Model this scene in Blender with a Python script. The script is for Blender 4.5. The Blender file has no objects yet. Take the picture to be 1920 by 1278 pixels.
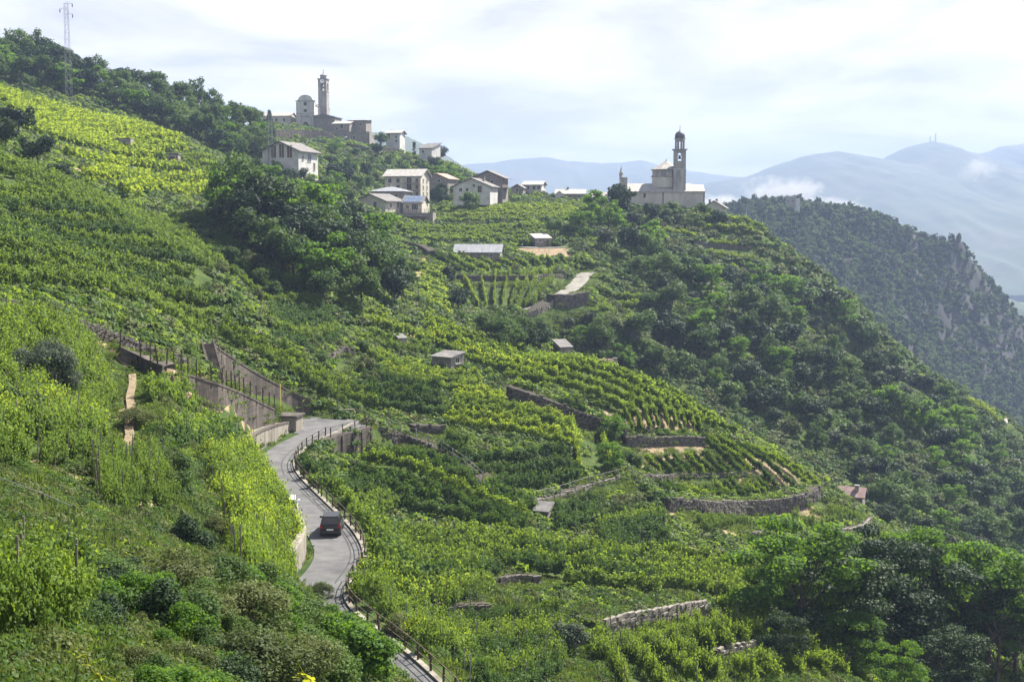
import bpy, bmesh, math, random
import numpy as np
from mathutils import Vector, Matrix
R = math.radians
rng = np.random.default_rng(7)
random.seed(7)
scene = bpy.context.scene
COL = scene.collection

# ================================================================ camera, sky, sun, exposure
F, CX, CY = 2400.0, 960.0, 639.0                 # focal length and centre in pixels of the 1920 px photograph
PITCH = math.atan((639 - 400) / 2400.0)
CP, SP = math.cos(PITCH), math.sin(PITCH)
cam_d = bpy.data.cameras.new('camera'); cam = bpy.data.objects.new('camera', cam_d); COL.objects.link(cam)
cam_d.sensor_width = 36.0; cam_d.lens = 36.0 * F / 1920.0
cam_d.clip_start = 0.3; cam_d.clip_end = 40000
cam.location = (0, 0, 0); cam.rotation_euler = (R(90) - PITCH, 0, 0)
scene.camera = cam

SUN_AZ, SUN_EL = R(47), R(49)                    # azimuth from +Y towards +X
sun_dir = Vector((math.sin(SUN_AZ) * math.cos(SUN_EL), math.cos(SUN_AZ) * math.cos(SUN_EL), math.sin(SUN_EL)))
sl = bpy.data.lights.new('sun', 'SUN'); sl.energy = 4.9; sl.angle = R(0.6); sl.color = (1.0, 0.94, 0.83)
so = bpy.data.objects.new('sun', sl); COL.objects.link(so)
so.rotation_euler = sun_dir.to_track_quat('Z', 'Y').to_euler(); so.location = (60, 60, 160)

W = bpy.data.worlds.new('World'); scene.world = W; W.use_nodes = True
nt = W.node_tree; nt.nodes.clear()
def N(t, type_, **kw):
    n = t.nodes.new(type_)
    for k, v in kw.items():
        if k.startswith('i_'):
            n.inputs[int(k[2:])].default_value = v
        else: setattr(n, k, v)
    return n
sky = N(nt, 'ShaderNodeTexSky', sky_type='NISHITA', sun_disc=False, sun_elevation=SUN_EL, sun_rotation=SUN_AZ, altitude=600, air_density=1.0, dust_density=1.5)
tc = N(nt, 'ShaderNodeTexCoord'); sep = N(nt, 'ShaderNodeSeparateXYZ'); nt.links.new(tc.outputs['Generated'], sep.inputs[0])
# a broken cloud deck: the direction projected on a flat layer, so that lumps stack up towards the horizon
zz = N(nt, 'ShaderNodeMath', operation='MAXIMUM', i_1=0.0); nt.links.new(sep.outputs[2], zz.inputs[0])
za = N(nt, 'ShaderNodeMath', operation='ADD', i_1=0.16); nt.links.new(zz.outputs[0], za.inputs[0])
dx = N(nt, 'ShaderNodeMath', operation='DIVIDE'); dy = N(nt, 'ShaderNodeMath', operation='DIVIDE')
nt.links.new(sep.outputs[0], dx.inputs[0]); nt.links.new(za.outputs[0], dx.inputs[1])
nt.links.new(sep.outputs[1], dy.inputs[0]); nt.links.new(za.outputs[0], dy.inputs[1])
cb = N(nt, 'ShaderNodeCombineXYZ'); nt.links.new(dx.outputs[0], cb.inputs[0]); nt.links.new(dy.outputs[0], cb.inputs[1])
n1 = N(nt, 'ShaderNodeTexNoise'); n1.inputs['Scale'].default_value = 0.55; n1.inputs['Detail'].default_value = 7; n1.inputs['Roughness'].default_value = 0.55; n1.inputs['Distortion'].default_value = 0.3
n2 = N(nt, 'ShaderNodeTexNoise'); n2.inputs['Scale'].default_value = 1.3; n2.inputs['Detail'].default_value = 8; n2.inputs['Roughness'].default_value = 0.6; n2.inputs['Distortion'].default_value = 0.4
for n in (n1, n2): nt.links.new(cb.outputs[0], n.inputs['Vector'])
# cover thins with height: dense deck low down, broken overhead
mr = N(nt, 'ShaderNodeMapRange'); mr.inputs['From Min'].default_value = 0.12; mr.inputs['From Max'].default_value = 0.7; mr.inputs['To Min'].default_value = 0.36; mr.inputs['To Max'].default_value = -0.02
nt.links.new(zz.outputs[0], mr.inputs['Value'])
ad = N(nt, 'ShaderNodeMath', operation='ADD'); nt.links.new(n1.outputs[0], ad.inputs[0]); nt.links.new(mr.outputs[0], ad.inputs[1])
cov = N(nt, 'ShaderNodeMapRange', interpolation_type='SMOOTHSTEP'); cov.inputs['From Min'].default_value = 0.5; cov.inputs['From Max'].default_value = 0.72
nt.links.new(ad.outputs[0], cov.inputs['Value'])
cr = N(nt, 'ShaderNodeValToRGB'); nt.links.new(n2.outputs[0], cr.inputs[0])
cr.color_ramp.elements[0].position = 0.36; cr.color_ramp.elements[0].color = (4.3, 4.25, 4.5, 1)
cr.color_ramp.elements[1].position = 0.58; cr.color_ramp.elements[1].color = (7.3, 7.1, 7.1, 1)
mx = N(nt, 'ShaderNodeMix', data_type='RGBA'); nt.links.new(cov.outputs[0], mx.inputs[0]); nt.links.new(sky.outputs[0], mx.inputs[6]); nt.links.new(cr.outputs[0], mx.inputs[7])
bg = N(nt, 'ShaderNodeBackground'); bg.inputs['Strength'].default_value = 0.06; nt.links.new(mx.outputs[2], bg.inputs[0])
wo = N(nt, 'ShaderNodeOutputWorld'); nt.links.new(bg.outputs[0], wo.inputs[0])

vs = scene.view_settings; vs.view_transform = 'Standard'; vs.look = 'None'; vs.gamma = 1; vs.use_curve_mapping = False
vs.exposure = 1.68
cy = scene.cycles
scene.render.engine = 'CYCLES'
cy.max_bounces = 6; cy.diffuse_bounces = 2; cy.glossy_bounces = 2; cy.transmission_bounces = 4; cy.transparent_max_bounces = 6; cy.volume_bounces = 0
cy.use_denoising = True; cy.sample_clamp_indirect = 6.0; cy.caustics_reflective = False; cy.caustics_refractive = False
scene.render.use_persistent_data = False

# ================================================================ helpers
def tag(o, label=None, cat=None, group=None, kind=None):
    if label: o['label'] = label
    if cat: o['category'] = cat
    if group: o['group'] = group
    if kind: o['kind'] = kind
    return o

def thing(name, label, cat, loc=(0, 0, 0), rz=0.0, group=None):
    o = bpy.data.objects.new(name, None); COL.objects.link(o)
    o.location = loc; o.rotation_euler = (0, 0, rz); o.empty_display_size = 0.3
    return tag(o, label, cat, group)

def link(name, me, parent=None, loc=None, rot=None, scale=None):
    o = bpy.data.objects.new(name, me); COL.objects.link(o)
    if parent: o.parent = parent
    if loc is not None: o.location = loc
    if rot is not None: o.rotation_euler = rot
    if scale is not None: o.scale = scale if hasattr(scale, '__len__') else (scale,) * 3
    return o

def np_mesh(name, v, f, m, smooth=False, tint=None):
    """mesh from a vertex array and an equal-sided face array"""
    v = np.asarray(v, np.float32); f = np.asarray(f, np.int32)
    me = bpy.data.meshes.new(name)
    me.vertices.add(len(v)); me.vertices.foreach_set('co', v.ravel())
    k = f.shape[1]
    me.loops.add(f.size); me.loops.foreach_set('vertex_index', f.ravel())
    me.polygons.add(len(f)); me.polygons.foreach_set('loop_start', np.arange(0, f.size, k, dtype=np.int32))
    me.polygons.foreach_set('use_smooth', np.full(len(f), smooth))
    me.update(calc_edges=True)
    if tint is not None:
        a = me.attributes.new('tint', 'FLOAT', 'FACE'); a.data.foreach_set('value', np.asarray(tint, np.float32))
    if m: me.materials.append(m)
    return me

class MB:
    """collects boxes, prisms, tubes and lathes; build() links them as ONE mesh"""
    def __init__(s): s.v = []; s.f = []
    def add(s, vs, fs):
        b = len(s.v); s.v += [tuple(map(float, p)) for p in vs]; s.f += [tuple(b + i for i in f) for f in fs]; return s
    def box(s, x0, x1, y0, y1, z0, z1, M=None):
        vs = [Vector(p) for p in ((x0, y0, z0), (x1, y0, z0), (x1, y1, z0), (x0, y1, z0), (x0, y0, z1), (x1, y0, z1), (x1, y1, z1), (x0, y1, z1))]
        if M is not None: vs = [M @ p for p in vs]
        return s.add(vs, [(0, 3, 2, 1), (4, 5, 6, 7), (0, 1, 5, 4), (1, 2, 6, 5), (2, 3, 7, 6), (3, 0, 4, 7)])
    def prism(s, poly, a, b, axis='y', M=None):
        """a closed outline (counter-clockwise) swept from a to b along an axis"""
        def P(p, t):
            q = {'y': (p[0], t, p[1]), 'x': (t, p[0], p[1]), 'z': (p[0], p[1], t)}[axis]
            return M @ Vector(q) if M is not None else q
        n = len(poly); vs = [P(p, a) for p in poly] + [P(p, b) for p in poly]
        fs = [tuple(range(n)), tuple(range(2 * n - 1, n - 1, -1))] + [(i, i + n, (i + 1) % n + n, (i + 1) % n) for i in range(n)]
        return s.add(vs, fs)
    def tube(s, p, q, r0, r1=None, n=6):
        p, q = Vector(p), Vector(q); r1 = r0 if r1 is None else r1
        d = (q - p).normalized(); a = d.orthogonal().normalized(); b = d.cross(a)
        vs = []
        for c, r in ((p, r0), (q, r1)):
            for i in range(n):
                t = 2 * math.pi * i / n; vs.append(c + a * math.cos(t) * r + b * math.sin(t) * r)
        return s.add(vs, [(i, (i + 1) % n, n + (i + 1) % n, n + i) for i in range(n)] + [tuple(range(n - 1, -1, -1)), tuple(range(n, 2 * n))])
    def lathe(s, prof, c=(0, 0, 0), n=12, rot=0.0):
        vs = []; fs = []
        for (r, z) in prof:
            for i in range(n):
                t = rot + 2 * math.pi * i / n; vs.append((c[0] + math.cos(t) * r, c[1] + math.sin(t) * r, c[2] + z))
        for k in range(len(prof) - 1):
            for i in range(n):
                j = (i + 1) % n; fs.append((k * n + i, k * n + j, (k + 1) * n + j, (k + 1) * n + i))
        fs.append(tuple(range(n - 1, -1, -1))); fs.append(tuple((len(prof) - 1) * n + i for i in range(n)))
        return s.add(vs, fs)
    def mesh(s, name, m, smooth=False):
        me = bpy.data.meshes.new(name); me.from_pydata(s.v, [], s.f)
        bm = bmesh.new(); bm.from_mesh(me); bmesh.ops.recalc_face_normals(bm, faces=bm.faces); bm.to_mesh(me); bm.free()
        if smooth:
            for p in me.polygons: p.use_smooth = True
        me.materials.append(m); return me
    def build(s, name, m, parent=None, smooth=False, loc=None, rot=None):
        return link(name, s.mesh(name, m, smooth), parent, loc, rot)

def smoothstep(t):
    t = np.clip(t, 0, 1); return t * t * (3 - 2 * t)

# ================================================================ materials
def new_mat(name):
    m = bpy.data.materials.new(name); m.use_nodes = True; t = m.node_tree; t.nodes.clear()
    out = N(t, 'ShaderNodeOutputMaterial'); return m, t, out

def noise(t, scale, detail=4, rough=0.55, vec=None, dist=0.0):
    n = N(t, 'ShaderNodeTexNoise'); n.inputs['Scale'].default_value = scale; n.inputs['Detail'].default_value = detail
    n.inputs['Roughness'].default_value = rough; n.inputs['Distortion'].default_value = dist
    if vec is not None: t.links.new(vec, n.inputs['Vector'])
    return n.outputs[0]

def ramp(t, fac, stops):
    r = N(t, 'ShaderNodeValToRGB'); t.links.new(fac, r.inputs[0]); e = r.color_ramp.elements
    while len(e) < len(stops): e.new(0.5)
    for k, (p, c) in enumerate(stops): e[k].position = p; e[k].color = (*c, 1)
    return r.outputs[0]

def mixc(t, fac, a, b, mode='MIX'):
    m = N(t, 'ShaderNodeMix', data_type='RGBA', blend_type=mode)
    if isinstance(fac, (int, float)): m.inputs[0].default_value = fac
    else: t.links.new(fac, m.inputs[0])
    for i, c in ((6, a), (7, b)):
        if isinstance(c, tuple): m.inputs[i].default_value = (*c, 1)
        else: t.links.new(c, m.inputs[i])
    return m.outputs[2]

def rough_mat(name, c1, c2, scale=1.0, rough=0.85, bump=0.15, c3=None, stretch=None, fine=None, spec=0.3, metal=0.0):
    """weathered surface: two or three tones in patches, streaks if stretched, fine relief"""
    m, t, out = new_mat(name)
    g = N(t, 'ShaderNodeNewGeometry'); vec = g.outputs['Position']
    if stretch:
        mp = N(t, 'ShaderNodeMapping'); mp.inputs['Scale'].default_value = stretch; t.links.new(vec, mp.inputs[0]); v2 = mp.outputs[0]
    else: v2 = vec
    col = ramp(t, noise(t, scale, 6, 0.62, v2), [(0.33, c1), (0.66, c2)])
    if c3 is not None:
        f = N(t, 'ShaderNodeMapRange'); f.inputs['From Min'].default_value = 0.52; f.inputs['From Max'].default_value = 0.7
        t.links.new(noise(t, scale * 0.37, 5, 0.6, v2), f.inputs['Value']); col = mixc(t, f.outputs[0], col, c3)
    b = N(t, 'ShaderNodeBsdfPrincipled'); b.inputs['Roughness'].default_value = rough; b.inputs['Specular IOR Level'].default_value = spec; b.inputs['Metallic'].default_value = metal
    t.links.new(col, b.inputs['Base Color'])
    if bump:
        bp = N(t, 'ShaderNodeBump'); bp.inputs['Strength'].default_value = bump; bp.inputs['Distance'].default_value = 0.1
        t.links.new(noise(t, fine or scale * 6, 5, 0.6, v2), bp.inputs['Height']); t.links.new(bp.outputs[0], b.inputs['Normal'])
    t.links.new(b.outputs[0], out.inputs[0]); return m

def leaf_mat(name, dark, light, trans, tr=0.45, rough=0.6, vary=0.35):
    """leaves: reflect and let light through; tint differs from leaf to leaf and from plant to plant"""
    m, t, out = new_mat(name)
    at_ = N(t, 'ShaderNodeAttribute', attribute_name='tint'); oi = N(t, 'ShaderNodeObjectInfo')
    a = N(t, 'ShaderNodeMath', operation='MULTIPLY_ADD'); a.inputs[1].default_value = 1 - vary; t.links.new(at_.outputs['Fac'], a.inputs[0])
    b = N(t, 'ShaderNodeMath', operation='MULTIPLY'); b.inputs[1].default_value = vary; t.links.new(oi.outputs['Random'], b.inputs[0]); t.links.new(b.outputs[0], a.inputs[2])
    col = mixc(t, a.outputs[0], dark, light)
    tcol = mixc(t, a.outputs[0], tuple(v * 0.6 for v in trans), trans)
    p = N(t, 'ShaderNodeBsdfPrincipled'); p.inputs['Roughness'].default_value = rough; p.inputs['Specular IOR Level'].default_value = 0.16
    t.links.new(col, p.inputs['Base Color'])
    x = N(t, 'ShaderNodeBsdfTranslucent'); t.links.new(tcol, x.inputs[0])
    s = N(t, 'ShaderNodeMixShader'); s.inputs[0].default_value = tr
    t.links.new(p.outputs[0], s.inputs[1]); t.links.new(x.outputs[0], s.inputs[2]); t.links.new(s.outputs[0], out.inputs[0]); return m

M = {}
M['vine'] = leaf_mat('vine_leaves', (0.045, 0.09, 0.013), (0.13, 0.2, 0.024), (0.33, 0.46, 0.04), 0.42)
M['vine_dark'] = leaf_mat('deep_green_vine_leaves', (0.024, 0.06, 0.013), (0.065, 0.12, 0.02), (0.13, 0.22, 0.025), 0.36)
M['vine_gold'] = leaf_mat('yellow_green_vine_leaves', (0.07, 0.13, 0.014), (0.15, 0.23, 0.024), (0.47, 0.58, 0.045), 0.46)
M['tree'] = leaf_mat('broadleaf_leaves', (0.022, 0.056, 0.015), (0.092, 0.15, 0.032), (0.14, 0.23, 0.035), 0.33, vary=0.6)
M['tree_dark'] = leaf_mat('dark_leaves', (0.009, 0.028, 0.012), (0.036, 0.066, 0.02), (0.045, 0.085, 0.02), 0.22, vary=0.5)
M['robinia'] = leaf_mat('pinnate_bright_leaves', (0.03, 0.08, 0.01), (0.08, 0.16, 0.016), (0.2, 0.36, 0.02), 0.45)
M['olive'] = leaf_mat('grey_green_leaves', (0.045, 0.065, 0.04), (0.11, 0.135, 0.085), (0.1, 0.14, 0.06), 0.25, rough=0.6)
M['scrub'] = leaf_mat('scrub_leaves', (0.035, 0.06, 0.018), (0.125, 0.145, 0.045), (0.16, 0.2, 0.045), 0.32, vary=0.5)
M['grass'] = leaf_mat('grass_blades', (0.05, 0.09, 0.018), (0.12, 0.16, 0.035), (0.2, 0.28, 0.045), 0.4)
M['purple'] = leaf_mat('copper_leaves', (0.03, 0.016, 0.022), (0.06, 0.03, 0.04), (0.08, 0.03, 0.05), 0.25)
M['bark'] = rough_mat('bark', (0.035, 0.028, 0.022), (0.09, 0.075, 0.06), 3.0, 0.95, 0.4, stretch=(1, 1, 0.25))
M['stake'] = rough_mat('weathered_stake', (0.09, 0.075, 0.065), (0.2, 0.175, 0.15), 4.0, 0.9, 0.2)
M['paling'] = rough_mat('pale_concrete_post', (0.2, 0.195, 0.18), (0.33, 0.32, 0.3), 4.0, 0.9, 0.2)
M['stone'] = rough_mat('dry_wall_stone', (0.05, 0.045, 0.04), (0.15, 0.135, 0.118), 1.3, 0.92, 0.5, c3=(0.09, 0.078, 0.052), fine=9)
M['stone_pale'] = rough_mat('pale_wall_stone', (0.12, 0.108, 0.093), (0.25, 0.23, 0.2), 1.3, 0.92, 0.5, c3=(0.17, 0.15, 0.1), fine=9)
M['mortar'] = rough_mat('wall_core_earth', (0.03, 0.026, 0.02), (0.07, 0.06, 0.045), 2.0, 1.0, 0.4)
M['concrete'] = rough_mat('stained_concrete', (0.05, 0.042, 0.036), (0.125, 0.105, 0.09), 1.3, 0.92, 0.4, c3=(0.045, 0.04, 0.034), stretch=(1.4, 1.4, 0.16), fine=8)
def board_marks(m):
    t = m.node_tree; b = [n for n in t.nodes if n.type == 'BSDF_PRINCIPLED'][0]; src = b.inputs['Base Color'].links[0].from_socket
    g = N(t, 'ShaderNodeNewGeometry'); mp = N(t, 'ShaderNodeMapping'); mp.inputs['Scale'].default_value = (0.25, 0.25, 3.2); t.links.new(g.outputs['Position'], mp.inputs[0])
    c = ramp(t, noise(t, 1.0, 5, 0.7, mp.outputs[0]), [(0.3, (0.55, 0.52, 0.5)), (0.5, (1.0, 1.0, 1.0)), (0.72, (1.35, 1.32, 1.28))])
    t.links.new(mixc(t, 1.0, src, c, 'MULTIPLY'), b.inputs['Base Color'])
board_marks(M['concrete'])
M['concrete_pale'] = rough_mat('pale_concrete', (0.15, 0.135, 0.112), (0.29, 0.262, 0.22), 1.1, 0.9, 0.4, c3=(0.1, 0.09, 0.072), stretch=(1.2, 1.2, 0.35), fine=7)
M['asphalt'] = rough_mat('worn_asphalt', (0.075, 0.075, 0.078), (0.13, 0.129, 0.128), 0.6, 0.9, 0.4, c3=(0.055, 0.055, 0.058), fine=14)
M['tar'] = rough_mat('tar_seam', (0.03, 0.03, 0.03), (0.06, 0.06, 0.06), 2.0, 0.8, 0.1)
M['gravel_path'] = rough_mat('pale_path', (0.14, 0.13, 0.115), (0.25, 0.235, 0.205), 0.5, 0.95, 0.2)
M['iron'] = rough_mat('rusty_iron', (0.05, 0.035, 0.028), (0.11, 0.075, 0.055), 3.0, 0.75, 0.2, metal=0.2)
M['steel'] = rough_mat('galvanised_steel', (0.15, 0.155, 0.16), (0.27, 0.275, 0.28), 2.0, 0.5, 0.05, metal=0.6)
M['plaster_cream'] = rough_mat('cream_plaster', (0.33, 0.31, 0.265), (0.47, 0.445, 0.385), 0.35, 0.9, 0.1)
M['plaster_white'] = rough_mat('white_plaster', (0.34, 0.335, 0.33), (0.5, 0.495, 0.48), 0.4, 0.9, 0.1)
M['plaster_old'] = rough_mat('old_church_plaster', (0.36, 0.345, 0.31), (0.52, 0.5, 0.455), 0.3, 0.92, 0.2, c3=(0.24, 0.23, 0.215), stretch=(1, 1, 0.4))
M['plaster_pink'] = rough_mat('pinkish_plaster', (0.45, 0.36, 0.32), (0.58, 0.48, 0.42), 0.3, 0.9, 0.1)
M['stone_wall'] = rough_mat('rubble_house_wall', (0.13, 0.118, 0.105), (0.29, 0.265, 0.24), 1.6, 0.95, 0.4, c3=(0.2, 0.18, 0.15))
M['stone_church'] = rough_mat('grey_church_stone', (0.38, 0.37, 0.365), (0.54, 0.53, 0.515), 0.6, 0.92, 0.2, c3=(0.28, 0.27, 0.265), stretch=(1, 1, 0.35))
M['stain'] = rough_mat('weathered_tower_plaster', (0.17, 0.165, 0.16), (0.4, 0.385, 0.365), 0.5, 0.95, 0.25, c3=(0.12, 0.118, 0.115), stretch=(1, 1, 0.25))
M['tower_stone'] = rough_mat('old_tower_stone', (0.19, 0.18, 0.17), (0.33, 0.315, 0.295), 0.6, 0.92, 0.2, c3=(0.14, 0.135, 0.13), stretch=(1, 1, 0.35))
M['roof_stone'] = rough_mat('stone_slab_roof', (0.24, 0.23, 0.215), (0.42, 0.4, 0.37), 1.2, 0.85, 0.35, c3=(0.3, 0.26, 0.22), fine=5)
M['roof_dark'] = rough_mat('dark_slab_roof', (0.09, 0.085, 0.083), (0.19, 0.18, 0.175), 1.2, 0.85, 0.35, fine=5)
M['roof_tile'] = rough_mat('brown_tile_roof', (0.2, 0.135, 0.105), (0.34, 0.25, 0.2), 1.4, 0.85, 0.35, c3=(0.26, 0.23, 0.2), fine=6)
M['roof_red'] = rough_mat('dull_red_roof', (0.15, 0.095, 0.09), (0.25, 0.17, 0.155), 1.0, 0.85, 0.3, fine=6)
M['metal_roof'] = rough_mat('zinc_roof', (0.22, 0.225, 0.235), (0.36, 0.365, 0.375), 0.6, 0.45, 0.05, stretch=(4, 0.2, 1), metal=0.3)
M['solar'] = rough_mat('blue_panel', (0.1, 0.13, 0.2), (0.16, 0.2, 0.28), 1.0, 0.25, 0.0, spec=0.6)
M['wood'] = rough_mat('brown_timber', (0.06, 0.04, 0.028), (0.13, 0.09, 0.06), 3.0, 0.85, 0.2, stretch=(3, 3, 0.4))
M['dome'] = rough_mat('dark_dome_metal', (0.05, 0.047, 0.05), (0.1, 0.095, 0.1), 1.0, 0.6, 0.1)
M['bronze'] = rough_mat('bronze_bell', (0.06, 0.06, 0.045), (0.12, 0.115, 0.08), 2.0, 0.5, 0.1, metal=0.6)
M['frame'] = rough_mat('painted_frame', (0.4, 0.38, 0.34), (0.55, 0.53, 0.48), 2.0, 0.8, 0.0)
M['shutter'] = rough_mat('brown_shutter', (0.075, 0.05, 0.038), (0.12, 0.085, 0.065), 3.0, 0.8, 0.1)
M['clay'] = rough_mat('orange_earth', (0.4, 0.2, 0.1), (0.55, 0.3, 0.17), 1.0, 0.95, 0.2)
M['tan_earth'] = rough_mat('tan_earth', (0.13, 0.1, 0.06), (0.26, 0.2, 0.125), 2.5, 0.95, 0.4)
M['rock'] = rough_mat('cliff_rock', (0.014, 0.016, 0.017), (0.042, 0.041, 0.04), 0.1, 0.95, 0.8, c3=(0.02, 0.036, 0.014), stretch=(1, 1, 0.35), fine=0.5)
m, t, o_ = new_mat('dark_glass'); b_ = N(t, 'ShaderNodeBsdfPrincipled'); b_.inputs['Base Color'].default_value = (0.02, 0.022, 0.026, 1); b_.inputs['Roughness'].default_value = 0.12; t.links.new(b_.outputs[0], o_.inputs[0]); M['glass'] = m
def plain(name, c, rough=0.5, metal=0.0, coat=0.0):
    m, t, o = new_mat(name); b = N(t, 'ShaderNodeBsdfPrincipled'); b.inputs['Base Color'].default_value = (*c, 1); b.inputs['Roughness'].default_value = rough
    b.inputs['Metallic'].default_value = metal; b.inputs['Coat Weight'].default_value = coat; t.links.new(b.outputs[0], o.inputs[0]); return m
M['car_paint'] = plain('black_car_paint', (0.012, 0.011, 0.012), 0.45, 0.1, 0.2)
M['car_white'] = plain('white_car_paint', (0.78, 0.78, 0.78), 0.35, 0.0, 0.6)
M['rubber'] = plain('rubber', (0.018, 0.018, 0.018), 0.9)
M['bumper'] = plain('grey_plastic', (0.035, 0.035, 0.037), 0.7)
M['tail_red'] = plain('red_lens', (0.25, 0.012, 0.012), 0.25)
M['plate_white'] = plain('number_plate', (0.75, 0.75, 0.75), 0.5)
M['yellow'] = plain('yellow_paint', (0.62, 0.55, 0.1), 0.6)
M['white_paint'] = plain('white_paint', (0.75, 0.75, 0.73), 0.6)
M['black_paint'] = plain('black_paint', (0.012, 0.012, 0.012), 0.6)
# ================================================================ the hill: sight lines and survey
def ray(px, py):
    a = (np.asarray(px, float) - CX) / F
    b = (CY - np.asarray(py, float)) / F
    return a, CP + b * SP, -SP + b * CP

def at(px, py, D):
    """point of the place seen at a pixel of the 1920 px photograph, D metres ahead"""
    x, y, z = ray(px, py)
    return np.array([x * D / y, D, z * D / y])

# ---------------------------------------------------------------- terrain: surveyed points (pixel x, pixel y, metres ahead)
SURVEY = """
0 1278 22;300 1278 24;150 1180 30;0 1140 33;600 1278 40;500 1200 36;400 1100 42;200 1100 38;0 1050 40;700 1278 58;640 1200 56
560 1140 64;480 1000 76;420 900 90;540 905 106;450 865 112;350 840 96;250 850 84;120 900 66;230 1000 57;0 900 58;0 700 84
100 650 98;200 700 100;300 760 104;380 790 114;480 790 126;0 600 102;120 600 112;300 650 124;400 690 134
0 560 112;0 420 150;300 480 164;450 560 168;600 700 168;500 640 160;0 300 186;200 350 218;330 430 212;400 400 228;150 440 160
480 400 226;600 500 220;700 540 230;550 600 190;640 620 190;650 560 205
150 290 262;270 345 262;330 375 250;200 240 312;50 190 342;330 270 314;0 165 372;400 330 300;120 235 312
0 112 425;120 136 428;250 185 432;420 240 470;480 246 540;350 205 440;440 300 400;520 330 368
580 238 600;650 268 590;740 285 570;820 300 560;862 345 520;690 310 500
553 318 370;620 340 420;600 400 330;680 400 396;760 400 430;700 440 352;640 450 280;830 400 440
870 345 490;990 366 482;1060 374 470;1120 388 450;1240 396 420;1340 403 410;1412 412 400
880 400 420;950 420 390;800 440 360;1000 440 362;1100 460 346;900 490 322;960 520 302;960 570 284;1080 560 292;860 560 280
800 500 300;770 460 320;1150 600 286;1000 640 252;800 600 238;720 600 216;900 640 226;1000 680 216;850 720 192;700 650 196
1200 450 372;1100 520 318;740 520 262
760 740 174;950 760 176;1100 760 186;1230 792 187;1000 840 160;1150 880 160;900 900 145;760 880 138;1100 960 144;1250 900 174
1450 935 180;1350 830 192;1200 1000 138;1400 1010 150;1000 1000 128;800 1000 118;850 1120 98;1050 1100 108;1250 1130 110;1400 1150 114
1050 1200 92;900 1240 80;1200 1240 90;1500 1240 100;850 1278 72;1100 1278 78;1300 1278 86;1600 1278 104;1650 1250 118;1800 1260 124;1950 1260 128
800 1278 68;720 1200 76;625 1125 88;640 1050 95;618 990 104;560 930 118;515 860 130;560 815 146;620 790 156;680 800 152
1100 690 202;1320 812 192;1540 938 186;1622 985 184;1000 640 236;1480 880 188;1240 750 198
1137 712 274;1330 790 270;1595 948 242;1900 1060 258;1450 820 268;1700 1000 232;1800 1120 200;1920 1200 190;1620 1040 170;1750 1080 190
1250 600 312;1400 700 298;1600 800 290;1850 900 304;1200 640 300;1500 620 340;1750 760 340;1100 640 285
1250 470 368;1340 440 392;1430 450 404;1500 492 396;1600 580 392;1720 695 386;1890 795 380;1350 500 372;1400 560 356;1960 850 376
"""
WORLD = """
0 -8 -1.6;0 0 -1.7;0 4 -2.8;3 6 -5;-4 6 -4.2;6 15 -11;0 15 -8;-8 12 -5.6;-3 9 -4.9;-5 15 -6.6;-3 30 -14;10 30 -19;25 30 -26;20 50 -29;0 50 -22.5;35 60 -36;45 80 -44
60 40 -48;90 60 -60;70 110 -58;100 150 -70;140 200 -90;-20 20 -3.5;-40 40 -4;-60 70 -1;-90 110 4;-110 160 14;-40 0 4;-80 40 10
-150 300 42;-190 380 58;-130 220 26;-230 460 62;-170 480 42;-140 560 36;-120 660 20;-95 700 5;-60 680 0;-20 640 -10;20 600 -20;60 540 -40
90 500 -60;130 450 -80;170 400 -110;200 330 -120;200 260 -110;-200 560 36;120 560 -110;0 700 -60;-100 760 -40;-200 640 0;230 470 -170;60 640 -110
140 340 -84;150 300 -84;110 380 -60
"""
def _tab(t): return [tuple(float(v) for v in s.split()) for l in t.strip().splitlines() for s in l.split(';')]
PTS = np.array([at(*s) for s in _tab(SURVEY)] + [np.array(s) for s in _tab(WORLD)])
C0 = 25.0
def _uv(x, y):
    w = np.maximum(y, -10) + C0
    return x / w, np.log(w)
def _k(d2): return 0.5 * d2 * np.log(d2 + 1e-12)
_U, _V = _uv(PTS[:, 0], PTS[:, 1])
_n = len(PTS)
_A = np.zeros((_n + 3, _n + 3))
_A[:_n, :_n] = _k((_U[:, None] - _U) ** 2 + (_V[:, None] - _V) ** 2) + np.eye(_n) * 2e-4
_A[:_n, _n:] = np.c_[np.ones(_n), _U, _V]; _A[_n:, :_n] = _A[:_n, _n:].T
_W = np.linalg.solve(_A, np.r_[PTS[:, 2] / (np.maximum(PTS[:, 1], -10) + C0), 0, 0, 0])
def base_h(x, y):
    x = np.asarray(x, float); y = np.asarray(y, float)
    u, v = _uv(x, y)
    sh = u.shape; u = u.ravel(); v = v.ravel(); out = np.empty(u.size)
    for i in range(0, u.size, 20000):
        a, b = u[i:i + 20000], v[i:i + 20000]
        out[i:i + 20000] = _k((a[:, None] - _U) ** 2 + (b[:, None] - _V) ** 2) @ _W[:_n] + _W[_n] + _W[_n + 1] * a + _W[_n + 2] * b
    return (out.reshape(sh)) * (np.maximum(y, -10) + C0)

# ---------------------------------------------------------------- lookup grid (fine near the camera, coarse far off)
GU = np.arange(-0.80, 0.801, 0.004); GV = np.arange(math.log(17.0), math.log(C0 + 775), 0.0058)
gu, gv = np.meshgrid(GU, GV); GY = np.exp(gv) - C0; GX = gu * np.exp(gv)
GZ = np.maximum(base_h(GX, GY), -185.0)

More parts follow.
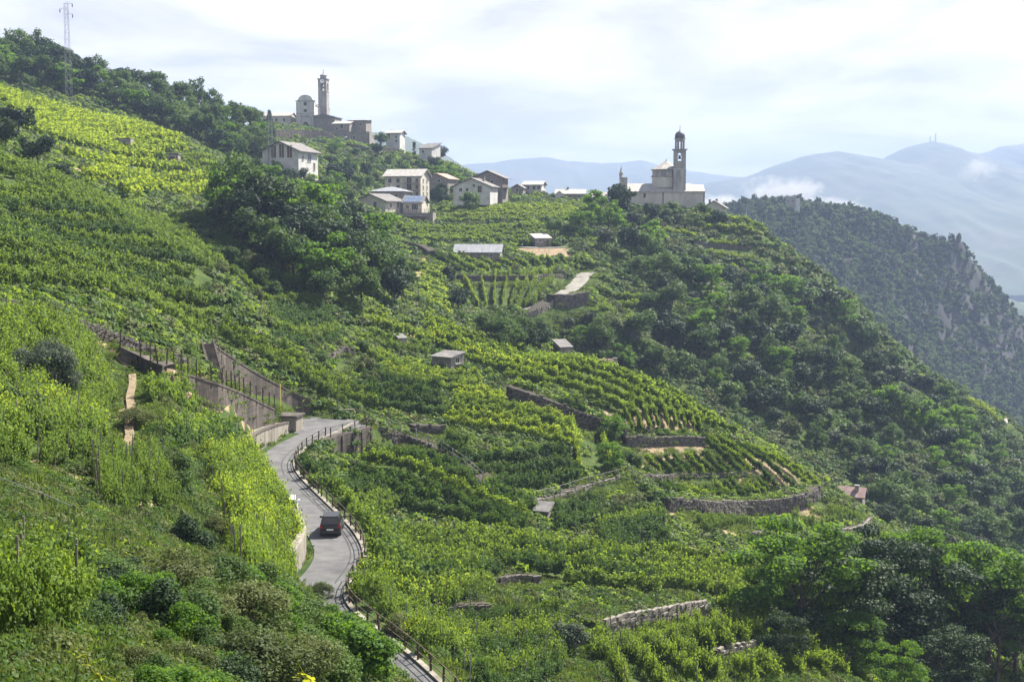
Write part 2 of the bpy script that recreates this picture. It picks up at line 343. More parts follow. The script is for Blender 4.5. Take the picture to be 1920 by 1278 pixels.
def hgt(x, y):
    u, v = _uv(np.asarray(x, float), np.asarray(y, float))
    a = np.clip((u - GU[0]) / 0.004, 0, len(GU) - 1.001); b = np.clip((v - GV[0]) / 0.0058, 0, len(GV) - 1.001)
    i = a.astype(int); j = b.astype(int); fa = a - i; fb = b - j
    return (GZ[j, i] * (1 - fa) + GZ[j, i + 1] * fa) * (1 - fb) + (GZ[j + 1, i] * (1 - fa) + GZ[j + 1, i + 1] * fa) * fb

_DD = np.exp(np.linspace(math.log(5), math.log(770), 1500))
def hit(px, py, far=0.0):
    """where the sight lines through these pixels first meet the hill (beyond far metres)"""
    px = np.atleast_1d(np.asarray(px, float)); py = np.atleast_1d(np.asarray(py, float))
    out = np.full((len(px), 3), np.nan)
    for k in range(0, len(px), 400):
        rx, ry, rz = ray(px[k:k + 400], py[k:k + 400])
        X = (rx / ry)[:, None] * _DD; Z = (rz / ry)[:, None] * _DD; Yb = np.broadcast_to(_DD, X.shape)
        dz = Z - hgt(X, Yb)
        below = (dz < 0) & (_DD > far)
        j = np.argmax(below, axis=1); ok = below.any(axis=1)
        j0 = np.maximum(j - 1, 0); n = np.arange(len(j))
        d0, d1 = dz[n, j0], dz[n, j]; t = np.clip(d0 / (d0 - d1 + 1e-9), 0, 1)
        D = _DD[j0] * (1 - t) + _DD[j] * t
        q = np.c_[(rx / ry) * D, D, (rz / ry) * D]; q[~ok] = np.nan
        out[k:k + 400] = q
    return out

def hit1(px, py, far=0.0):
    """one point on the hill; above the skyline take the nearest ground below"""
    for k in range(60):
        q = hit(px, py + 3 * k, far)[0]
        if not np.isnan(q[0]): return q
    return at(px, py, 400.0)

def resample(P, step):
    P = np.asarray(P, float); s = np.r_[0, np.cumsum(np.linalg.norm(np.diff(P, axis=0), axis=1))]
    n = max(2, int(round(s[-1] / step)) + 1); t = np.linspace(0, s[-1], n)
    return np.stack([np.interp(t, s, P[:, k]) for k in range(P.shape[1])], 1)

def seg_dist(P2, x, y):
    """distance, signed side (left positive) and nearest index parameter along a plan polyline"""
    best = np.full(x.shape, 1e9); side = np.zeros(x.shape); par = np.zeros(x.shape)
    for k in range(len(P2) - 1):
        a, b = P2[k], P2[k + 1]; d = b - a; L = d @ d
        t = np.clip(((x - a[0]) * d[0] + (y - a[1]) * d[1]) / L, 0, 1)
        ex = x - a[0] - t * d[0]; ey = y - a[1] - t * d[1]; e = np.hypot(ex, ey)
        m_ = e < best
        best[m_] = e[m_]; side[m_] = np.sign(d[0] * ey - d[1] * ex)[m_]; par[m_] = (k + t)[m_]
    return best, side, par

def near_mask(P2, pad):
    lo = P2.min(0) - pad; hi = P2.max(0) + pad
    return (GX > lo[0]) & (GX < hi[0]) & (GY > lo[1]) & (GY < hi[1])

# ---------------------------------------------------------------- road: a level shelf cut into the hill
ROAD_Z = -24.8
ROAD_PX = [(850, 1400), (800, 1330), (752, 1278), (702, 1230), (645, 1186), (603, 1150), (590, 1120), (602, 1092), (628, 1062), (637, 1036), (622, 1003), (600, 976), (577, 952), (552, 926), (530, 903), (516, 882), (516, 862), (540, 838), (580, 818), (612, 804), (632, 793)]
def on_level(px, py, z):
    rx, ry, rz = ray(px, py); t = z / rz
    return np.array([rx * t, ry * t, z])
ROAD = np.array([on_level(a, b, ROAD_Z) for a, b in ROAD_PX])
_r = ROAD.copy()
for _ in range(2):                                 # smooth the bends
    _q = np.empty((2 * len(_r) - 2, 3)); _q[0::2] = 0.75 * _r[:-1] + 0.25 * _r[1:]; _q[1::2] = 0.25 * _r[:-1] + 0.75 * _r[1:]
    _r = np.vstack([_r[:1], _q, _r[-1:]])
ROAD = resample(_r, 1.2)
PAD = np.array([on_level(a, b, ROAD_Z) for a, b in [(552, 812), (550, 792), (575, 781), (640, 783), (684, 790), (687, 797), (655, 808), (610, 818)]])   # turning place at the hairpin
ROAD_HALF = 1.75
def road_dist(x, y):
    return seg_dist(ROAD[:, :2], x, y)

def in_poly(poly, x, y):
    c = np.zeros(np.shape(x), bool); n = len(poly)
    for i in range(n):
        x0, y0 = poly[i][:2]; x1, y1 = poly[(i + 1) % n][:2]
        k = ((y0 > y) != (y1 > y)) & (x < (x1 - x0) * (y - y0) / (y1 - y0 + 1e-12) + x0); c ^= k
    return c

_m = near_mask(ROAD[:, :2], 12)
_d, _s, _ = road_dist(GX[_m], GY[_m])
_pd = np.where(in_poly(PAD, GX[_m], GY[_m]), 0.0, seg_dist(np.vstack([PAD, PAD[:1]])[:, :2], GX[_m], GY[_m])[0])
_z = GZ[_m]; _t = smoothstep(np.where(_z > ROAD_Z, (_d - 2.7) / 1.6, (_d - 2.5) / 3.0))
_z = ROAD_Z - 0.06 + (_z - ROAD_Z + 0.06) * _t
_t = smoothstep((_pd - 0.4) / 2.0); GZ[_m] = ROAD_Z - 0.06 + (_z - ROAD_Z + 0.06) * _t

# the outer edge of the hairpin stands on a wall: drop the ground before it
HAIRPIN = resample(np.array([on_level(598, 826, ROAD_Z), on_level(622, 818, ROAD_Z), on_level(655, 809, ROAD_Z), on_level(688, 799, ROAD_Z)]), 1.0)
_m = near_mask(HAIRPIN[:, :2], 14); _d, _s, _p = seg_dist(HAIRPIN[:, :2], GX[_m], GY[_m])
_drop = np.interp(_p / (len(HAIRPIN) - 1), [0, 0.15, 1], [1.2, 2.8, 4.2])
_z = GZ[_m]; _t = smoothstep((_d - 3.0) / 9.0); _new = np.minimum(_z, (ROAD_Z - _drop) * (1 - _t) + _z * _t)
GZ[_m] = np.where((_s < 0) & (_p > 0.02) & (_d > 0.35), _new, _z)

# ---------------------------------------------------------------- lanes: shallow shelves
LANES = {'lane': [(992, 583), (1020, 571), (1045, 557), (1072, 541), (1088, 527), (1096, 514), (1104, 507), (1116, 513)], 'climb': [(868, 400), (885, 394), (900, 386), (912, 378), (914, 372)], 'tan_path': [(236, 842), (244, 818), (240, 790), (246, 765), (243, 742), (249, 722), (248, 700)], 'yard': [(985, 462), (1002, 466), (1022, 466), (1045, 462), (1062, 464)]}
LANE_HALF = {'lane': 1.9, 'tan_path': 0.5, 'climb': 1.5, 'yard': 2.4}
for k_, px_ in LANES.items():
    P = resample(np.array([hit1(a, b) for a, b in px_]), 1.2); z = P[:, 2]; kk = np.ones(9) / 9
    P[:, 2] = np.convolve(np.pad(z, 4, mode='edge'), kk, 'valid'); LANES[k_] = P
def carve_lane(k_, P, shoulder):
    m_ = near_mask(P[:, :2], 9); d, s_, par = seg_dist(P[:, :2], GX[m_], GY[m_]); zt = np.interp(par, np.arange(len(P)), P[:, 2]) - 0.15
    t = smoothstep((d - LANE_HALF[k_] - 0.9) / shoulder); GZ[m_] = zt * (1 - t) + GZ[m_] * t
for k_, P in LANES.items(): carve_lane(k_, P, 3.0)

# ---------------------------------------------------------------- walls: pixel line of the top edge, height in pixels, depth of level ground behind
WALLS = {
 'long_upper': dict(px=[(-20, 558), (60, 570), (130, 595), (200, 618), (280, 648), (358, 676)], h=30, L=5),
 'dark_long': dict(px=[(950, 722), (1010, 742), (1080, 768), (1130, 784), (1172, 800)], h=36, L=9),
 'trellis': dict(px=[(1172, 817), (1240, 818), (1318, 818)], h=22, L=8),
 'nose_big': dict(px=[(1250, 933), (1320, 938), (1400, 940), (1465, 936), (1510, 926), (1536, 910)], h=33, L=9),
 'nose_low': dict(px=[(1560, 992), (1600, 988), (1622, 980), (1632, 968)], h=26, L=6),
 'bright': dict(px=[(1128, 1164), (1180, 1150), (1240, 1139), (1322, 1124)], h=36, L=4),
 'small_low': dict(px=[(835, 1134), (870, 1130), (918, 1130)], h=24, L=3),
 'foreground': dict(px=[(-20, 1040), (30, 1042), (82, 1050)], h=46, L=3),
 'plot_edge': dict(px=[(776, 797), (800, 796), (832, 798)], h=22, L=3),
 'upper_field': dict(px=[(858, 515), (930, 517), (1000, 517), (1062, 512)], h=12, L=5),
 'far_curve': dict(px=[(755, 452), (780, 457), (802, 470)], h=14, L=4),
 'thin_edge': dict(px=[(1196, 889), (1270, 889), (1350, 887), (1400, 885)], h=8, L=5),
 'scrub_edge': dict(px=[(930, 1082), (970, 1076), (1010, 1078)], h=20, L=3),
 'low_right': dict(px=[(1345, 1218), (1375, 1208), (1412, 1201)], h=16, L=3),
 'path_edge': dict(px=[(1000, 936), (1050, 924), (1100, 908), (1160, 893)], h=12, L=4),
 'left_terrace': dict(px=[(112, 272), (150, 276), (190, 284)], h=13, L=4),
 'ruin_terrace': dict(px=[(248, 284), (285, 288), (315, 292)], h=13, L=4),
 'mid_left': dict(px=[(620, 668), (640, 650), (662, 652)], h=20, L=3),
 'hut_edge': dict(px=[(905, 905), (880, 880), (820, 840), (760, 815), (705, 795)], h=9, L=2),
 'nose_top': dict(px=[(1300, 452), (1350, 458), (1405, 462)], h=9, L=4),
 'nose_mid': dict(px=[(1320, 496), (1370, 500), (1420, 508)], h=9, L=4),
 'churchyard': dict(px=[(515, 243), (570, 243), (625, 246)], h=20, L=4),
 'village_low': dict(px=[(650, 268), (690, 276), (748, 277)], h=12, L=3),
 'concrete_low': dict(px=[(226, 652), (268, 672), (303, 687), (365, 706), (416, 722), (458, 739), (516, 768)], h=[30, 32, 40, 60, 64, 64, 44], L=4, style='concrete'),
 'concrete_up': dict(px=[(402, 646), (413, 655), (475, 696), (551, 737), (582, 750)], h=[62, 60, 52, 34, 24], L=6, style='concrete'),
 'bend_wall': dict(px=[(1038, 552), (1070, 553), (1104, 547)], h=30, L=4),
 'bend_low': dict(px=[(986, 588), (1012, 577), (1038, 563)], h=14, L=4),
 'roadside': dict(px=[(462, 828), (490, 808), (520, 797), (550, 790)], h=[30, 44, 36, 20], L=3, style='concrete_pale'),
}
for w in WALLS.values():
    top = np.array(w['px'], float); hh = np.broadcast_to(w['h'], len(top)); q = np.array([hit1(a, b + h_ * 0.8) for (a, b), h_ in zip(top, hh)])
    D = q[:, 1]; rx, ry, rz = ray(top[:, 0], top[:, 1])
    T = np.c_[q[:, :2], rz / ry * D]                       # top edge straight above the foot
    w['top'] = resample(T, 0.9 if D.mean() < 70 else 1.6)
    w['foot'] = hgt(w['top'][:, 0], w['top'][:, 1])
    w['D'] = D.mean()
for w in WALLS.values():
    P = w['top']; m_ = near_mask(P[:, :2], w['L'] + 2)
    if not m_.any(): continue
    x, y = GX[m_], GY[m_]; d, s_, par = seg_dist(P[:, :2], x, y)
    side = -1 if (P[-1, 0] < P[0, 0]) else 1               # ground behind the wall, seen from the camera
    zt = np.interp(par, np.arange(len(P)), P[:, 2]) - 0.05
    inside = (par > 0.02) & (par < len(P) - 1.02) & (s_ * side > 0)
    z = GZ[m_]; cell = (y + C0) * 0.0062; t = smoothstep((d - cell) / w['L']); inside &= d > cell * 0.95
    up = np.maximum(z, zt * (1 - t) + z * t)
    GZ[m_] = np.where(inside, up, z)

carve_lane('lane', LANES['lane'], 1.2)

def clear_of_works(x, y, lane=3.0, front=2.6, back=0.9):
    # True where plants may stand: off the road and lanes, not against the walls
    x = np.asarray(x, float); y = np.asarray(y, float); ok = road_dist(x, y)[0] > 2.7; ok &= ~in_poly(PAD, x, y)
    for k_, P in LANES.items(): ok &= seg_dist(P[:, :2], x, y)[0] > LANE_HALF[k_] + lane * 0.4
    for w in WALLS.values():
        P = w['top'][:, :2]; lo, hi = P.min(0) - 4, P.max(0) + 4; m_ = (x > lo[0]) & (x < hi[0]) & (y > lo[1]) & (y < hi[1])
        if not m_.any(): continue
        d, s_, par = seg_dist(P, x[m_], y[m_]); side = -1 if (P[-1, 0] < P[0, 0]) else 1
        bad = np.where(s_ * side > 0, d < back, d < front); ok[m_] &= ~bad
    return ok
# ================================================================ ground sheets
soil_spots = [(232, 985, 34, 14), (110, 885, 46, 12), (262, 1000, 30, 8), (575, 1130, 16, 12), (245, 760, 7, 40), (243, 800, 8, 20), (1320, 985, 60, 14), (1380, 990, 40, 10),
              (1590, 985, 30, 5), (1240, 890, 60, 4), (1225, 905, 30, 14), (880, 748, 30, 5), (780, 632, 22, 6), (760, 780, 20, 4), (970, 850, 60, 4), (1080, 925, 70, 5), (1120, 775, 30, 8), (1240, 1110, 40, 6),
              (740, 720, 20, 10), (830, 810, 24, 4), (790, 500, 8, 22), (160, 325, 26, 8), (1020, 470, 40, 8), (680, 890, 14, 6), (1290, 1030, 26, 10), (700, 1090, 10, 10), ]
soil = np.zeros(GZ.shape)
_px = CX + F * GX / np.maximum(GY, 1) / 1.0
for (sx, sy, sw, sh_) in soil_spots:
    q = hit1(sx, sy); k = q[1] / F
    # a patch of bare earth: as wide as it looks, foreshortened depth undone
    ang = max(0.15, (sy - 400) / F + 0.18)
    dx_, dy_ = (GX - q[0]) / (sw * k), (GY - q[1]) / (sh_ * k / ang)
    soil = np.maximum(soil, np.clip(1.6 - np.hypot(dx_, dy_), 0, 1))
_P = WALLS['concrete_low']['top']; _m = near_mask(_P[:, :2], 4); _d, _s, _ = seg_dist(_P[:, :2], GX[_m], GY[_m]); soil[_m] = np.where((_s > 0) & (_d < 3.2), 0.8, soil[_m])
wig = 0.12 * np.sin(GX * 1.7 + np.cos(GY * 0.9) * 2) + 0.1 * np.sin(GY * 1.3 + GX * 0.6)
nv, nu = GZ.shape
idx = np.arange(nv * nu).reshape(nv, nu)
faces = np.stack([idx[:-1, :-1], idx[:-1, 1:], idx[1:, 1:], idx[1:, :-1]], -1).reshape(-1, 4)
m, t, o_ = new_mat('hill_ground')
g_ = N(t, 'ShaderNodeNewGeometry'); pos = g_.outputs['Position']
green = ramp(t, noise(t, 0.35, 7, 0.65, pos), [(0.25, (0.018, 0.04, 0.01)), (0.5, (0.045, 0.072, 0.016)), (0.75, (0.085, 0.1, 0.03))])
earth = ramp(t, noise(t, 1.6, 6, 0.6, pos), [(0.3, (0.17, 0.125, 0.08)), (0.7, (0.34, 0.26, 0.17))])
sa = N(t, 'ShaderNodeAttribute', attribute_name='soil')
f1 = N(t, 'ShaderNodeMath', operation='MULTIPLY_ADD'); f1.inputs[1].default_value = 1.4; t.links.new(noise(t, 0.9, 5, 0.7, pos), f1.inputs[2]); t.links.new(sa.outputs['Fac'], f1.inputs[0])
f2 = N(t, 'ShaderNodeMapRange'); f2.inputs['From Min'].default_value = 0.85; f2.inputs['From Max'].default_value = 1.15; t.links.new(f1.outputs[0], f2.inputs['Value'])
cc = mixc(t, f2.outputs[0], green, earth)
rk = N(t, 'ShaderNodeMapRange'); rk.inputs['From Min'].default_value = 0.66; rk.inputs['From Max'].default_value = 0.78; t.links.new(noise(t, 0.12, 6, 0.6, pos), rk.inputs['Value'])
cc = mixc(t, rk.outputs[0], cc, (0.16, 0.13, 0.085))
b_ = N(t, 'ShaderNodeBsdfPrincipled'); b_.inputs['Roughness'].default_value = 0.95; b_.inputs['Specular IOR Level'].default_value = 0.1; t.links.new(cc, b_.inputs['Base Color'])
bp = N(t, 'ShaderNodeBump'); bp.inputs['Strength'].default_value = 0.6; bp.inputs['Distance'].default_value = 0.3; t.links.new(noise(t, 2.5, 6, 0.7, pos), bp.inputs['Height']); t.links.new(bp.outputs[0], b_.inputs['Normal'])
t.links.new(b_.outputs[0], o_.inputs[0]); M['ground'] = m
me = np_mesh('hillside', np.stack([GX, GY, GZ], -1).reshape(-1, 3), faces, M['ground'], smooth=True)
hill = me; a = me.attributes.new('soil', 'FLOAT', 'POINT'); a.data.foreach_set('value', np.clip(soil + wig * (soil > 0), 0, 1).ravel().astype(np.float32))
tag(link('hillside', me), 'steep green hillside of vineyard terraces', kind='structure')

# ================================================================ leaf clouds
def leaf_faces(c, nrm, size, r, fold=0.35, long=1.35):
    """kite leaves: centres, normals, sizes -> vertices, triangle faces (two per leaf, folded on the midrib)"""
    n = len(c); nrm = nrm / (np.linalg.norm(nrm, axis=1, keepdims=True) + 1e-9)
    ref = r.normal(size=(n, 3)); ax = np.cross(nrm, ref); ax /= np.linalg.norm(ax, axis=1, keepdims=True) + 1e-9
    bx = np.cross(nrm, ax); s = size[:, None]
    base = c - ax * s * 0.5 * long; tip = c + ax * s * 0.5 * long
    lf = c + bx * s * 0.5 - nrm * s * fold * 0.4; rt = c - bx * s * 0.5 - nrm * s * fold * 0.4
    v = np.stack([base, lf, tip, rt], 1).reshape(-1, 3)
    k = np.arange(n)[:, None] * 4
    f = np.concatenate([k + np.array([[0, 3, 2]]), k + np.array([[0, 2, 1]])], 1).reshape(-1, 3)
    return v, f

def cloud_mesh(name, c, nrm, size, mat, r, tint=None, long=1.35):
    v, f = leaf_faces(c, nrm, size, r, long=long)
    tn = r.random(len(c)) if tint is None else np.clip(tint + r.normal(size=len(c)) * 0.18, 0, 1)
    return np_mesh(name, v, f, mat, False, np.repeat(tn, 2))

def unit(v): return v / (np.linalg.norm(v, axis=-1, keepdims=True) + 1e-9)

def crown_points(kind, n, r):
    """points on the shells of many lobes that make up a crown about 1 unit high; outward direction and tint of each"""
    lobes = []
    if kind == 'round':
        for k in range(26):
            d = unit(r.normal(size=3)); d[2] = d[2] * 0.75 + 0.12
            q = np.array([0, 0, 0.56]) + d * np.array([0.34, 0.29, 0.30]) * r.uniform(0.35, 1.25)
            lobes.append((q, r.uniform(0.07, 0.2), 0.8))
    elif kind == 'tall':
        for k in range(28):
            z = r.uniform(0.22, 0.92); w = 0.24 * math.sin(min(1, (1.0 - z) * 1.5 + 0.15) * 1.5)
            a = r.uniform(0, 6.28); lobes.append((np.array([math.cos(a) * w, math.sin(a) * w, z]), r.uniform(0.08, 0.15), 0.9))
    elif kind == 'airy':
        for k in range(34):
            z = r.uniform(0.25, 0.95); w = 0.42 * math.sqrt(max(0.04, 1 - ((z - 0.55) / 0.5) ** 2)) * r.uniform(0.35, 1.0)
            a = r.uniform(0, 6.28); lobes.append((np.array([math.cos(a) * w, math.sin(a) * w, z]), r.uniform(0.09, 0.16), 0.42))
    elif kind == 'bush':
        for k in range(20):
            a = r.uniform(0, 6.28); w = r.uniform(0, 0.48); z = r.uniform(0.12, 0.72) * (1 - 0.6 * w)
            lobes.append((np.array([math.cos(a) * w, math.sin(a) * w, z]), r.uniform(0.13, 0.24), 0.85))
    elif kind == 'conifer':
        for k in range(46):
            z = 0.12 + 0.86 * (k / 46) ; w = 0.2 * (1 - z) ** 0.8 * r.uniform(0.5, 1.1)
            a = k * 2.4; lobes.append((np.array([math.cos(a) * w, math.sin(a) * w, z]), 0.035 + 0.07 * (1 - z), 0.45))
    elif kind == 'column':
        for k in range(26):
            z = r.uniform(0.08, 0.93); w = 0.07 * math.sin(min(1, (1 - z) * 2.2 + 0.2) * 1.5); a = r.uniform(0, 6.28)
            lobes.append((np.array([math.cos(a) * w, math.sin(a) * w, z]), r.uniform(0.05, 0.085), 1.2))
    elif kind == 'olive':
        for k in range(22):
            d = unit(r.normal(size=3)); q = np.array([0, 0, 0.6]) + d * np.array([0.36, 0.36, 0.28]) * r.uniform(0.3, 1.0)
            lobes.append((q, r.uniform(0.1, 0.17), 0.9))
    w = np.array([l[1] ** 2 for l in lobes]); pick = r.choice(len(lobes), n, p=w / w.sum())
    cen = np.array([l[0] for l in lobes])[pick]; rad = np.array([l[1] for l in lobes])[pick]; sq = np.array([l[2] for l in lobes])[pick]
    d = unit(r.normal(size=(n, 3))); rr = rad * r.uniform(0.55, 1.08, n) * (1 + 0.25 * np.sin(d[:, 0] * 9 + pick) * np.cos(d[:, 1] * 8 + pick))
    p = cen + d * rr[:, None] * np.c_[np.ones(n), np.ones(n), sq]
    lt = r.random(len(lobes))[pick]
    return p, d, lt, lobes

def make_tree(kind, H, n, leaf, mat, seed, trunk=True):
    """(crown mesh, trunk mesh) of a tree H metres tall"""
    r = np.random.default_rng(seed)
    p, d, lt, lobes = crown_points(kind, n, r)
    nrm = unit(d * 0.9 + r.normal(size=d.shape) * 0.6 + np.array([0, 0, 0.45]))
    size = leaf * r.uniform(0.65, 1.35, n)
    cm = cloud_mesh('crown', p * H, nrm, size, mat, r, lt * 0.6 + 0.2, long=1.9 if kind in ('conifer', 'olive') else 1.35)
    tm = None
    if trunk:
        b = MB(); R0 = 0.022 * H
        top = 0.9 if kind in ('conifer', 'tall', 'column') else 0.62
        pts = [Vector((0, 0, -0.06 * H))] + [Vector((r.normal() * 0.012 * H * k, r.normal() * 0.012 * H * k, top * H * k / 4)) for k in range(1, 5)]
        for k in range(4): b.tube(pts[k], pts[k + 1], R0 * (1 - 0.2 * k), R0 * (0.8 - 0.2 * k) + 0.002 * H, 6)
        if kind not in ('conifer', 'column'):
            for k in r.choice(len(lobes), min(9, len(lobes)), replace=False):
                q = Vector(lobes[k][0] * H); s0 = pts[1].lerp(pts[3], r.random())
                mid = s0.lerp(q, 0.5) + Vector((0, 0, -0.03 * H))
                b.tube(s0, mid, R0 * 0.42, R0 * 0.28, 5); b.tube(mid, q, R0 * 0.28, R0 * 0.1, 5)
        tm = b.mesh('trunk', M['bark'])
    return cm, tm

def vine_mesh(L, Hh, wid, n, leaf, mat, seed, lo=0.35):
    """a stretch of vine hedge along X, standing on z = 0: lumpy, shoots above, thin below"""
    r = np.random.default_rng(seed)
    K = int(L * 11 * Hh / 1.8); cx = r.uniform(-L / 2, L / 2, K); u = r.random(K) ** 0.7      # shoots bunch up and leave gaps
    ph = r.uniform(0, 6.28, 4); topz = Hh * (0.86 + 0.2 * np.sin(cx * 3.1 + ph[2]) * np.sin(cx * 1.7 + ph[3]))
    cz = lo * 1.1 + u * (topz - lo * 1.1); cy_ = wid * 0.42 * (0.5 + 0.75 * np.sin(np.clip(cz / Hh, 0, 1) * 2.6)) * r.uniform(-1, 1, K)
    sz = r.uniform(0.09, 0.2, K); q = r.choice(K, n, p=sz ** 2 / (sz ** 2).sum()); g = r.normal(size=(n, 3))
    x = cx[q] + g[:, 0] * sz[q] * 1.3; y = cy_[q] + g[:, 1] * sz[q]; z = np.maximum(cz[q] + g[:, 2] * sz[q], 0.08); lump = r.random(K)[q]; u = np.clip(z / Hh, 0, 1)
    sh = r.random(n) < 0.09                                # stray shoots
    z[sh] += r.uniform(0, 0.35 * Hh, sh.sum()); y[sh] *= 1.5
    p = np.c_[x, y, z]
    nrm = unit(np.c_[r.normal(size=n) * 0.65, np.clip(y * 2.5, -1, 1) * 0.7 + r.normal(size=n) * 0.5, 0.5 + r.normal(size=n) * 0.55])
    return cloud_mesh('foliage', p, nrm, leaf * r.uniform(0.6, 1.4, n), mat, r, 0.1 + 0.5 * lump + 0.3 * u)

VINES = {}
for mk in ('vine', 'vine_dark', 'vine_gold'):
    VINES[mk, 'close'] = [vine_mesh(2.2, 1.8, 1.0, 3600, 0.09, M[mk], 10 + k) for k in range(4)]
    VINES[mk, 'near'] = [vine_mesh(2.4, 1.8, 1.0, 2300, 0.125, M[mk], 20 + k) for k in range(5)]
    VINES[mk, 'mid'] = [vine_mesh(3.2, 1.8, 1.0, 1250, 0.2, M[mk], 30 + k) for k in range(5)]
    VINES[mk, 'far'] = [vine_mesh(4.5, 1.8, 1.0, 760, 0.34, M[mk], 40 + k) for k in range(4)]
SEG = {'close': 2.2, 'near': 2.4, 'mid': 3.2, 'far': 4.5}

# ---------------------------------------------------------------- scattered ground cover (one object of a kind nobody could count)
def scatter(name, label, pts, rz, sc, ind, protos):
    col = bpy.data.collections.new(name + '_sources')
    for k, pm in enumerate(protos):
        o = bpy.data.objects.new('%s_source_%02d' % (name, k), pm); col.objects.link(o)
    me = bpy.data.meshes.new(name); me.vertices.add(len(pts)); me.vertices.foreach_set('co', np.asarray(pts, np.float32).ravel())
    for nm, ty, arr in (('turn', 'FLOAT_VECTOR', rz if np.ndim(rz) == 2 else np.c_[np.zeros(len(pts)), np.zeros(len(pts)), rz]), ('grow', 'FLOAT_VECTOR', sc), ('kind_index', 'INT', ind)):
        a = me.attributes.new(nm, ty, 'POINT')
        a.data.foreach_set('value' if ty == 'INT' else 'vector', np.asarray(arr, np.int32 if ty == 'INT' else np.float32).ravel())
    o = link(name, me); tag(o, label, kind='stuff')
    g = bpy.data.node_groups.new(name, 'GeometryNodeTree')
    g.interface.new_socket('Geometry', in_out='INPUT', socket_type='NodeSocketGeometry'); g.interface.new_socket('Geometry', in_out='OUTPUT', socket_type='NodeSocketGeometry')
    gi = g.nodes.new('NodeGroupInput'); go = g.nodes.new('NodeGroupOutput')
    ip = g.nodes.new('GeometryNodeInstanceOnPoints'); ci = g.nodes.new('GeometryNodeCollectionInfo')
    ci.inputs['Collection'].default_value = col; ci.inputs['Separate Children'].default_value = True; ci.inputs['Reset Children'].default_value = True
    ip.inputs['Pick Instance'].default_value = True
    def na(n, ty):
        q = g.nodes.new('GeometryNodeInputNamedAttribute'); q.data_type = ty; q.inputs['Name'].default_value = n; return q.outputs[0]
    er = g.nodes.new('FunctionNodeEulerToRotation'); g.links.new(na('turn', 'FLOAT_VECTOR'), er.inputs[0])
    g.links.new(gi.outputs[0], ip.inputs['Points']); g.links.new(ci.outputs[0], ip.inputs['Instance']); g.links.new(na('kind_index', 'INT'), ip.inputs['Instance Index'])
    g.links.new(er.outputs[0], ip.inputs['Rotation']); g.links.new(na('grow', 'FLOAT_VECTOR'), ip.inputs['Scale']); g.links.new(ip.outputs[0], go.inputs[0])
    md = o.modifiers.new('scatter', 'NODES'); md.node_group = g
    return o
# ================================================================ the land beyond
def ridge(name, label, px, D, depth_f, depth_b, base_z, mat, seed, cols=320, rows=80, rough=0.04, kind='structure', bend=0.0):
    """a mountain: its crest passes through the given pixels, D metres ahead; slopes fall to base_z in front and behind"""
    r = np.random.default_rng(seed)
    px = np.asarray(px, float); d = np.interp(px[:, 0], [p[0] for p in D], [p[1] for p in D]) if isinstance(D, list) else np.full(len(px), float(D))
    P = np.array([at(a, b, c) for (a, b), c in zip(px, d)])
    s = np.linspace(0, 1, cols); S = np.r_[0, np.cumsum(np.hypot(np.diff(P[:, 0]), np.diff(P[:, 1])))]; S /= S[-1]
    C = np.stack([np.interp(s, S, P[:, k]) for k in range(3)], 1)
    t = np.linspace(-1, 1, rows)
    X = np.repeat(C[:, None, 0], rows, 1); Y = C[:, None, 1] + np.where(t < 0, t * depth_f, t * depth_b)[None, :]
    hcrest = C[:, None, 2]
    fall = np.abs(t)[None, :] ** 1.15
    Z = hcrest * (1 - fall) + base_z * fall
    cn = sum(np.sin(s * 6.28 * f + r.uniform(0, 6.28)) / f ** 0.9 for f in (9, 17, 31, 53, 97)); Z = Z + (cn * 0.03 * (hcrest[:, 0] - base_z))[:, None] * np.clip(1 - np.abs(t)[None, :] * 2, 0, 1)
    amp = (hcrest - base_z) * rough
    for k in range(5):
        f = 2.0 ** k * 3.2; a = r.uniform(0, 6.28, 4)
        q = np.sin(s[:, None] * f * 6.28 / 2 + a[0] + 2 * np.sin(t[None, :] * f * 0.5 + a[1])) * np.cos(t[None, :] * f * 0.8 + a[2] + 1.5 * np.sin(s[:, None] * f + a[3]))
        Z = Z + amp * (1.0 / 1.5 ** k) * q * np.clip(np.abs(t)[None, :] * 5, 0.08 if k > 2 else 0, 1)
    idx = np.arange(cols * rows).reshape(cols, rows)
    f = np.stack([idx[:-1, :-1], idx[1:, :-1], idx[1:, 1:], idx[:-1, 1:]], -1).reshape(-1, 4)
    me = np_mesh(name, np.stack([X, Y, Z], -1).reshape(-1, 3), f, mat, True)
    return tag(link(name, me), label, kind=kind)

M['far_wood'] = rough_mat('distant_woods', (0.02, 0.04, 0.022), (0.05, 0.075, 0.04), 0.006, 0.95, 0.5, c3=(0.09, 0.085, 0.07), fine=0.05)
ridge('mountain', 'blue hazy mountain slope falling behind the hilltop village', [(600, 275), (690, 248), (735, 242), (770, 256), (830, 284), (880, 318), (940, 345), (1010, 366), (1100, 400), (1200, 440)], 2300, 900, 900, -180, M['far_wood'], 3)
ridge('mountain', 'pale distant range behind the church tower', [(600, 330), (840, 312), (900, 306), (960, 299), (1030, 294), (1065, 302), (1130, 306), (1200, 300), (1250, 312), (1330, 326), (1420, 334), (1500, 352), (1640, 380)], 6400, 2600, 1500, -180, M['far_wood'], 4)
ridge('mountain', 'broad blue mountain with a rounded summit and two masts', [(1180, 380), (1330, 342), (1400, 330), (1450, 311), (1500, 293), (1530, 286), (1560, 284), (1600, 288), (1655, 297), (1690, 281), (1720, 269), (1745, 264), (1770, 269), (1795, 281), (1830, 293), (1900, 330), (2060, 400), (2200, 470)], 5000, 2300, 1500, -180, M['far_wood'], 5)
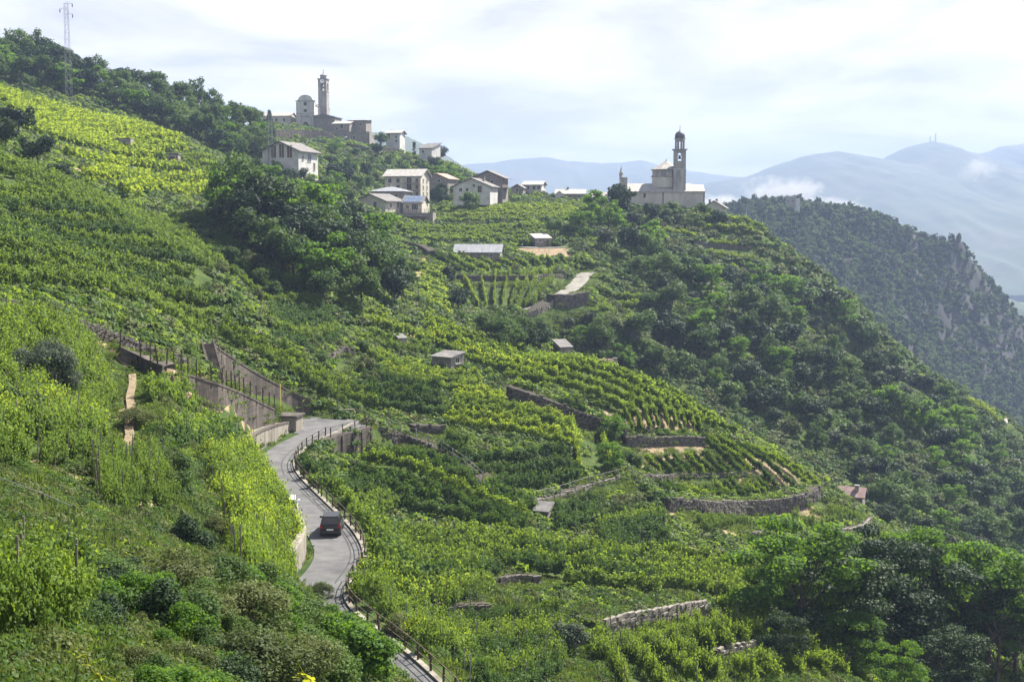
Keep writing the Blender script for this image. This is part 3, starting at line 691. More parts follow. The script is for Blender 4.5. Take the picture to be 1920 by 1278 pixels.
ridge('mountain', 'blue mountain flank at the right behind the summit cloud', [(1700, 330), (1790, 302), (1840, 286), (1880, 274), (1920, 268), (2000, 258), (2150, 262), (2300, 300)], 5900, 2500, 1500, -180, M['far_wood'], 6)
ridge('mountain', 'low wooded ridge down in the valley at the far right', [(1780, 560), (1830, 545), (1860, 548), (1900, 566), (1960, 572), (2060, 590), (2250, 640)], 1900, 500, 500, -180, M['far_wood'], 8)

g = MB(); g.add([(-6900, -40, -186), (6900, -40, -186), (6900, 8700, -186), (-6900, 8700, -186)], [(0, 1, 2, 3)])
tag(g.build('valley_floor', M['far_wood']), 'hazy valley floor far below the hills', kind='structure')

# the rocky spur across the ravine: its own survey
SPUR = """1404 405 880;1430 394 900;1480 390 920;1560 391 940;1640 410 950;1700 438 950;1760 464 940;1805 480 930;1818 532 925;1858 580 920;1895 612 915;1918 668 905;1980 720 900
1450 440 850;1500 480 830;1560 470 880;1600 520 850;1650 470 905;1700 520 885;1750 540 895;1800 560 896;1850 630 890
1560 560 790;1620 620 780;1700 620 835;1760 640 850;1830 660 868;1880 680 876;1640 600 800;1720 700 770;1800 720 800;1900 740 840;1700 650 740;1660 610 745;1960 800 840;1860 760 780;1420 520 760"""
SW = np.array([at(*s) for s in _tab(SPUR)] + [np.array(s) for s in _tab("""120 1000 -30;180 1010 -40;240 1010 -45;290 1000 -50;330 990 -60;100 960 -40;200 1060 -100;300 1060 -110;400 1000 -120;120 1060 -100;260 720 -130;350 760 -160;200 640 -140;160 700 -110;130 760 -70;380 880 -150;100 800 -60;420 940 -170""")])
def spur_fit():
    n = len(SW); s = 300.0; x, y = SW[:, 0] / s, SW[:, 1] / s
    A = np.zeros((n + 3, n + 3)); A[:n, :n] = _k((x[:, None] - x) ** 2 + (y[:, None] - y) ** 2) + np.eye(n) * 1e-5
    A[:n, n:] = np.c_[np.ones(n), x, y]; A[n:, :n] = A[:n, n:].T
    w = np.linalg.solve(A, np.r_[SW[:, 2], 0, 0, 0])
    gx, gy = np.meshgrid(np.arange(70, 460, 2.2), np.arange(600, 1090, 2.2)); a = (gx / s).ravel(); b = (gy / s).ravel()
    z = np.zeros(a.size)
    for k in range(0, a.size, 20000):
        z[k:k + 20000] = _k((a[k:k + 20000, None] - x) ** 2 + (b[k:k + 20000, None] - y) ** 2) @ w[:n] + w[n] + w[n + 1] * a[k:k + 20000] + w[n + 2] * b[k:k + 20000]
    return gx, gy, z.reshape(gx.shape)
sgx, sgy, sgz = spur_fit()
# craggy relief: ribs down the slope
r_ = np.random.default_rng(5); rel = np.zeros(sgz.shape)
for k in range(6):
    f = 0.035 * 1.75 ** k; a = r_.uniform(0, 6.28, 4)
    rel += (1.0 / 1.55 ** k) * np.abs(np.sin(sgx * f + 0.35 * sgy * f + a[0] + 1.4 * np.sin(sgy * f * 0.6 + a[1]))) * np.cos(sgy * f * 0.5 + a[2] + np.sin(sgx * f * 0.7 + a[3]))
gz_y, gz_x = np.gradient(sgz, 2.2); steep = np.clip((np.hypot(gz_x, gz_y) - 0.25) / 0.6, 0, 1)
sgz = np.maximum(sgz + rel * (1.0 + 5.0 * steep), -184)
def spur_h(x, y):
    a = np.clip((np.asarray(x, float) - 70) / 2.2, 0, sgz.shape[1] - 1.001); b = np.clip((np.asarray(y, float) - 600) / 2.2, 0, sgz.shape[0] - 1.001)
    i = a.astype(int); j = b.astype(int); fa = a - i; fb = b - j
    return (sgz[j, i] * (1 - fa) + sgz[j, i + 1] * fa) * (1 - fb) + (sgz[j + 1, i] * (1 - fa) + sgz[j + 1, i + 1] * fa) * fb
idx = np.arange(sgz.size).reshape(sgz.shape)
f = np.stack([idx[:-1, :-1], idx[:-1, 1:], idx[1:, 1:], idx[1:, :-1]], -1).reshape(-1, 4)
tag(link('rocky_hill', np_mesh('rocky_hill', np.stack([sgx, sgy, sgz], -1).reshape(-1, 3), f, M['rock'], True)), 'wooded rocky hill with cliffs across the ravine', kind='structure')
# woods on it: dense on the gentle ground, clinging in places on the cliffs
n = 44000
x = r_.uniform(75, 450, n); y = r_.uniform(640, 1040, n); z = spur_h(x, y)
st = np.hypot(spur_h(x + 2, y) - z, spur_h(x, y + 2) - z) / 2
keep = (r_.random(n) < np.clip(1.3 - 0.6 * st, 0.28, 1)) & (z > -180) & (np.sin(x * 0.11 + 1) * np.sin(y * 0.09 + 2) + r_.normal(size=n) * 0.5 > -0.8)
x, y, z = x[keep], y[keep], z[keep]; hx = at(1482, 388, 905); k9 = np.hypot(x - hx[0], y - hx[1]) > 11; x, y, z = x[k9], y[k9], z[k9]; n = len(x)
far_protos = [make_tree('round', 6, 260, 0.85, M['tree'], 501, False)[0], make_tree('bush', 4.5, 200, 0.8, M['tree_dark'], 502, False)[0], make_tree('tall', 8, 260, 0.8, M['tree_dark'], 503, False)[0], make_tree('bush', 4, 200, 0.8, M['scrub'], 504, False)[0]]
s_ = r_.uniform(0.45, 1.0, n)
scatter('hill_woods', 'dense woods covering the rocky hill across the ravine', np.c_[x, y, z - 0.4], r_.uniform(0, 6.28, n), np.c_[s_, s_, s_ * r_.uniform(0.8, 1.2, n)], r_.choice(4, n, p=[0.35, 0.3, 0.15, 0.2]), far_protos)
_c = at(1660, 600, 850); 
# low cloud hanging on the mountain side
def low_cloud(label, px, py, D, wpx, hpx, seed, dens):
    k = D / F; p = at(px, py, D); b = MB(); r = np.random.default_rng(seed)
    n = 18; prof = [(math.sin(math.pi * i / n) + 0.001, -math.cos(math.pi * i / n)) for i in range(n + 1)]
    b.lathe(prof, (0, 0, 0), 24); o = b.build('low_cloud', cloud_mat(seed, dens, wpx * k), None, True, tuple(p)); o.scale = (wpx * k / 2, wpx * k * 0.45, hpx * k / 2)
    return tag(o, label, 'cloud')
def cloud_mat(seed, dens, size):
    m, t, out = new_mat('mist'); tcn = N(t, 'ShaderNodeTexCoord'); v = tcn.outputs['Object']
    ln = N(t, 'ShaderNodeVectorMath', operation='LENGTH'); t.links.new(v, ln.inputs[0])
    mp = N(t, 'ShaderNodeMapping'); mp.inputs['Location'].default_value = (seed * 3.1, seed * 1.7, 0); mp.inputs['Scale'].default_value = (1, 1, 0.6); t.links.new(v, mp.inputs[0])
    a = N(t, 'ShaderNodeMath', operation='SUBTRACT'); t.links.new(noise(t, 1.9, 5, 0.62, mp.outputs[0], 0.4), a.inputs[0])
    q = N(t, 'ShaderNodeMath', operation='MULTIPLY_ADD'); q.inputs[1].default_value = 0.36; q.inputs[2].default_value = 0.22; t.links.new(ln.outputs['Value'], q.inputs[0]); t.links.new(q.outputs[0], a.inputs[1])
    mr_ = N(t, 'ShaderNodeMapRange'); mr_.inputs['From Max'].default_value = 0.22; mr_.inputs['To Max'].default_value = dens; t.links.new(a.outputs[0], mr_.inputs['Value'])
    pv = N(t, 'ShaderNodeVolumePrincipled'); pv.inputs['Color'].default_value = (0.97, 0.97, 0.97, 1); t.links.new(mr_.outputs[0], pv.inputs['Density']); t.links.new(pv.outputs[0], out.inputs[1]); return m
low_cloud('ragged white low cloud drifting before the blue mountain beside the church', 1468, 362, 2600, 190, 76, 3, 0.028)
low_cloud('thin white cloud streak just above the rocky hill', 1560, 384, 2400, 150, 36, 5, 0.018)
low_cloud('small white cloud clinging below the mountain summit at right', 1836, 316, 2600, 92, 50, 8, 0.014)
low_cloud('faint cloud wisp right behind the grey church', 1345, 384, 2600, 150, 50, 11, 0.018)
# the air
hz = MB(); hz.box(-7000, 7000, -60, 8800, -188, 430)
m, t, o_ = new_mat('air'); pv = N(t, 'ShaderNodeVolumePrincipled'); pv.inputs['Color'].default_value = (0.42, 0.54, 0.81, 1); pv.inputs['Density'].default_value = 0.0002; pv.inputs['Anisotropy'].default_value = 0.1
t.links.new(pv.outputs[0], o_.inputs[1]); M['air'] = m
tag(hz.build('haze', m), 'thin blue summer haze filling the valley', kind='stuff')
# ================================================================ road
def ribbon(P, half_l, half_r, dz=0.0):
    """edges of a band along a plan polyline"""
    P = np.asarray(P, float); d = np.gradient(P[:, :2], axis=0); d = unit(d); nl = np.c_[-d[:, 1], d[:, 0]]
    L_ = P.copy(); L_[:, :2] += nl * half_l; L_[:, 2] += dz; R_ = P.copy(); R_[:, :2] -= nl * half_r; R_[:, 2] += dz
    return L_, R_
def strip(name, A, B, mat):
    n = len(A); v = np.vstack([A, B]); k = np.arange(n - 1)
    f = np.stack([k, k + n, k + n + 1, k + 1], 1)
    return np_mesh(name, v, f, mat, True)
A_, B_ = ribbon(ROAD, ROAD_HALF, ROAD_HALF)
road = tag(link('road', strip('road', A_, B_, M['asphalt'])), 'narrow grey asphalt road winding along the vineyards', kind='structure')
b = MB(); pp_ = [tuple(p + np.array([0, 0, 0.004])) for p in PAD]; b.add(pp_, [tuple(range(len(pp_)))])
tag(b.build('road_turning_place', M['asphalt']), 'flat asphalt turning place at the hairpin', kind='structure')
def wander(P, off, amp, seed):
    r = np.random.default_rng(seed); n = len(P); w = np.interp(np.arange(n), np.linspace(0, n, 9), r.normal(size=9) * amp)
    d = unit(np.gradient(P[:, :2], axis=0)); Q = P.copy(); Q[:, 0] -= -d[:, 1] * (off + w); Q[:, 1] -= d[:, 0] * (off + w); return Q
nr_ = len(ROAD); print("ROAD", nr_)
for off, a0, a1 in ((0.75, int(nr_ * 0.3), int(nr_ * 0.62)), (0.45, int(nr_ * 0.68), nr_ - 2)):
    Q = resample(wander(ROAD, off, 0.35, int(off * 100))[a0:a1], 0.5)
    if len(Q) > 3:
        A2, B2 = ribbon(Q, 0.055, 0.055, 0.006)
        link('tar_seam', strip('tar_seam', A2, B2, M['tar']), road)
# kerb on the valley side
A3, B3 = ribbon(ROAD, -ROAD_HALF, ROAD_HALF + 0.32)
b = MB()
for k in range(len(A3) - 1):
    p0, p1, q1, q0 = A3[k], A3[k + 1], B3[k + 1], B3[k]
    up = np.array([0, 0, 0.14]); dn = np.array([0, 0, -0.5])
    b.add([p0 + dn, p1 + dn, q1 + dn, q0 + dn, p0 + up, p1 + up, q1 + up, q0 + up], [(0, 1, 2, 3), (4, 7, 6, 5), (0, 4, 5, 1), (1, 5, 6, 2), (2, 6, 7, 3), (3, 7, 4, 0)])
link('kerb', b.mesh('kerb', M['concrete_pale']), road)

def drape_path(name, label, px, width, mat, lift=0.12):
    if isinstance(px, str): P = LANES[px]; lift = 0.05
    else: P = resample(np.array([hit1(a, c) for a, c in px]), 1.5); P[:, 2] = hgt(P[:, 0], P[:, 1])
    A, B = ribbon(P, width / 2, width / 2)
    for E in (A, B): E[:, 2] = P[:, 2] + lift
    return tag(link(name, strip(name, A, B, mat)), label, kind='structure')
drape_path('path', 'pale concrete lane curving round the stone bend wall', 'lane', 3.8, M['gravel_path'], 0.25)
drape_path('path', 'narrow tan footpath climbing beside the left pergola plot', 'tan_path', 0.6, M['tan_earth'])
drape_path('path', 'pale lane climbing to the white gabled house', 'climb', 3.0, M['gravel_path'], 0.2)
drape_path('path', 'gravel yard track beside the stone shed roof', 'yard', 4.8, M['gravel_path'], 0.25)
drape_path('path', 'tan footpath round the rim of the big curved terrace', [(1262, 932), (1330, 937), (1400, 938), (1465, 934), (1508, 924), (1533, 909)], 0.8, M['gravel_path'], 0.14)

# ================================================================ walls
stone_src = []
for k in range(10):
    r = np.random.default_rng(900 + k); b = MB(); b.box(-0.5, 0.5, -0.5, 0.5, -0.5, 0.5)
    me_v = [tuple(np.array(p) * (1 - 0.16 * r.random(3)) + r.normal(size=3) * 0.035) for p in b.v]
    b.v = me_v; stone_src.append((b, b.mesh('stone', M['stone']), None))
stone_pale_src = []
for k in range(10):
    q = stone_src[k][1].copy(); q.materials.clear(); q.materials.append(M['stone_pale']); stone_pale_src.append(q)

def wall_frame(P):
    d = unit(np.gradient(P[:, :2], axis=0)); n = np.c_[d[:, 1], -d[:, 0]]
    if P[-1, 0] < P[0, 0]: n = -n                           # towards the viewer's side
    return d, n

def prism_wall(name, P, foot, th, mat, parent, sink=0.6, front=0.0):
    d, n = wall_frame(P); b = MB()
    for k in range(len(P) - 1):
        f0, f1 = P[k].copy(), P[k + 1].copy(); n0 = np.r_[n[k], 0]; n1 = np.r_[n[k + 1], 0]
        a0, a1 = f0 + n0 * front, f1 + n1 * front; c0, c1 = f0 - n0 * th, f1 - n1 * th
        z0, z1 = min(foot[k], P[k, 2] - 0.2) - sink, min(foot[k + 1], P[k + 1, 2] - 0.2) - sink
        lo = lambda p, z: np.array([p[0], p[1], z])
        b.add([lo(a0, z0), lo(a1, z1), lo(c1, z1), lo(c0, z0), a0, a1, c1, c0], [(0, 3, 2, 1), (4, 5, 6, 7), (0, 1, 5, 4), (2, 3, 7, 6)] + ([(3, 0, 4, 7)] if k == 0 else []) + ([(1, 2, 6, 5)] if k == len(P) - 2 else []))
    return b.build(name, mat, parent)

def stone_wall(key, label, single=False, pale=False, size=0.4):
    w = WALLS[key]; P = w['top']; foot = w['foot']
    c = P.mean(0); t0 = thing('stone_wall', label, 'stone wall', (c[0], c[1], foot.min()), group='dry stone terrace walls')
    P = P - np.r_[c[:2], foot.min()]; foot = foot - foot.min()
    prism_wall('core', P - np.array([0, 0, 0.06]), foot, 0.6 + (w['D'] + C0) * 0.0075, M['mortar'], t0)
    d, n = wall_frame(P); S = np.r_[0, np.cumsum(np.linalg.norm(np.diff(P[:, :2], axis=0), axis=1))]
    r = np.random.default_rng(sum(map(ord, key))); big = MB(); cnt = 0
    hmax = (P[:, 2] - foot).max() + 0.4; z = -0.15; course = size * 0.55
    while z < hmax:
        ch = course * r.uniform(0.75, 1.3); s = r.uniform(0, size)
        while s < S[-1]:
            L = size * r.uniform(0.6, 1.7); m_ = s + L / 2
            x, y, zt, zf = (np.interp(m_, S, a) for a in (P[:, 0], P[:, 1], P[:, 2], foot))
            zz = zf + z + ch / 2 + r.normal() * 0.02
            if zz < zt + r.normal() * 0.06:
                k = min(int(np.searchsorted(S, m_)), len(P) - 1); nn = n[k]; ang = math.atan2(nn[0], -nn[1])
                dep = 0.34; off = r.uniform(-0.05, 0.07)
                loc = (x + nn[0] * off, y + nn[1] * off, zz)
                sc = (L * 0.95, dep, ch * 0.93); rot = (r.normal() * 0.04, r.normal() * 0.05, ang + r.normal() * 0.06)
                if single and cnt < 298:
                    link('stone', (stone_pale_src if pale else [q[1] for q in stone_src])[r.integers(10)], t0, loc, rot, sc); cnt += 1
                else:
                    Mx = Matrix.LocRotScale(Vector(loc), __import__('mathutils').Euler(rot), Vector(sc)); sb = stone_src[r.integers(10)][0]
                    big.add([Mx @ Vector(v) for v in sb.v], sb.f)
            s += L
        z += ch
    if big.v:
        o = big.build('stones', M['stone_pale' if pale else 'stone'], t0); o['kind'] = 'stuff'
    return t0

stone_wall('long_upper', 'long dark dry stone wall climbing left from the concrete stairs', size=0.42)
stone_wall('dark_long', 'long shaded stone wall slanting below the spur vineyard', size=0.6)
stone_wall('trellis', 'straight stone wall under the row of upright vine trellises', size=0.5)
stone_wall('nose_big', 'tall curved stone wall carrying the big rounded terrace', size=0.55)
stone_wall('nose_low', 'low curved stone wall round the lower terrace near the red roofed hut', size=0.5, pale=True)
stone_wall('bright', 'sunlit curved dry stone wall among the lower vines', True, True, 0.62)
stone_wall('small_low', 'short reddish stone wall behind pale posts below the road', True, False, 0.5)
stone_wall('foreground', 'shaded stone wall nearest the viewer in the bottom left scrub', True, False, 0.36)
stone_wall('plot_edge', 'short stone wall at the foot of the dark plot beyond the hairpin', size=0.45)
stone_wall('upper_field', 'thin straight stone wall between the shed plot and the striped plot', size=0.6)
stone_wall('far_curve', 'short dark curved wall left of the zinc roofed shed', size=0.7)
stone_wall('thin_edge', 'low pale stone edge between the two tiers of the rounded terrace', size=0.5)
stone_wall('scrub_edge', 'overgrown rubble wall in the scrub below the small slate hut', size=0.5)
stone_wall('low_right', 'small pale stone wall low down beside the robinia grove', size=0.5, pale=True)
stone_wall('path_edge', 'low pale wall along the curving path under the dark plot', size=0.45, pale=True)
stone_wall('left_terrace', 'stone wall under the yellow vineyard left of the ruined hut', size=0.6, pale=True)
stone_wall('ruin_terrace', 'broken stone wall beside the ruined hut in the yellow terraces', size=0.6, pale=True)
stone_wall('mid_left', 'crumbling rocky wall above the bright plot behind the hairpin', size=0.6)
stone_wall('hut_edge', 'low stone edge of the footpath running right from the hairpin', size=0.5)
stone_wall('nose_top', 'upper low stone wall of the vineyard right of the church', size=0.7)
stone_wall('nose_mid', 'lower low stone wall of the vineyard right of the church', size=0.7)
stone_wall('churchyard', 'dark terrace wall carrying the hilltop church on the left', size=0.9)
stone_wall('village_low', 'dark retaining wall under the ruined village houses', size=0.9)
stone_wall('bend_wall', 'dark ivy stained stone wall carrying the bend of the lane', size=0.5)
stone_wall('bend_low', 'pale stone wall along the lower end of the lane', size=0.5, pale=True)

def concrete_wall(key, label, joints=4.0):
    w = WALLS[key]; P = w['top']; foot = w['foot']; c = P.mean(0); z0 = foot.min()
    t0 = thing('retaining_wall', label, 'retaining wall', (c[0], c[1], z0))
    P = P - np.r_[c[:2], z0]; foot = foot - z0
    th = 0.5 + (w['D'] + C0) * 0.0075; prism_wall('wall_face', P, foot, th, M[w.get('style', 'concrete')], t0)
    prism_wall('coping', P + np.array([0, 0, 0.12]), P[:, 2] - 0.02 + 0.0, 0.5, M['concrete'], t0, sink=-0.001, front=0.06)
    return t0
concrete_wall('concrete_low', 'stained concrete retaining wall under the left fence, streaked with shadow')
concrete_wall('concrete_up', 'triangular concrete retaining wall beside the stairs under two hedges')
concrete_wall('roadside', 'pale low concrete wall on the inside of the road bend')
# low wall on the uphill side of the bend by the car
_q = np.array([i for i in range(len(ROAD)) if 84 < ROAD[i, 1] < 101]); RW = A_[_q].copy(); _d2 = unit(np.gradient(RW[:, :2], axis=0)); RW[:, :2] += np.c_[-_d2[:, 1], _d2[:, 0]] * 0.55
RW[:, 2] = ROAD_Z + 1.5 + 0.4 * np.sin(np.linspace(0, 3.1, len(RW))); c = RW.mean(0); t0 = thing('retaining_wall', 'low tan wall under the vines on the uphill side of the bend', 'retaining wall', (c[0], c[1], ROAD_Z))
b = MB()
for k in range(len(RW) - 1):
    p0, p1 = RW[k] - np.r_[c[:2], ROAD_Z], RW[k + 1] - np.r_[c[:2], ROAD_Z]; n0, n1 = (np.r_[-_d2[j][1], _d2[j][0], 0] * 0.6 for j in (k, k + 1)); lo = lambda p: np.array([p[0], p[1], -0.5])
    b.add([lo(p0), lo(p1), lo(p1 + n1), lo(p0 + n0), p0, p1, p1 + n1, p0 + n0], [(0, 3, 2, 1), (4, 5, 6, 7), (0, 1, 5, 4), (2, 3, 7, 6)] + ([(3, 0, 4, 7)] if k == 0 else []) + ([(1, 2, 6, 5)] if k == len(RW) - 2 else []))
b.build('wall_face', M['concrete_pale'], t0)
# wall carrying the hairpin
E = HAIRPIN.copy(); E[:, 2] += 0.05; ft = hgt(E[:, 0], E[:, 1]); _dd, _nn = wall_frame(E); E[:, :2] += _nn * 0.55
ft = hgt(E[:, 0] + _nn[:, 0] * 1.2, E[:, 1] + _nn[:, 1] * 1.2) - 0.4; c = E.mean(0)
t0 = thing('retaining_wall', 'concrete wall carrying the outer edge of the hairpin bend', 'retaining wall', tuple(np.r_[c[:2], ft.min()]))
prism_wall('wall_face', E - np.r_[c[:2], ft.min()], ft - ft.min(), 0.9, M['concrete'], t0)
b = MB()
for k in range(0, len(E), 2):
    p = E[k] - np.r_[c[:2], ft.min()]; nn = np.r_[_nn[k], 0]; q = p + nn * 0.06
    b.box(-0.12, 0.12, -0.06, 0.1, ft[k] - ft.min() - 0.5, p[2] - 0.1, Matrix.Translation((q[0], q[1], 0)) @ Matrix.Rotation(math.atan2(_dd[k][1], _dd[k][0]), 4, 'Z'))
b.build('rib', M['concrete'], t0)

# ================================================================ railings and fences
post_iron = MB().box(-0.05, 0.05, -0.05, 0.05, -0.3, 1.0).mesh('post', M['iron'])
post_pale = MB().box(-0.05, 0.05, -0.05, 0.05, -0.3, 1.0).mesh('post', M['paling'])
post_wood = MB().tube((0, 0, -0.3), (0, 0, 1.0), 0.045, 0.035, 5).mesh('post', M['stake'])
def railing(name, label, cat, P, every, height, post, rail_mat, rails=(0.55, 1.0), r_=0.03, wire=False, group=None):
    Q = resample(P, every); t0 = thing(name, label, cat, tuple(Q[0]), group=group)
    rr = np.random.default_rng(len(Q)); Q = Q - Q[0]
    for p in Q: link('post', post, t0, tuple(p), (rr.normal() * 0.04, rr.normal() * 0.04, rr.random()), (1, 1, height * rr.uniform(0.95, 1.08)))
    for h in rails:
        b = MB()
        for k in range(len(Q) - 1): b.tube(Q[k] + np.array([0, 0, height * h]), Q[k + 1] + np.array([0, 0, height * h]), r_, r_, 4)
        b.build('wire' if wire else 'rail', rail_mat, t0)
    return t0
A4, B4 = ribbon(ROAD, -ROAD_HALF - 0.18, ROAD_HALF + 0.18)
B4 = B4[:max(20, len(B4) - 8)]
k1 = int(len(B4) * 0.36); k2 = int(len(B4) * 0.64)
railing('railing', 'rusty iron railing beside the road at the lower right corner', 'railing', B4[:k1], 2.0, 1.05, post_iron, M['iron'], group='iron railings along the road')
railing('railing', 'rusty iron railing round the outside of the bend by the parked car', 'railing', B4[k1:k2], 2.2, 1.05, post_iron, M['iron'], group='iron railings along the road')
railing('railing', 'rusty iron railing between the car and the hairpin', 'railing', B4[k2:], 2.2, 1.05, post_iron, M['iron'], group='iron railings along the road')
rim = np.vstack([E[2:] - np.c_[_nn[2:] * 0.25, np.zeros(len(E) - 2)], [on_level(690, 790, ROAD_Z), on_level(668, 783, ROAD_Z)]])
railing('railing', 'iron railing on top of the hairpin wall', 'railing', rim, 2.4, 1.1, post_iron, M['iron'], group='iron railings along the road')
Pl = WALLS['concrete_low']['top']
railing('fence', 'rusty post fence along the top of the long stained concrete wall', 'fence', Pl - np.array([0, 0, 0.0]), 2.1, 1.7, post_iron, M['iron'], rails=(0.5, 0.95), r_=0.022)
Ph = WALLS['hut_edge']['top'][::-1]
railing('fence', 'pale post and wire fence along the footpath right of the hairpin', 'fence', Ph, 2.6, 1.3, post_pale, M['steel'], rails=(0.5, 0.92), r_=0.018, wire=True)
Pp = WALLS['path_edge']['top']
railing('fence', 'pale handrail along the curving path below the dark plot', 'fence', Pp, 3.0, 0.9, post_pale, M['paling'], rails=(0.98,), r_=0.022)
q0, q1, q2 = hit1(-10, 925), hit1(70, 955), hit1(135, 985)
railing('handrail', 'pale pipe handrail going down through the left foreground vines', 'handrail', np.array([q0, q1, q2]), 4.0, 0.8, post_iron, M['steel'], rails=(0.55, 0.98), r_=0.018)

# stairs between the stone wall and the concrete wall
p0 = hit1(411, 722); p1 = at(389, 640, p0[1] + 3.6); nst = 22
st = thing('stairs', 'steep concrete stairs climbing between the stone wall and the concrete wall', 'stairs', tuple(p0))
dv = (p1 - p0) / nst; ang = math.atan2(dv[1], dv[0]) - math.pi / 2
step = MB().box(-0.5, 0.5, -0.25, 0.25, -0.2, 0.0).mesh('step', M['concrete'])
for k in range(nst): link('step', step, st, tuple(dv * k), (0, 0, ang))
for s_ in (-0.62, 0.62):
    b = MB(); ox, oy = math.cos(ang) * s_, math.sin(ang) * s_
    up = np.array([0, 0, 0.25]); a_ = np.array([ox, oy, 0]); e_ = dv * nst + a_
    for u in (-1,):
        w_ = np.array([math.cos(ang), math.sin(ang), 0]) * 0.11
        b.add([a_ - w_ - up * 5, a_ + w_ - up * 5, e_ + w_ - up * 5, e_ - w_ - up * 5, a_ - w_ + up, a_ + w_ + up, e_ + w_ + up, e_ - w_ + up], [(0, 3, 2, 1), (4, 5, 6, 7), (0, 1, 5, 4), (1, 2, 6, 5), (2, 3, 7, 6), (3, 0, 4, 7)])
    b.build('side_wall', M['concrete'], st)
b = MB(); 
for k in range(0, nst + 1, 5): q = dv * k + np.array([math.cos(ang), math.sin(ang), 0]) * 0.8; b.tube(q, q + np.array([0, 0, 1.1]), 0.03)
q = np.array([math.cos(ang), math.sin(ang), 0]) * 0.8 + np.array([0, 0, 1.1]); b.tube(q, q + dv * nst, 0.03)
b.build('handrail', M['iron'], st)

# concrete shelter and poles at the hairpin
s0 = on_level(543, 806, ROAD_Z); k = s0[1] / F
t0 = thing('shelter', 'small flat roofed concrete shelter at the hairpin bend', 'shelter', tuple(s0), R(-12))
w2 = 19 * k; h_ = 27 * k
MB().box(-w2, w2, -0.9, 1.3, -0.2, h_).build('wall', M['concrete_pale'], t0)
MB().box(-w2 - 0.2, w2 + 0.2, -1.1, 1.5, h_ + 0.002, h_ + 0.2).build('roof', M['concrete'], t0)
MB().box(-w2 * 0.55, w2 * 0.1, -0.96, -0.903, -0.1, h_ * 0.72).build('door', M['iron'], t0)
p = hit1(526, 776); t0 = thing('marker_pole', 'thin yellow pole standing at the right end of the concrete wall fence', 'pole', tuple(p))
MB().tube((0, 0, -0.3), (0, 0, 58 * p[1] / F), 0.07, 0.06, 8).build('pole', M['yellow'], t0); MB().box(-0.15, 0.15, -0.15, 0.15, -0.3, 0.15).build('base', M['concrete'], t0)
for (px, y0, y1, lb) in ((622, 783, 752, 'dark lamp post left of the hairpin railing'), (634, 783, 700, 'tall thin wooden pole behind the hairpin')):
    p = on_level(px, y0, ROAD_Z); t0 = thing('lamp_post', lb, 'post', tuple(p)); hh = (y0 - y1) * p[1] / F
    MB().tube((0, 0, -0.3), (0, 0, hh), 0.06, 0.045, 8).build('pole', M['iron'] if px < 630 else M['stake'], t0)
    if px < 630: MB().lathe([(0.05, 0), (0.16, 0.06), (0.16, 0.12), (0.03, 0.2)], (0, 0, hh), 8).build('lamp_head', M['iron'], t0)
    else: MB().box(-0.3, 0.3, -0.03, 0.03, hh - 0.5, hh - 0.42).build('cross_arm', M['stake'], t0)
# low block wall behind the turning place
q0, q1 = on_level(638, 779, ROAD_Z), on_level(672, 781, ROAD_Z); c = (q0 + q1) / 2
t0 = thing('block_wall', 'low grey block wall behind the hairpin turning place', 'wall', tuple(c)); L_ = np.linalg.norm(q1 - q0) / 2; h3 = 14 * c[1] / F
blk = MB().box(-0.5, 0.5, -0.15, 0.15, -0.5, 0.5).mesh('block', M['concrete_pale'])
nb = int(2 * L_ / 0.62)
for i in range(nb):
    for j in range(3): link('block', blk, t0, (-L_ + 0.62 * (i + 0.5 + 0.25 * (j % 2)), rng.normal() * 0.015, h3 / 3 * (j + 0.5)), None, (0.6, 1.0, h3 / 3 - 0.02))
# ================================================================ buildings
def roof_gable(b, w, d, h, rise, over=0.5, th=0.22, axis='x'):
    """two roof slabs over a w x d plan (ridge along x or y) resting on walls h high"""
    half = (d if axis == 'x' else w) / 2; run = (w if axis == 'x' else d) / 2 + over
    s = rise / half; e = half + over; lo = h - s * over
    for sg in (-1, 1):
        prof = [(0, h + rise), (sg * e, lo), (sg * e, lo + th), (0, h + rise + th)]
        if sg > 0: prof = prof[::-1]
        b.prism(prof, -run, run, 'x' if axis == 'x' else 'y')
    return b
def roof_hip(b, w, d, h, rise, over=0.5, th=0.15):
    x, y = w / 2 + over, d / 2 + over; rx = max(0.0, x - y); ry = max(0.0, y - x)
    z = h - 0.1
    b.add([(-x, -y, z), (x, -y, z), (x, y, z), (-x, y, z), (-x, -y, z + th), (x, -y, z + th), (x, y, z + th), (-x, y, z + th), (-rx, -ry, h + rise), (rx, ry, h + rise)],
          [(0, 3, 2, 1), (0, 1, 5, 4), (1, 2, 6, 5), (2, 3, 7, 6), (3, 0, 4, 7)] + ([(4, 5, 9, 8), (5, 6, 9), (6, 7, 8, 9), (7, 4, 8)] if w >= d else [(4, 5, 8), (5, 6, 9, 8), (6, 7, 9), (7, 4, 8, 9)]))
    return b
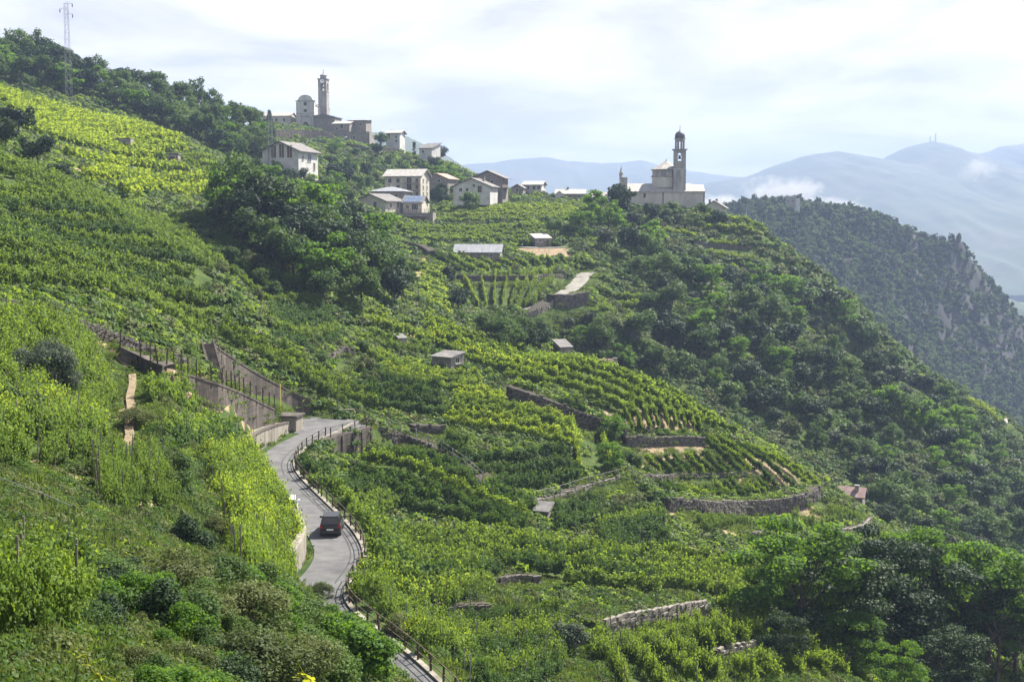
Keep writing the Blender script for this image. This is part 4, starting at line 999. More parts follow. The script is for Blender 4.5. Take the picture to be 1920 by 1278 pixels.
def opening(root, face, u, z, w, h, W_, D_, kind='window', shutters=False):
    """a framed window or door on one face of a w x d block"""
    ang = {'f': 0, 'r': R(90), 'b': R(180), 'l': R(-90)}[face]; off = {'f': D_ / 2, 'b': D_ / 2, 'r': W_ / 2, 'l': W_ / 2}[face]
    Mx = Matrix.Rotation(ang, 4, 'Z') @ Matrix.Translation((u, -off, z))
    fr = 0.12
    pn = MB().box(-w / 2, w / 2, -0.03, 0.12, 0, h, Mx).build(kind, M['wood'] if kind == 'door' else M['glass'], root)
    f = MB(); f.box(-w / 2 - fr, w / 2 + fr, -0.09, 0.1, h + 0.002, h + fr, Mx).box(-w / 2 - fr - 0.06, w / 2 + fr + 0.06, -0.16, 0.1, -fr, -0.002, Mx)
    f.box(-w / 2 - fr, -w / 2 - 0.002, -0.09, 0.1, 0, h, Mx).box(w / 2 + 0.002, w / 2 + fr, -0.09, 0.1, 0, h, Mx)
    if kind == 'window': f.box(-0.04, 0.04, -0.06, -0.032, 0, h, Mx)
    f.build('frame', M['frame'], pn)
    if shutters:
        for sg in (-1, 1): MB().box(sg * (w / 2 + 0.3) - 0.27, sg * (w / 2 + 0.3) + 0.27, -0.18, -0.1, 0, h, Mx).build('shutter', M['shutter'], pn)
    return pn

def house(name, label, cat, px, py, D, wpx, hpx, depth, yaw=0, wall='plaster_cream', roof='roof_stone', rtype='gable', axis='x', rise=1.6, over=0.5, win=(), doors=(), chim=(), group=None, sink=4.0, shut=False):
    """a house whose front foot is at (px, py), wpx wide and hpx to the eaves in the photograph"""
    D = D or hit1(px, py)[1]
    k = D / F; w, h = wpx * k, hpx * k; p = at(px, py, D)
    t0 = thing(name, label, cat, tuple(p), R(yaw), group)
    c = MB()
    hw, hd = w / 2, depth / 2
    if rtype == 'gable' and axis == 'x': c.prism([(-hd, -sink), (hd, -sink), (hd, h), (0, h + rise), (-hd, h)], -hw, hw, 'x')
    elif rtype == 'gable': c.prism([(-hw, -sink), (hw, -sink), (hw, h), (0, h + rise), (-hw, h)], -hd, hd, 'y')
    elif rtype == 'shed': c.prism([(-hd, -sink), (hd, -sink), (hd, h + rise), (-hd, h)], -hw, hw, 'x')
    else: c.box(-hw, hw, -hd, hd, -sink, h)
    wl = c.build('wall', M[wall], t0)
    r = MB()
    if rtype == 'gable': roof_gable(r, w, depth, h + 0.03, rise, over, 0.22, axis)
    elif rtype == 'hip': roof_hip(r, w, depth, h + 0.1, rise, over)
    elif rtype == 'shed': s = rise / depth; r.prism([(-hd - over, h - s * over + 0.03), (hd + over, h + rise + s * over + 0.03), (hd + over, h + rise + s * over + 0.23), (-hd - over, h - s * over + 0.23)], -hw - over, hw + over, 'x')
    else: r.box(-hw - over, hw + over, -hd - over, hd + over, h + 0.003, h + 0.25)
    rf = r.build('roof', M[roof], t0)
    for (x, y, hh) in chim:
        MB().box(x * w - 0.35, x * w + 0.35, y * depth - 0.35, y * depth + 0.35, h * 0.8, h + rise + hh).box(x * w - 0.45, x * w + 0.45, y * depth - 0.45, y * depth + 0.45, h + rise + hh + 0.002, h + rise + hh + 0.15).build('chimney', M['stone_wall'], rf)
    for (f_, u, z, ww, hh) in win: opening(t0, f_, u * (w if f_ in 'fb' else depth), z * h, ww, hh, w, depth, 'window', shut)
    for (f_, u, z, ww, hh) in doors: opening(t0, f_, u * (w if f_ in 'fb' else depth), z * h, ww, hh, w, depth, 'door')
    return t0, w, h

# ---- church on the right: long plain nave, drum under a cone, bell tower with lantern and dome
D0 = 420.0; k = D0 / F
def Z(py, base=397): return (base - py) * k
o = at(1248, 397, D0); t0 = thing('church', 'old grey church with a domed bell tower standing on the vineyard spur', 'church', tuple(o), R(-4))
X = lambda px: (px - 1248) * k
nd = 13.0
MB().prism([(0, -5), (nd, -5), (nd, Z(359)), (nd / 2, Z(346)), (0, Z(359))], X(1177), X(1320), 'x').build('nave_wall', M['plaster_old'], t0)
b = MB(); e = 0.5
zr, ze = Z(345.5), Z(359)
b.prism([(nd / 2, zr), (-e, ze - 0.3), (-e, ze - 0.02), (nd / 2, zr + 0.28)][::-1], X(1177), X(1296), 'x')
b.prism([(nd / 2, zr), (nd + e, ze - 0.3), (nd + e, ze - 0.02), (nd / 2, zr + 0.28)], X(1177), X(1296), 'x')
rf = b.build('roof', M['roof_stone'], t0)
b = MB(); b.add([(X(1296), nd / 2, zr + 0.27), (X(1296), -e, ze - 0.02), (X(1321), -e, ze - 0.02), (X(1321), nd + e, ze - 0.02), (X(1296), nd + e, ze - 0.02), (X(1296), -e, ze - 0.3), (X(1321), -e, ze - 0.3), (X(1321), nd + e, ze - 0.3)], [(0, 1, 2), (0, 2, 3), (0, 3, 4), (1, 5, 6, 2), (2, 6, 7, 3)])
b.build('roof_end', M['roof_stone'], t0)
MB().box(X(1176.5), X(1320.6), -0.14, -0.003, Z(361.5), Z(359.5)).build('cornice', M['stone_church'], t0)
for px in (1181, 1243, 1319): MB().box(X(px) - 0.14, X(px) + 0.14, -0.2, -0.005, -3, Z(361.6)).build('drainpipe', M['iron'], t0)
MB().box(X(1206.5), X(1211), -0.06, 0.1, Z(371), Z(362.5)).build('window', M['glass'], t0)
pn = MB(); pn.prism([(X(1251) + math.cos(a) * 0 + (X(1260) - X(1251)) * (0.5 + 0.5 * math.cos(a)), Z(382) + (Z(377) - Z(382)) * math.sin(a)) for a in np.linspace(0, math.pi, 9)], -0.06, 0.1, 'y'); pn.build('lunette_window', M['glass'], t0)
# facade block, seen edge on, with pinnacle, and the small porch
b = MB(); b.box(X(1163), X(1176.6), 1.0, nd - 1.0, -5, Z(333)).box(X(1162.4), X(1177.2), 0.8, nd - 0.8, Z(336), Z(334.8)).box(X(1163), X(1176.9), 0.7, 0.997, -5, Z(360)); b.build('facade', M['stain'], t0)
MB().lathe([(0.45, 0), (0.55, 0.2), (0.3, 0.5), (0.65, 1.1), (0.6, 1.6), (0.3, 2.0), (0.22, 2.3), (0.08, 3.4), (0.02, 4.0)], (X(1165), 1.6, Z(333) + 0.002), 10).build('pinnacle', M['stain'], t0)
MB().lathe([(0.45, 0), (0.55, 0.2), (0.3, 0.5), (0.6, 1.1), (0.3, 2.0), (0.06, 3.2), (0.02, 3.5)], (X(1165), nd - 1.6, Z(333) + 0.002), 10).build('pinnacle', M['stain'], t0)
b = MB(); b.box(X(1156.5), X(1162.9), 1.5, nd - 1.5, -5, Z(366)).box(X(1154.5), X(1162.9), 1.2, nd - 1.2, Z(366) + 0.003, Z(364)); b.build('porch', M['stain'], t0)
for px in (1164.5, 1169, 1174): MB().box(X(px) - 0.25, X(px) + 0.25, 0.56, 0.697, -4, Z(361)).build('pilaster', M['stone_church'], t0)
# drum
dc = (X(1250), nd / 2, 0); rd = 28.5 * k
b = MB(); b.lathe([(rd, Z(352)), (rd, Z(332))], dc, 8, R(22.5)); b.build('drum', M['plaster_old'], t0)
b = MB(); b.lathe([(rd, Z(331.9)), (rd + 0.35, Z(331)), (rd + 0.35, Z(329.6)), (rd - 0.15, Z(329.5)), (rd - 0.15, Z(319.5)), (rd + 0.35, Z(319)), (rd + 0.35, Z(318))], dc, 8, R(22.5)); b.build('drum_cornice', M['stain'], t0)
b = MB(); b.lathe([(rd + 0.45, Z(317.9)), (rd * 0.93, Z(315.5)), (0.25, Z(302)), (0.1, Z(298.5))], dc, 8, R(22.5)); b.build('drum_roof', M['roof_stone'], t0)
MB().box(X(1241), X(1248), dc[1] - rd * 0.93 - 0.05, dc[1] - rd * 0.8, Z(347), Z(334)).build('blind_window', M['stone_church'], t0)
# bell tower
tc0 = (X(1273.5), 2.2); tw = 11.3 * k
def tower_box(b, w, z0, z1, inset=0.0): return b.box(tc0[0] - w, tc0[0] + w, tc0[1] - w, tc0[1] + w, z0, z1)
b = MB(); tower_box(b, tw, Z(362), Z(319.2)); b.build('tower_base', M['stain'], t0)
b = MB(); tower_box(b, tw + 0.15, Z(319.1), Z(317.8)); b.build('string_course', M['stone_church'], t0)
def arch_stage(name, z0, zs, zt, z1, w, open_w, mat, n=8):
    """a square stage with a round arched opening through each side"""
    b = MB(); x0, y0 = tc0
    for sx in (-1, 1):
        for sy in (-1, 1):
            xa, xb = sorted((x0 + sx * open_w, x0 + sx * w)); ya, yb = sorted((y0 + sy * open_w, y0 + sy * w)); b.box(xa, xb, ya, yb, z0, z1)
    # spandrels over the openings
    for (ax, sg) in (('y', -1), ('y', 1), ('x', -1), ('x', 1)):
        for i in range(n):
            a0, a1 = math.pi * i / n, math.pi * (i + 1) / n
            u0, u1 = open_w * math.cos(a1), open_w * math.cos(a0); h0, h1 = zs + (zt - zs) * math.sin(a1), zs + (zt - zs) * math.sin(a0)
            c0 = x0 if ax == 'y' else y0; q0, q1 = sorted(((y0 if ax == 'y' else x0) + sg * w, (y0 if ax == 'y' else x0) + sg * open_w))
            b.prism([(c0 + u0, h0), (c0 + u1, h1), (c0 + u1, z1), (c0 + u0, z1)], q0 + 0.004, q1 - 0.004, ax)
    return b.build(name, mat, t0)
b = MB(); tower_box(b, tw - 0.05, Z(317.7), Z(303)); b.build('tower_shaft', M['tower_stone'], t0)
arch_stage('belfry', Z(302.9), Z(292), Z(287.5), Z(283.5), tw - 0.05, 4.0 * k, M['tower_stone'])
b = MB(); tower_box(b, tw + 0.1, Z(283.4), Z(282.6)); tower_box(b, tw + 0.42, Z(282.5), Z(281)); b.build('belfry_cornice', M['stain'], t0)
b = MB(); b.lathe([(0.12, 0.95), (0.3, 0.9), (0.42, 0.5), (0.5, 0.2), (0.68, 0.0)], (tc0[0], tc0[1], Z(299)), 12); bl = b.build('bell', M['bronze'], t0, True)
MB().box(tc0[0] - 4.0 * k, tc0[0] + 4.0 * k, tc0[1] - 0.12, tc0[1] + 0.12, Z(299) + 1.0, Z(299) + 1.25).build('bell_beam', M['wood'], t0)
lw = 8.6 * k
b = MB()
for i in range(8):
    a = R(22.5 + 45 * i); b.lathe([(0.36, Z(280.9)), (0.3, Z(280)), (0.27, Z(268)), (0.38, Z(266.5))], (tc0[0] + math.cos(a) * (lw - 0.1), tc0[1] + math.sin(a) * (lw - 0.1), 0), 8)
b.build('lantern_columns', M['tower_stone'], t0)
b = MB(); b.lathe([(lw + 0.15, Z(266.4)), (lw + 0.2, Z(262.8)), (lw + 0.55, Z(262)), (lw + 0.55, Z(261))], (tc0[0], tc0[1], 0), 8, R(22.5)); b.build('lantern_cornice', M['stain'], t0)
b = MB(); rr = lw + 0.1; zb = Z(260.9)
b.lathe([(rr * 0.95, zb), (rr * 1.04, zb + 0.6), (rr * 0.98, zb + 1.2), (rr * 0.78, zb + 1.75), (rr * 0.45, zb + 2.15), (0.2, zb + 2.35), (0.14, zb + 2.6)], (tc0[0], tc0[1], 0), 16); b.build('dome', M['dome'], t0, True)
b = MB(); b.lathe([(0.1, zb + 2.55), (0.2, zb + 2.75), (0.06, zb + 2.95), (0.03, zb + 4.4)], (tc0[0], tc0[1], 0), 8).box(tc0[0] - 0.35, tc0[0] + 0.35, tc0[1] - 0.03, tc0[1] + 0.03, zb + 3.7, zb + 3.78); b.build('cross', M['iron'], t0)

# ---- church on the left hilltop
D0 = 600.0; k = D0 / F
o = at(573, 241, D0); t0 = thing('church', 'pale hilltop church with curved pediment and slender clock tower', 'church', tuple(o), R(-10))
Z = lambda py, base=241: (base - py) * k
X = lambda px: (px - 573) * k
hw = 17.5 * k; dl = 24.0
b = MB(); b.box(-hw, hw, 0, 1.2, -6, Z(191)); b.build('facade', M['stone_church'], t0)
cur = [(-hw * 0.95, Z(190)), (hw * 0.95, Z(190))] + [(hw * 0.8 * math.cos(a), Z(188.5) + (Z(179.5) - Z(188.5)) * math.sin(a)) for a in np.linspace(0.05, math.pi - 0.05, 12)]
b = MB(); b.prism(cur, 0.1, 1.1, 'y'); b.build('pediment', M['stone_church'], t0)
MB().box(-hw - 0.4, hw + 0.4, -0.35, 1.3, Z(190.9), Z(190)).build('cornice', M['stain'], t0)
MB().box(-hw - 0.1, hw + 0.1, -0.25, -0.003, Z(214), Z(213)).build('string_course', M['stain'], t0)
for sx in (-1, -0.45, 0.45, 1): MB().box(sx * hw * 0.92 - 0.35, sx * hw * 0.92 + 0.35, -0.2, -0.005, -2, Z(191.1)).build('pilaster', M['plaster_old'], t0)
for (py, hh) in ((199, 6), (211, 5.5)): MB().box(-0.7, 0.7, -0.12, 0.2, Z(py), Z(py - hh)).build('window', M['glass'], t0)
MB().prism([(-2.6, Z(219)), (2.6, Z(219)), (0, Z(215.5))], -0.7, -0.004, 'y').build('portal_gable', M['stain'], t0)
MB().box(-0.9, 0.9, -0.2, 0.1, -1, Z(229)).build('door', M['wood'], t0)
for sx in (-1, 1): MB().lathe([(0.3, -1), (0.27, Z(220))], (sx * 2.3, -0.45, 0), 8).build('portal_column', M['stone_church'], t0)
b = MB(); b.prism([(-hw + 0.5, -6), (hw - 0.3, -6), (hw - 0.3, Z(198)), (0, Z(190.5)), (-hw + 0.5, Z(198))], 1.2, dl, 'y'); b.build('nave_wall', M['plaster_white'], t0)
b = MB()
for sg in (-1, 1):
    pr = [(0, Z(190.6)), (sg * hw, Z(198.4)), (sg * hw, Z(197.4)), (0, Z(189.6))]
    b.prism(pr if sg < 0 else pr[::-1], 1.25, dl + 0.4, 'y')
b.build('roof', M['roof_stone'], t0)
b = MB(); b.box(hw + 0.02, X(631), -1.5, 9, -6, Z(222)); sc_ = b.build('sacristy_wall', M['stone_wall'], t0)
b = MB(); b.prism([(hw + 0.0, Z(222) + 0.01), (X(633), Z(222) + 0.01), (X(633), Z(220.6)), (X(612), Z(215.5)), (hw, Z(218))], -2.0, 9.5, 'y'); b.build('sacristy_roof', M['roof_dark'], t0)
tc0 = (X(593), 12.0); tw = 8.2 * k
b = MB(); tower_box(b, tw, -2, Z(170)); b.build('tower_shaft', M['tower_stone'], t0)
b = MB(); tower_box(b, tw + 0.2, Z(169.9), Z(168.8)); b.build('string_course', M['plaster_old'], t0)
arch_stage('belfry', Z(168.7), Z(158), Z(154.5), Z(147.5), tw, 3.2 * k, M['tower_stone'])
b = MB(); tower_box(b, tw + 0.35, Z(147.4), Z(146)); b.build('belfry_cornice', M['stain'], t0)
ck = MB(); ck.lathe([(1.0, 0), (1.0, 0.08)], (0, 0, 0), 20); cko = ck.build('clock_face', M['plate_white'], t0, loc=(tc0[0], tc0[1] - tw - 0.003, Z(151)), rot=(R(90), 0, 0))
MB().box(-0.05, 0.05, 0, 0.7, 0.082, 0.12).box(0, 0.55, -0.05, 0.05, 0.122, 0.15).build('clock_hand', M['black_paint'], cko)
MB().lathe([(0.12, 0.95), (0.3, 0.9), (0.45, 0.4), (0.65, 0.0)], (tc0[0], tc0[1], Z(164)), 12).build('bell', M['bronze'], t0)
b = MB(); rr = tw * 0.8; b.lathe([(rr, Z(145.9)), (rr * 0.9, Z(141)), (rr * 1.1, Z(140.4)), (rr * 1.1, Z(139.8)), (rr * 0.85, Z(138.4)), (rr * 0.4, Z(137)), (0.2, Z(135.8))], (tc0[0], tc0[1], 0), 8, R(22.5)); b.build('lantern', M['stain'], t0)
MB().lathe([(0.14, Z(136)), (0.3, Z(135)), (0.08, Z(134)), (0.04, Z(128))], (tc0[0], tc0[1], 0), 6).box(tc0[0] - 0.5, tc0[0] + 0.5, tc0[1] - 0.04, tc0[1] + 0.04, Z(131), Z(130.5)).build('cross', M['iron'], t0)
house('parish_building', 'long pale building joined to the left of the hilltop church', 'building', 520, 241, 606, 62, 21, 10, -8, 'plaster_cream', 'roof_stone', 'gable', 'x', 1.8, 0.4, [('f', u, 0.55, 1.0, 1.3) for u in (-0.3, 0.08, 0.32)] + [('f', 0.1, 0.05, 1.0, 1.0)])

# ---- houses
house('house', 'white house with wide gable and three tall brown shutters', 'house', 545, 319, 372, 72, 34, 13, -16, 'plaster_white', 'roof_dark', 'gable', 'y', 2.5, 0.9, [('f', -0.18, 0.62, 1.5, 3.4), ('f', 0.04, 0.62, 1.5, 3.8), ('f', 0.26, 0.62, 1.5, 3.4), ('r', 0.05, 0.45, 2.2, 2.2), ('r', -0.28, 0.5, 1.2, 1.4)], [('r', 0.3, 0.0, 1.2, 2.1)])
for o_ in [x for x in bpy.data.objects if x.name.startswith('window') and x.parent and x.parent.get('label', '').startswith('white house with wide')][:3]:
    o_.data = o_.data.copy(); o_.data.materials[0] = M['shutter']; o_.name = 'shutter'
hs, w, h = house('house', 'cream four storey house with balconies and pale stone roof', 'house', 764, 376, 430, 69, 45, 9.5, -14, 'plaster_cream', 'roof_stone', 'gable', 'x', 2.1, 0.8,
    [('f', u, z, 1.1, 1.35) for z in (0.18, 0.45, 0.72) for u in (-0.36, -0.13)] + [('f', 0.18, z, 1.6, 1.9) for z in (0.16, 0.43, 0.70)] + [('f', 0.4, z, 1.0, 1.3) for z in (0.18, 0.45, 0.72)] + [('r', u, z, 1.0, 1.3) for z in (0.18, 0.45, 0.72) for u in (-0.2, 0.22)])
for z in (0.14, 0.41, 0.68):
    bal = MB().box(0.03 * w, 0.5 * w, -9.5 / 2 - 1.1, -9.5 / 2 - 0.003, z * h - 0.12, z * h).build('balcony', M['concrete_pale'], hs)
    b = MB(); y = -9.5 / 2 - 1.05
    for i in range(14): xx = 0.04 * w + i * 0.45 * w / 13; b.box(xx - 0.02, xx + 0.02, y - 0.02, y + 0.02, z * h, z * h + 0.95)
    b.box(0.03 * w, 0.5 * w, y - 0.03, y + 0.03, z * h + 0.95, z * h + 1.0); b.build('railing', M['iron'], bal)
house('house', 'low house with pale hipped roof in front of the four storey house', 'house', 733, 376, 412, 64, 16, 9, -8, 'stone_wall', 'metal_roof', 'hip', 'x', 1.5, 0.6, [('f', -0.25, 0.25, 1.0, 1.2), ('f', 0.25, 0.25, 1.0, 1.2)], chim=[(-0.05, 0.1, 0.9)])
house('house', 'cream gabled house with grey roof at the left of the terrace', 'house', 712, 396, 400, 62, 19, 11, -24, 'plaster_cream', 'roof_dark', 'gable', 'y', 2.0, 0.8, [('f', -0.2, 0.3, 1.0, 1.3), ('f', 0.15, 0.3, 1.1, 1.9), ('r', -0.2, 0.3, 1.0, 1.4), ('r', 0.2, 0.3, 1.2, 1.9)])
hs, w, h = house('house', 'small cream house with blue panels covering its roof', 'house', 779, 396, 404, 36, 16, 8, -10, 'plaster_cream', 'roof_dark', 'gable', 'x', 1.9, 0.6, [('f', 0.05, 0.2, 0.9, 1.6), ('f', 0.22, 0.2, 0.9, 1.6), ('f', -0.25, 0.3, 0.8, 1.0)])
for i in range(4):
    for j in range(2):
        s = 1.9 / 4.0; y0 = -4.2 + j * 2.0; b = MB(); x0 = -w / 2 + 0.2 + i * (w - 0.4) / 4; x1 = x0 + (w - 0.4) / 4 - 0.1
        zt = lambda y: h + 0.03 + 1.9 + s * y + 0.22 + 0.06
        b.add([(x0, y0, zt(y0)), (x1, y0, zt(y0)), (x1, y0 + 1.9, zt(y0 + 1.9)), (x0, y0 + 1.9, zt(y0 + 1.9))] + [(x0, y0, zt(y0) + .05), (x1, y0, zt(y0) + .05), (x1, y0 + 1.9, zt(y0 + 1.9) + .05), (x0, y0 + 1.9, zt(y0 + 1.9) + .05)], [(0, 3, 2, 1), (4, 5, 6, 7), (0, 1, 5, 4), (1, 2, 6, 5), (2, 3, 7, 6), (3, 0, 4, 7)])
        b.build('panel', M['solar'], hs)
# terrace with fence below those houses
p = at(752, 408, 394); t0 = thing('terrace', 'dark terrace wall with a wire fence below the cream houses', 'terrace', tuple(p), R(-6)); k = 394 / F
MB().box(-62 * k, 60 * k, 0, 6, -4, 9 * k).build('wall', M['stone_wall'], t0)
b = MB()
for i in range(17): x = (-62 + i * 7.6) * k; b.tube((x, 0.1, 9 * k), (x, 0.1, 16 * k), 0.05, 0.05, 5)
for z in (10, 12, 14, 16): b.tube((-62 * k, 0.1, z * k), (60 * k, 0.1, z * k), 0.03, 0.03, 4)
b.build('wire_fence', M['iron'], t0)
MB().box(10 * k, 50 * k, -1.5, -0.003, -4, 2 * k).build('lean_to', M['wood'], t0)

house('house', 'white house with wide grey gable beside the climbing lane', 'house', 892, 362, 430, 70, 12, 10, -14, 'plaster_white', 'roof_dark', 'gable', 'y', 2.6, 0.8, [('f', -0.3, 0.2, 0.9, 1.1), ('f', -0.12, 0.2, 0.9, 1.1), ('f', 0.06, 0.9, 0.8, 0.9)], [('f', 0.22, 0.05, 1.4, 2.1)], [(0.2, 0.1, 0.5)])
hs, w, h = house('house', 'tall grey house with timber balcony behind the white gable', 'house', 920, 362, 442, 56, 28, 9, -12, 'stone_wall', 'roof_dark', 'gable', 'y', 2.2, 1.0, [('f', u, 0.6, 1.0, 1.2) for u in (-0.2, 0.15)])
b = MB()
for i in range(7): x = w / 2 + 0.1 + i * 0.25; b.box(x, x + 0.1, -4.3, -4.2, h * 0.3, h * 0.95)
b.box(w / 2, w / 2 + 1.9, -4.4, 3, h * 0.3, h * 0.3 + 0.15).box(w / 2, w / 2 + 1.9, -4.35, -4.25, h * 0.62, h * 0.66); b.build('balcony', M['wood'], hs)
house('house', 'small pale house with flat gable among the far houses', 'house', 1002, 364, 470, 34, 17, 8, -12, 'plaster_white', 'roof_stone', 'gable', 'x', 1.2, 0.7, [('f', -0.25, 0.5, 1.0, 1.2), ('f', 0.1, 0.5, 1.0, 1.2), ('f', 0.35, 0.5, 1.0, 1.2)])
house('house', 'narrow grey house attached left of the small pale house', 'house', 974, 364, 464, 22, 11, 8, -12, 'stone_wall', 'roof_dark', 'gable', 'y', 1.2, 0.4, [('f', 0.0, 0.4, 0.9, 1.1)])
house('house', 'low house with long pale tiled roof before the poplar like tree', 'house', 1070, 372, 455, 52, 8, 9, -4, 'stone_wall', 'roof_stone', 'gable', 'x', 1.5, 0.6, [('f', u, 0.2, 0.9, 0.9) for u in (-0.3, 0.0, 0.3)], chim=[(-0.1, 0.0, 0.8)])
house('house', 'small white outbuilding with pointed gable among far houses', 'house', 1048, 373, 448, 14, 8, 6, 0, 'plaster_white', 'roof_stone', 'gable', 'y', 1.0, 0.3)
house('house', 'little house with steep tiled roof left of the grey church', 'house', 1122, 385, 425, 27, 10, 7, 12, 'plaster_cream', 'roof_stone', 'gable', 'x', 2.3, 0.4, [('f', -0.15, 0.05, 2.0, 1.5)])
house('house', 'cream gabled house just right of the grey church', 'house', 1341, 402, 416, 38, 13, 9, -14, 'plaster_cream', 'roof_dark', 'gable', 'y', 2.0, 0.7, [('f', -0.18, 0.5, 0.8, 0.8), ('f', -0.18, 0.05, 0.9, 1.1)], chim=[(-0.3, 0.2, 0.4), (0.05, 0.1, 0.6)])
house('house', 'brown roofed old house right of the four storey house', 'house', 828, 346, 462, 44, 10, 9, -20, 'stone_wall', 'roof_tile', 'gable', 'y', 1.8, 0.6, [('f', 0.1, 0.4, 1.0, 1.0)])
# hilltop village below the left church
house('house', 'old grey house with slab roof right of the hilltop church', 'house', 646, 256, 585, 32, 22, 9, -12, 'stone_wall', 'roof_stone', 'gable', 'x', 1.2, 0.5, [('f', 0.05, 0.6, 1.2, 2.0), ('f', -0.25, 0.5, 0.9, 1.1)])
house('house', 'tall grey house with overhanging pale roof in hilltop village', 'house', 675, 256, 590, 34, 28, 9, -10, 'stone_wall', 'roof_stone', 'shed', 'x', 0.8, 0.9, [('f', -0.15, 0.65, 1.0, 1.2), ('f', 0.2, 0.65, 1.0, 1.2)])
house('house', 'roofless ruined stone house below the hilltop village', 'ruin', 677, 274, 570, 42, 24, 9, -8, 'stone_wall', 'stone_pale', 'flat', 'x', 0.3, 0.05, [('f', -0.2, 0.5, 0.9, 1.2)])
house('house', 'lone tall pale house on the ridge right of hilltop village', 'house', 742, 275, 560, 26, 24, 8, -12, 'plaster_white', 'roof_stone', 'gable', 'x', 1.2, 0.9, [('f', -0.3, 0.6, 1.2, 2.0), ('f', 0.25, 0.62, 0.9, 1.0), ('f', 0.25, 0.3, 0.9, 1.0)])
house('house', 'grey roofed house at the end of the village ridge', 'house', 806, 291, 545, 26, 12, 8, -24, 'plaster_white', 'roof_dark', 'shed', 'x', 2.2, 0.6, [('f', -0.2, 0.3, 0.9, 1.0)])
house('house', 'narrow mossy stone annex beneath the hilltop houses', 'house', 657, 270, 575, 20, 10, 6, -8, 'stone_wall', 'roof_dark', 'shed', 'x', 0.8, 0.3)

# ---- sheds and huts in the vines
hs, w, h = house('shed', 'long stone shed with shining zinc roof in the upper vines', 'shed', 898, 484, None, 84, 12, 6.5, -5, 'stone_wall', 'metal_roof', 'gable', 'x', 1.7, 0.5, [('f', -0.3, 0.2, 0.7, 0.7), ('f', 0.3, 0.25, 0.7, 0.7)], chim=[(0.0, 0.12, 0.5)])
house('shed', 'dark stone hut with slab roof seen from its corner', 'hut', 840, 690, None, 44, 22, 3.4, -34, 'stone_wall', 'roof_dark', 'shed', 'x', 0.5, 0.3, [('r', 0.0, 0.5, 0.9, 0.9)])
house('shed', 'white walled hut with brown slab roof at the edge of the forest', 'hut', 1138, 712, 262, 33, 21, 3.6, 8, 'plaster_old', 'roof_tile', 'gable', 'x', 1.9, 0.25, chim=[(0.42, -0.2, 0.3)])
house('shed', 'stone hut with dull red roof beside the curved terraces', 'hut', 1597, 950, 236, 44, 25, 4.4, -22, 'stone_wall', 'roof_red', 'gable', 'x', 1.2, 0.45, [('f', -0.2, 0.35, 0.5, 0.5)], chim=[(0.22, -0.15, 0.6)])
house('shed', 'tiny slate roofed hut half hidden in mid slope vines', 'hut', 1019, 970, None, 24, 14, 1.6, -20, 'concrete_pale', 'roof_dark', 'shed', 'x', 0.5, 0.25)
house('shed', 'ruined stone hut with dark doorway in the yellow terraces', 'ruin', 232, 284, None, 32, 22, 4, 6, 'stone_wall', 'stone', 'flat', 'x', 0.2, 0.02, doors=[('f', 0.28, 0.05, 0.9, 1.5)])
house('shed', 'low hut with a pale door and flat roof in the yellow terraces', 'hut', 325, 302, None, 22, 12, 3, 4, 'stone_wall', 'roof_dark', 'flat', 'x', 0.2, 0.2, doors=[('f', 0.0, 0.0, 1.5, 1.0)])
house('shed', 'stone shed with pale slab roof beside the gravel yard', 'shed', 1014, 455, None, 30, 8, 5, 14, 'stone_wall', 'roof_stone', 'shed', 'x', 1.0, 0.3, [('f', -0.2, 0.2, 0.8, 0.8)])
house('shed', 'dark stone hut sunk into the bright plot left of the spur', 'hut', 751, 650, None, 16, 16, 3, 20, 'stone_wall', 'roof_dark', 'shed', 'x', 0.4, 0.1)
house('shed', 'low lean to hut with slanted roof under the dense tree group', 'hut', 1055, 664, None, 24, 14, 3, 24, 'stone_wall', 'roof_dark', 'shed', 'x', 1.0, 0.2)
p = hit1(1421, 1016); k = p[1] / F; t0 = thing('water_tank', 'round stone topped water tank on a dark plinth below the terraces', 'tank', tuple(p))
MB().lathe([(9 * k, -1), (9 * k, 13 * k)], (0, 0, 0), 14).build('plinth', M['stone'], t0); MB().lathe([(13.5 * k, 13.1 * k), (14 * k, 17 * k), (11 * k, 20 * k), (3 * k, 21 * k)], (0, 0, 0), 14).build('cap', M['concrete'], t0)
hs, w, h = house('house', 'square grey block building alone on the rocky hill', 'building', 1482, 389, 905, 18, 19, 8, -10, 'stone_wall', 'roof_stone', 'flat', 'x', 0.2, 0.2, [('f', -0.25, 0.5, 1.2, 1.6), ('f', 0.2, 0.5, 1.2, 1.6)])
MB().box(w / 2 + 0.003, w / 2 + 3.0, -2, 3, -4, h * 0.9).build('side_block', M['plaster_white'], hs)
house('house', 'white building at the foot of the slope by the far right edge', 'building', 1874, 800, 372, 22, 10, 5, -15, 'plaster_white', 'roof_stone', 'gable', 'x', 1.0, 0.3, [('f', 0.1, 0.3, 0.8, 0.9)])

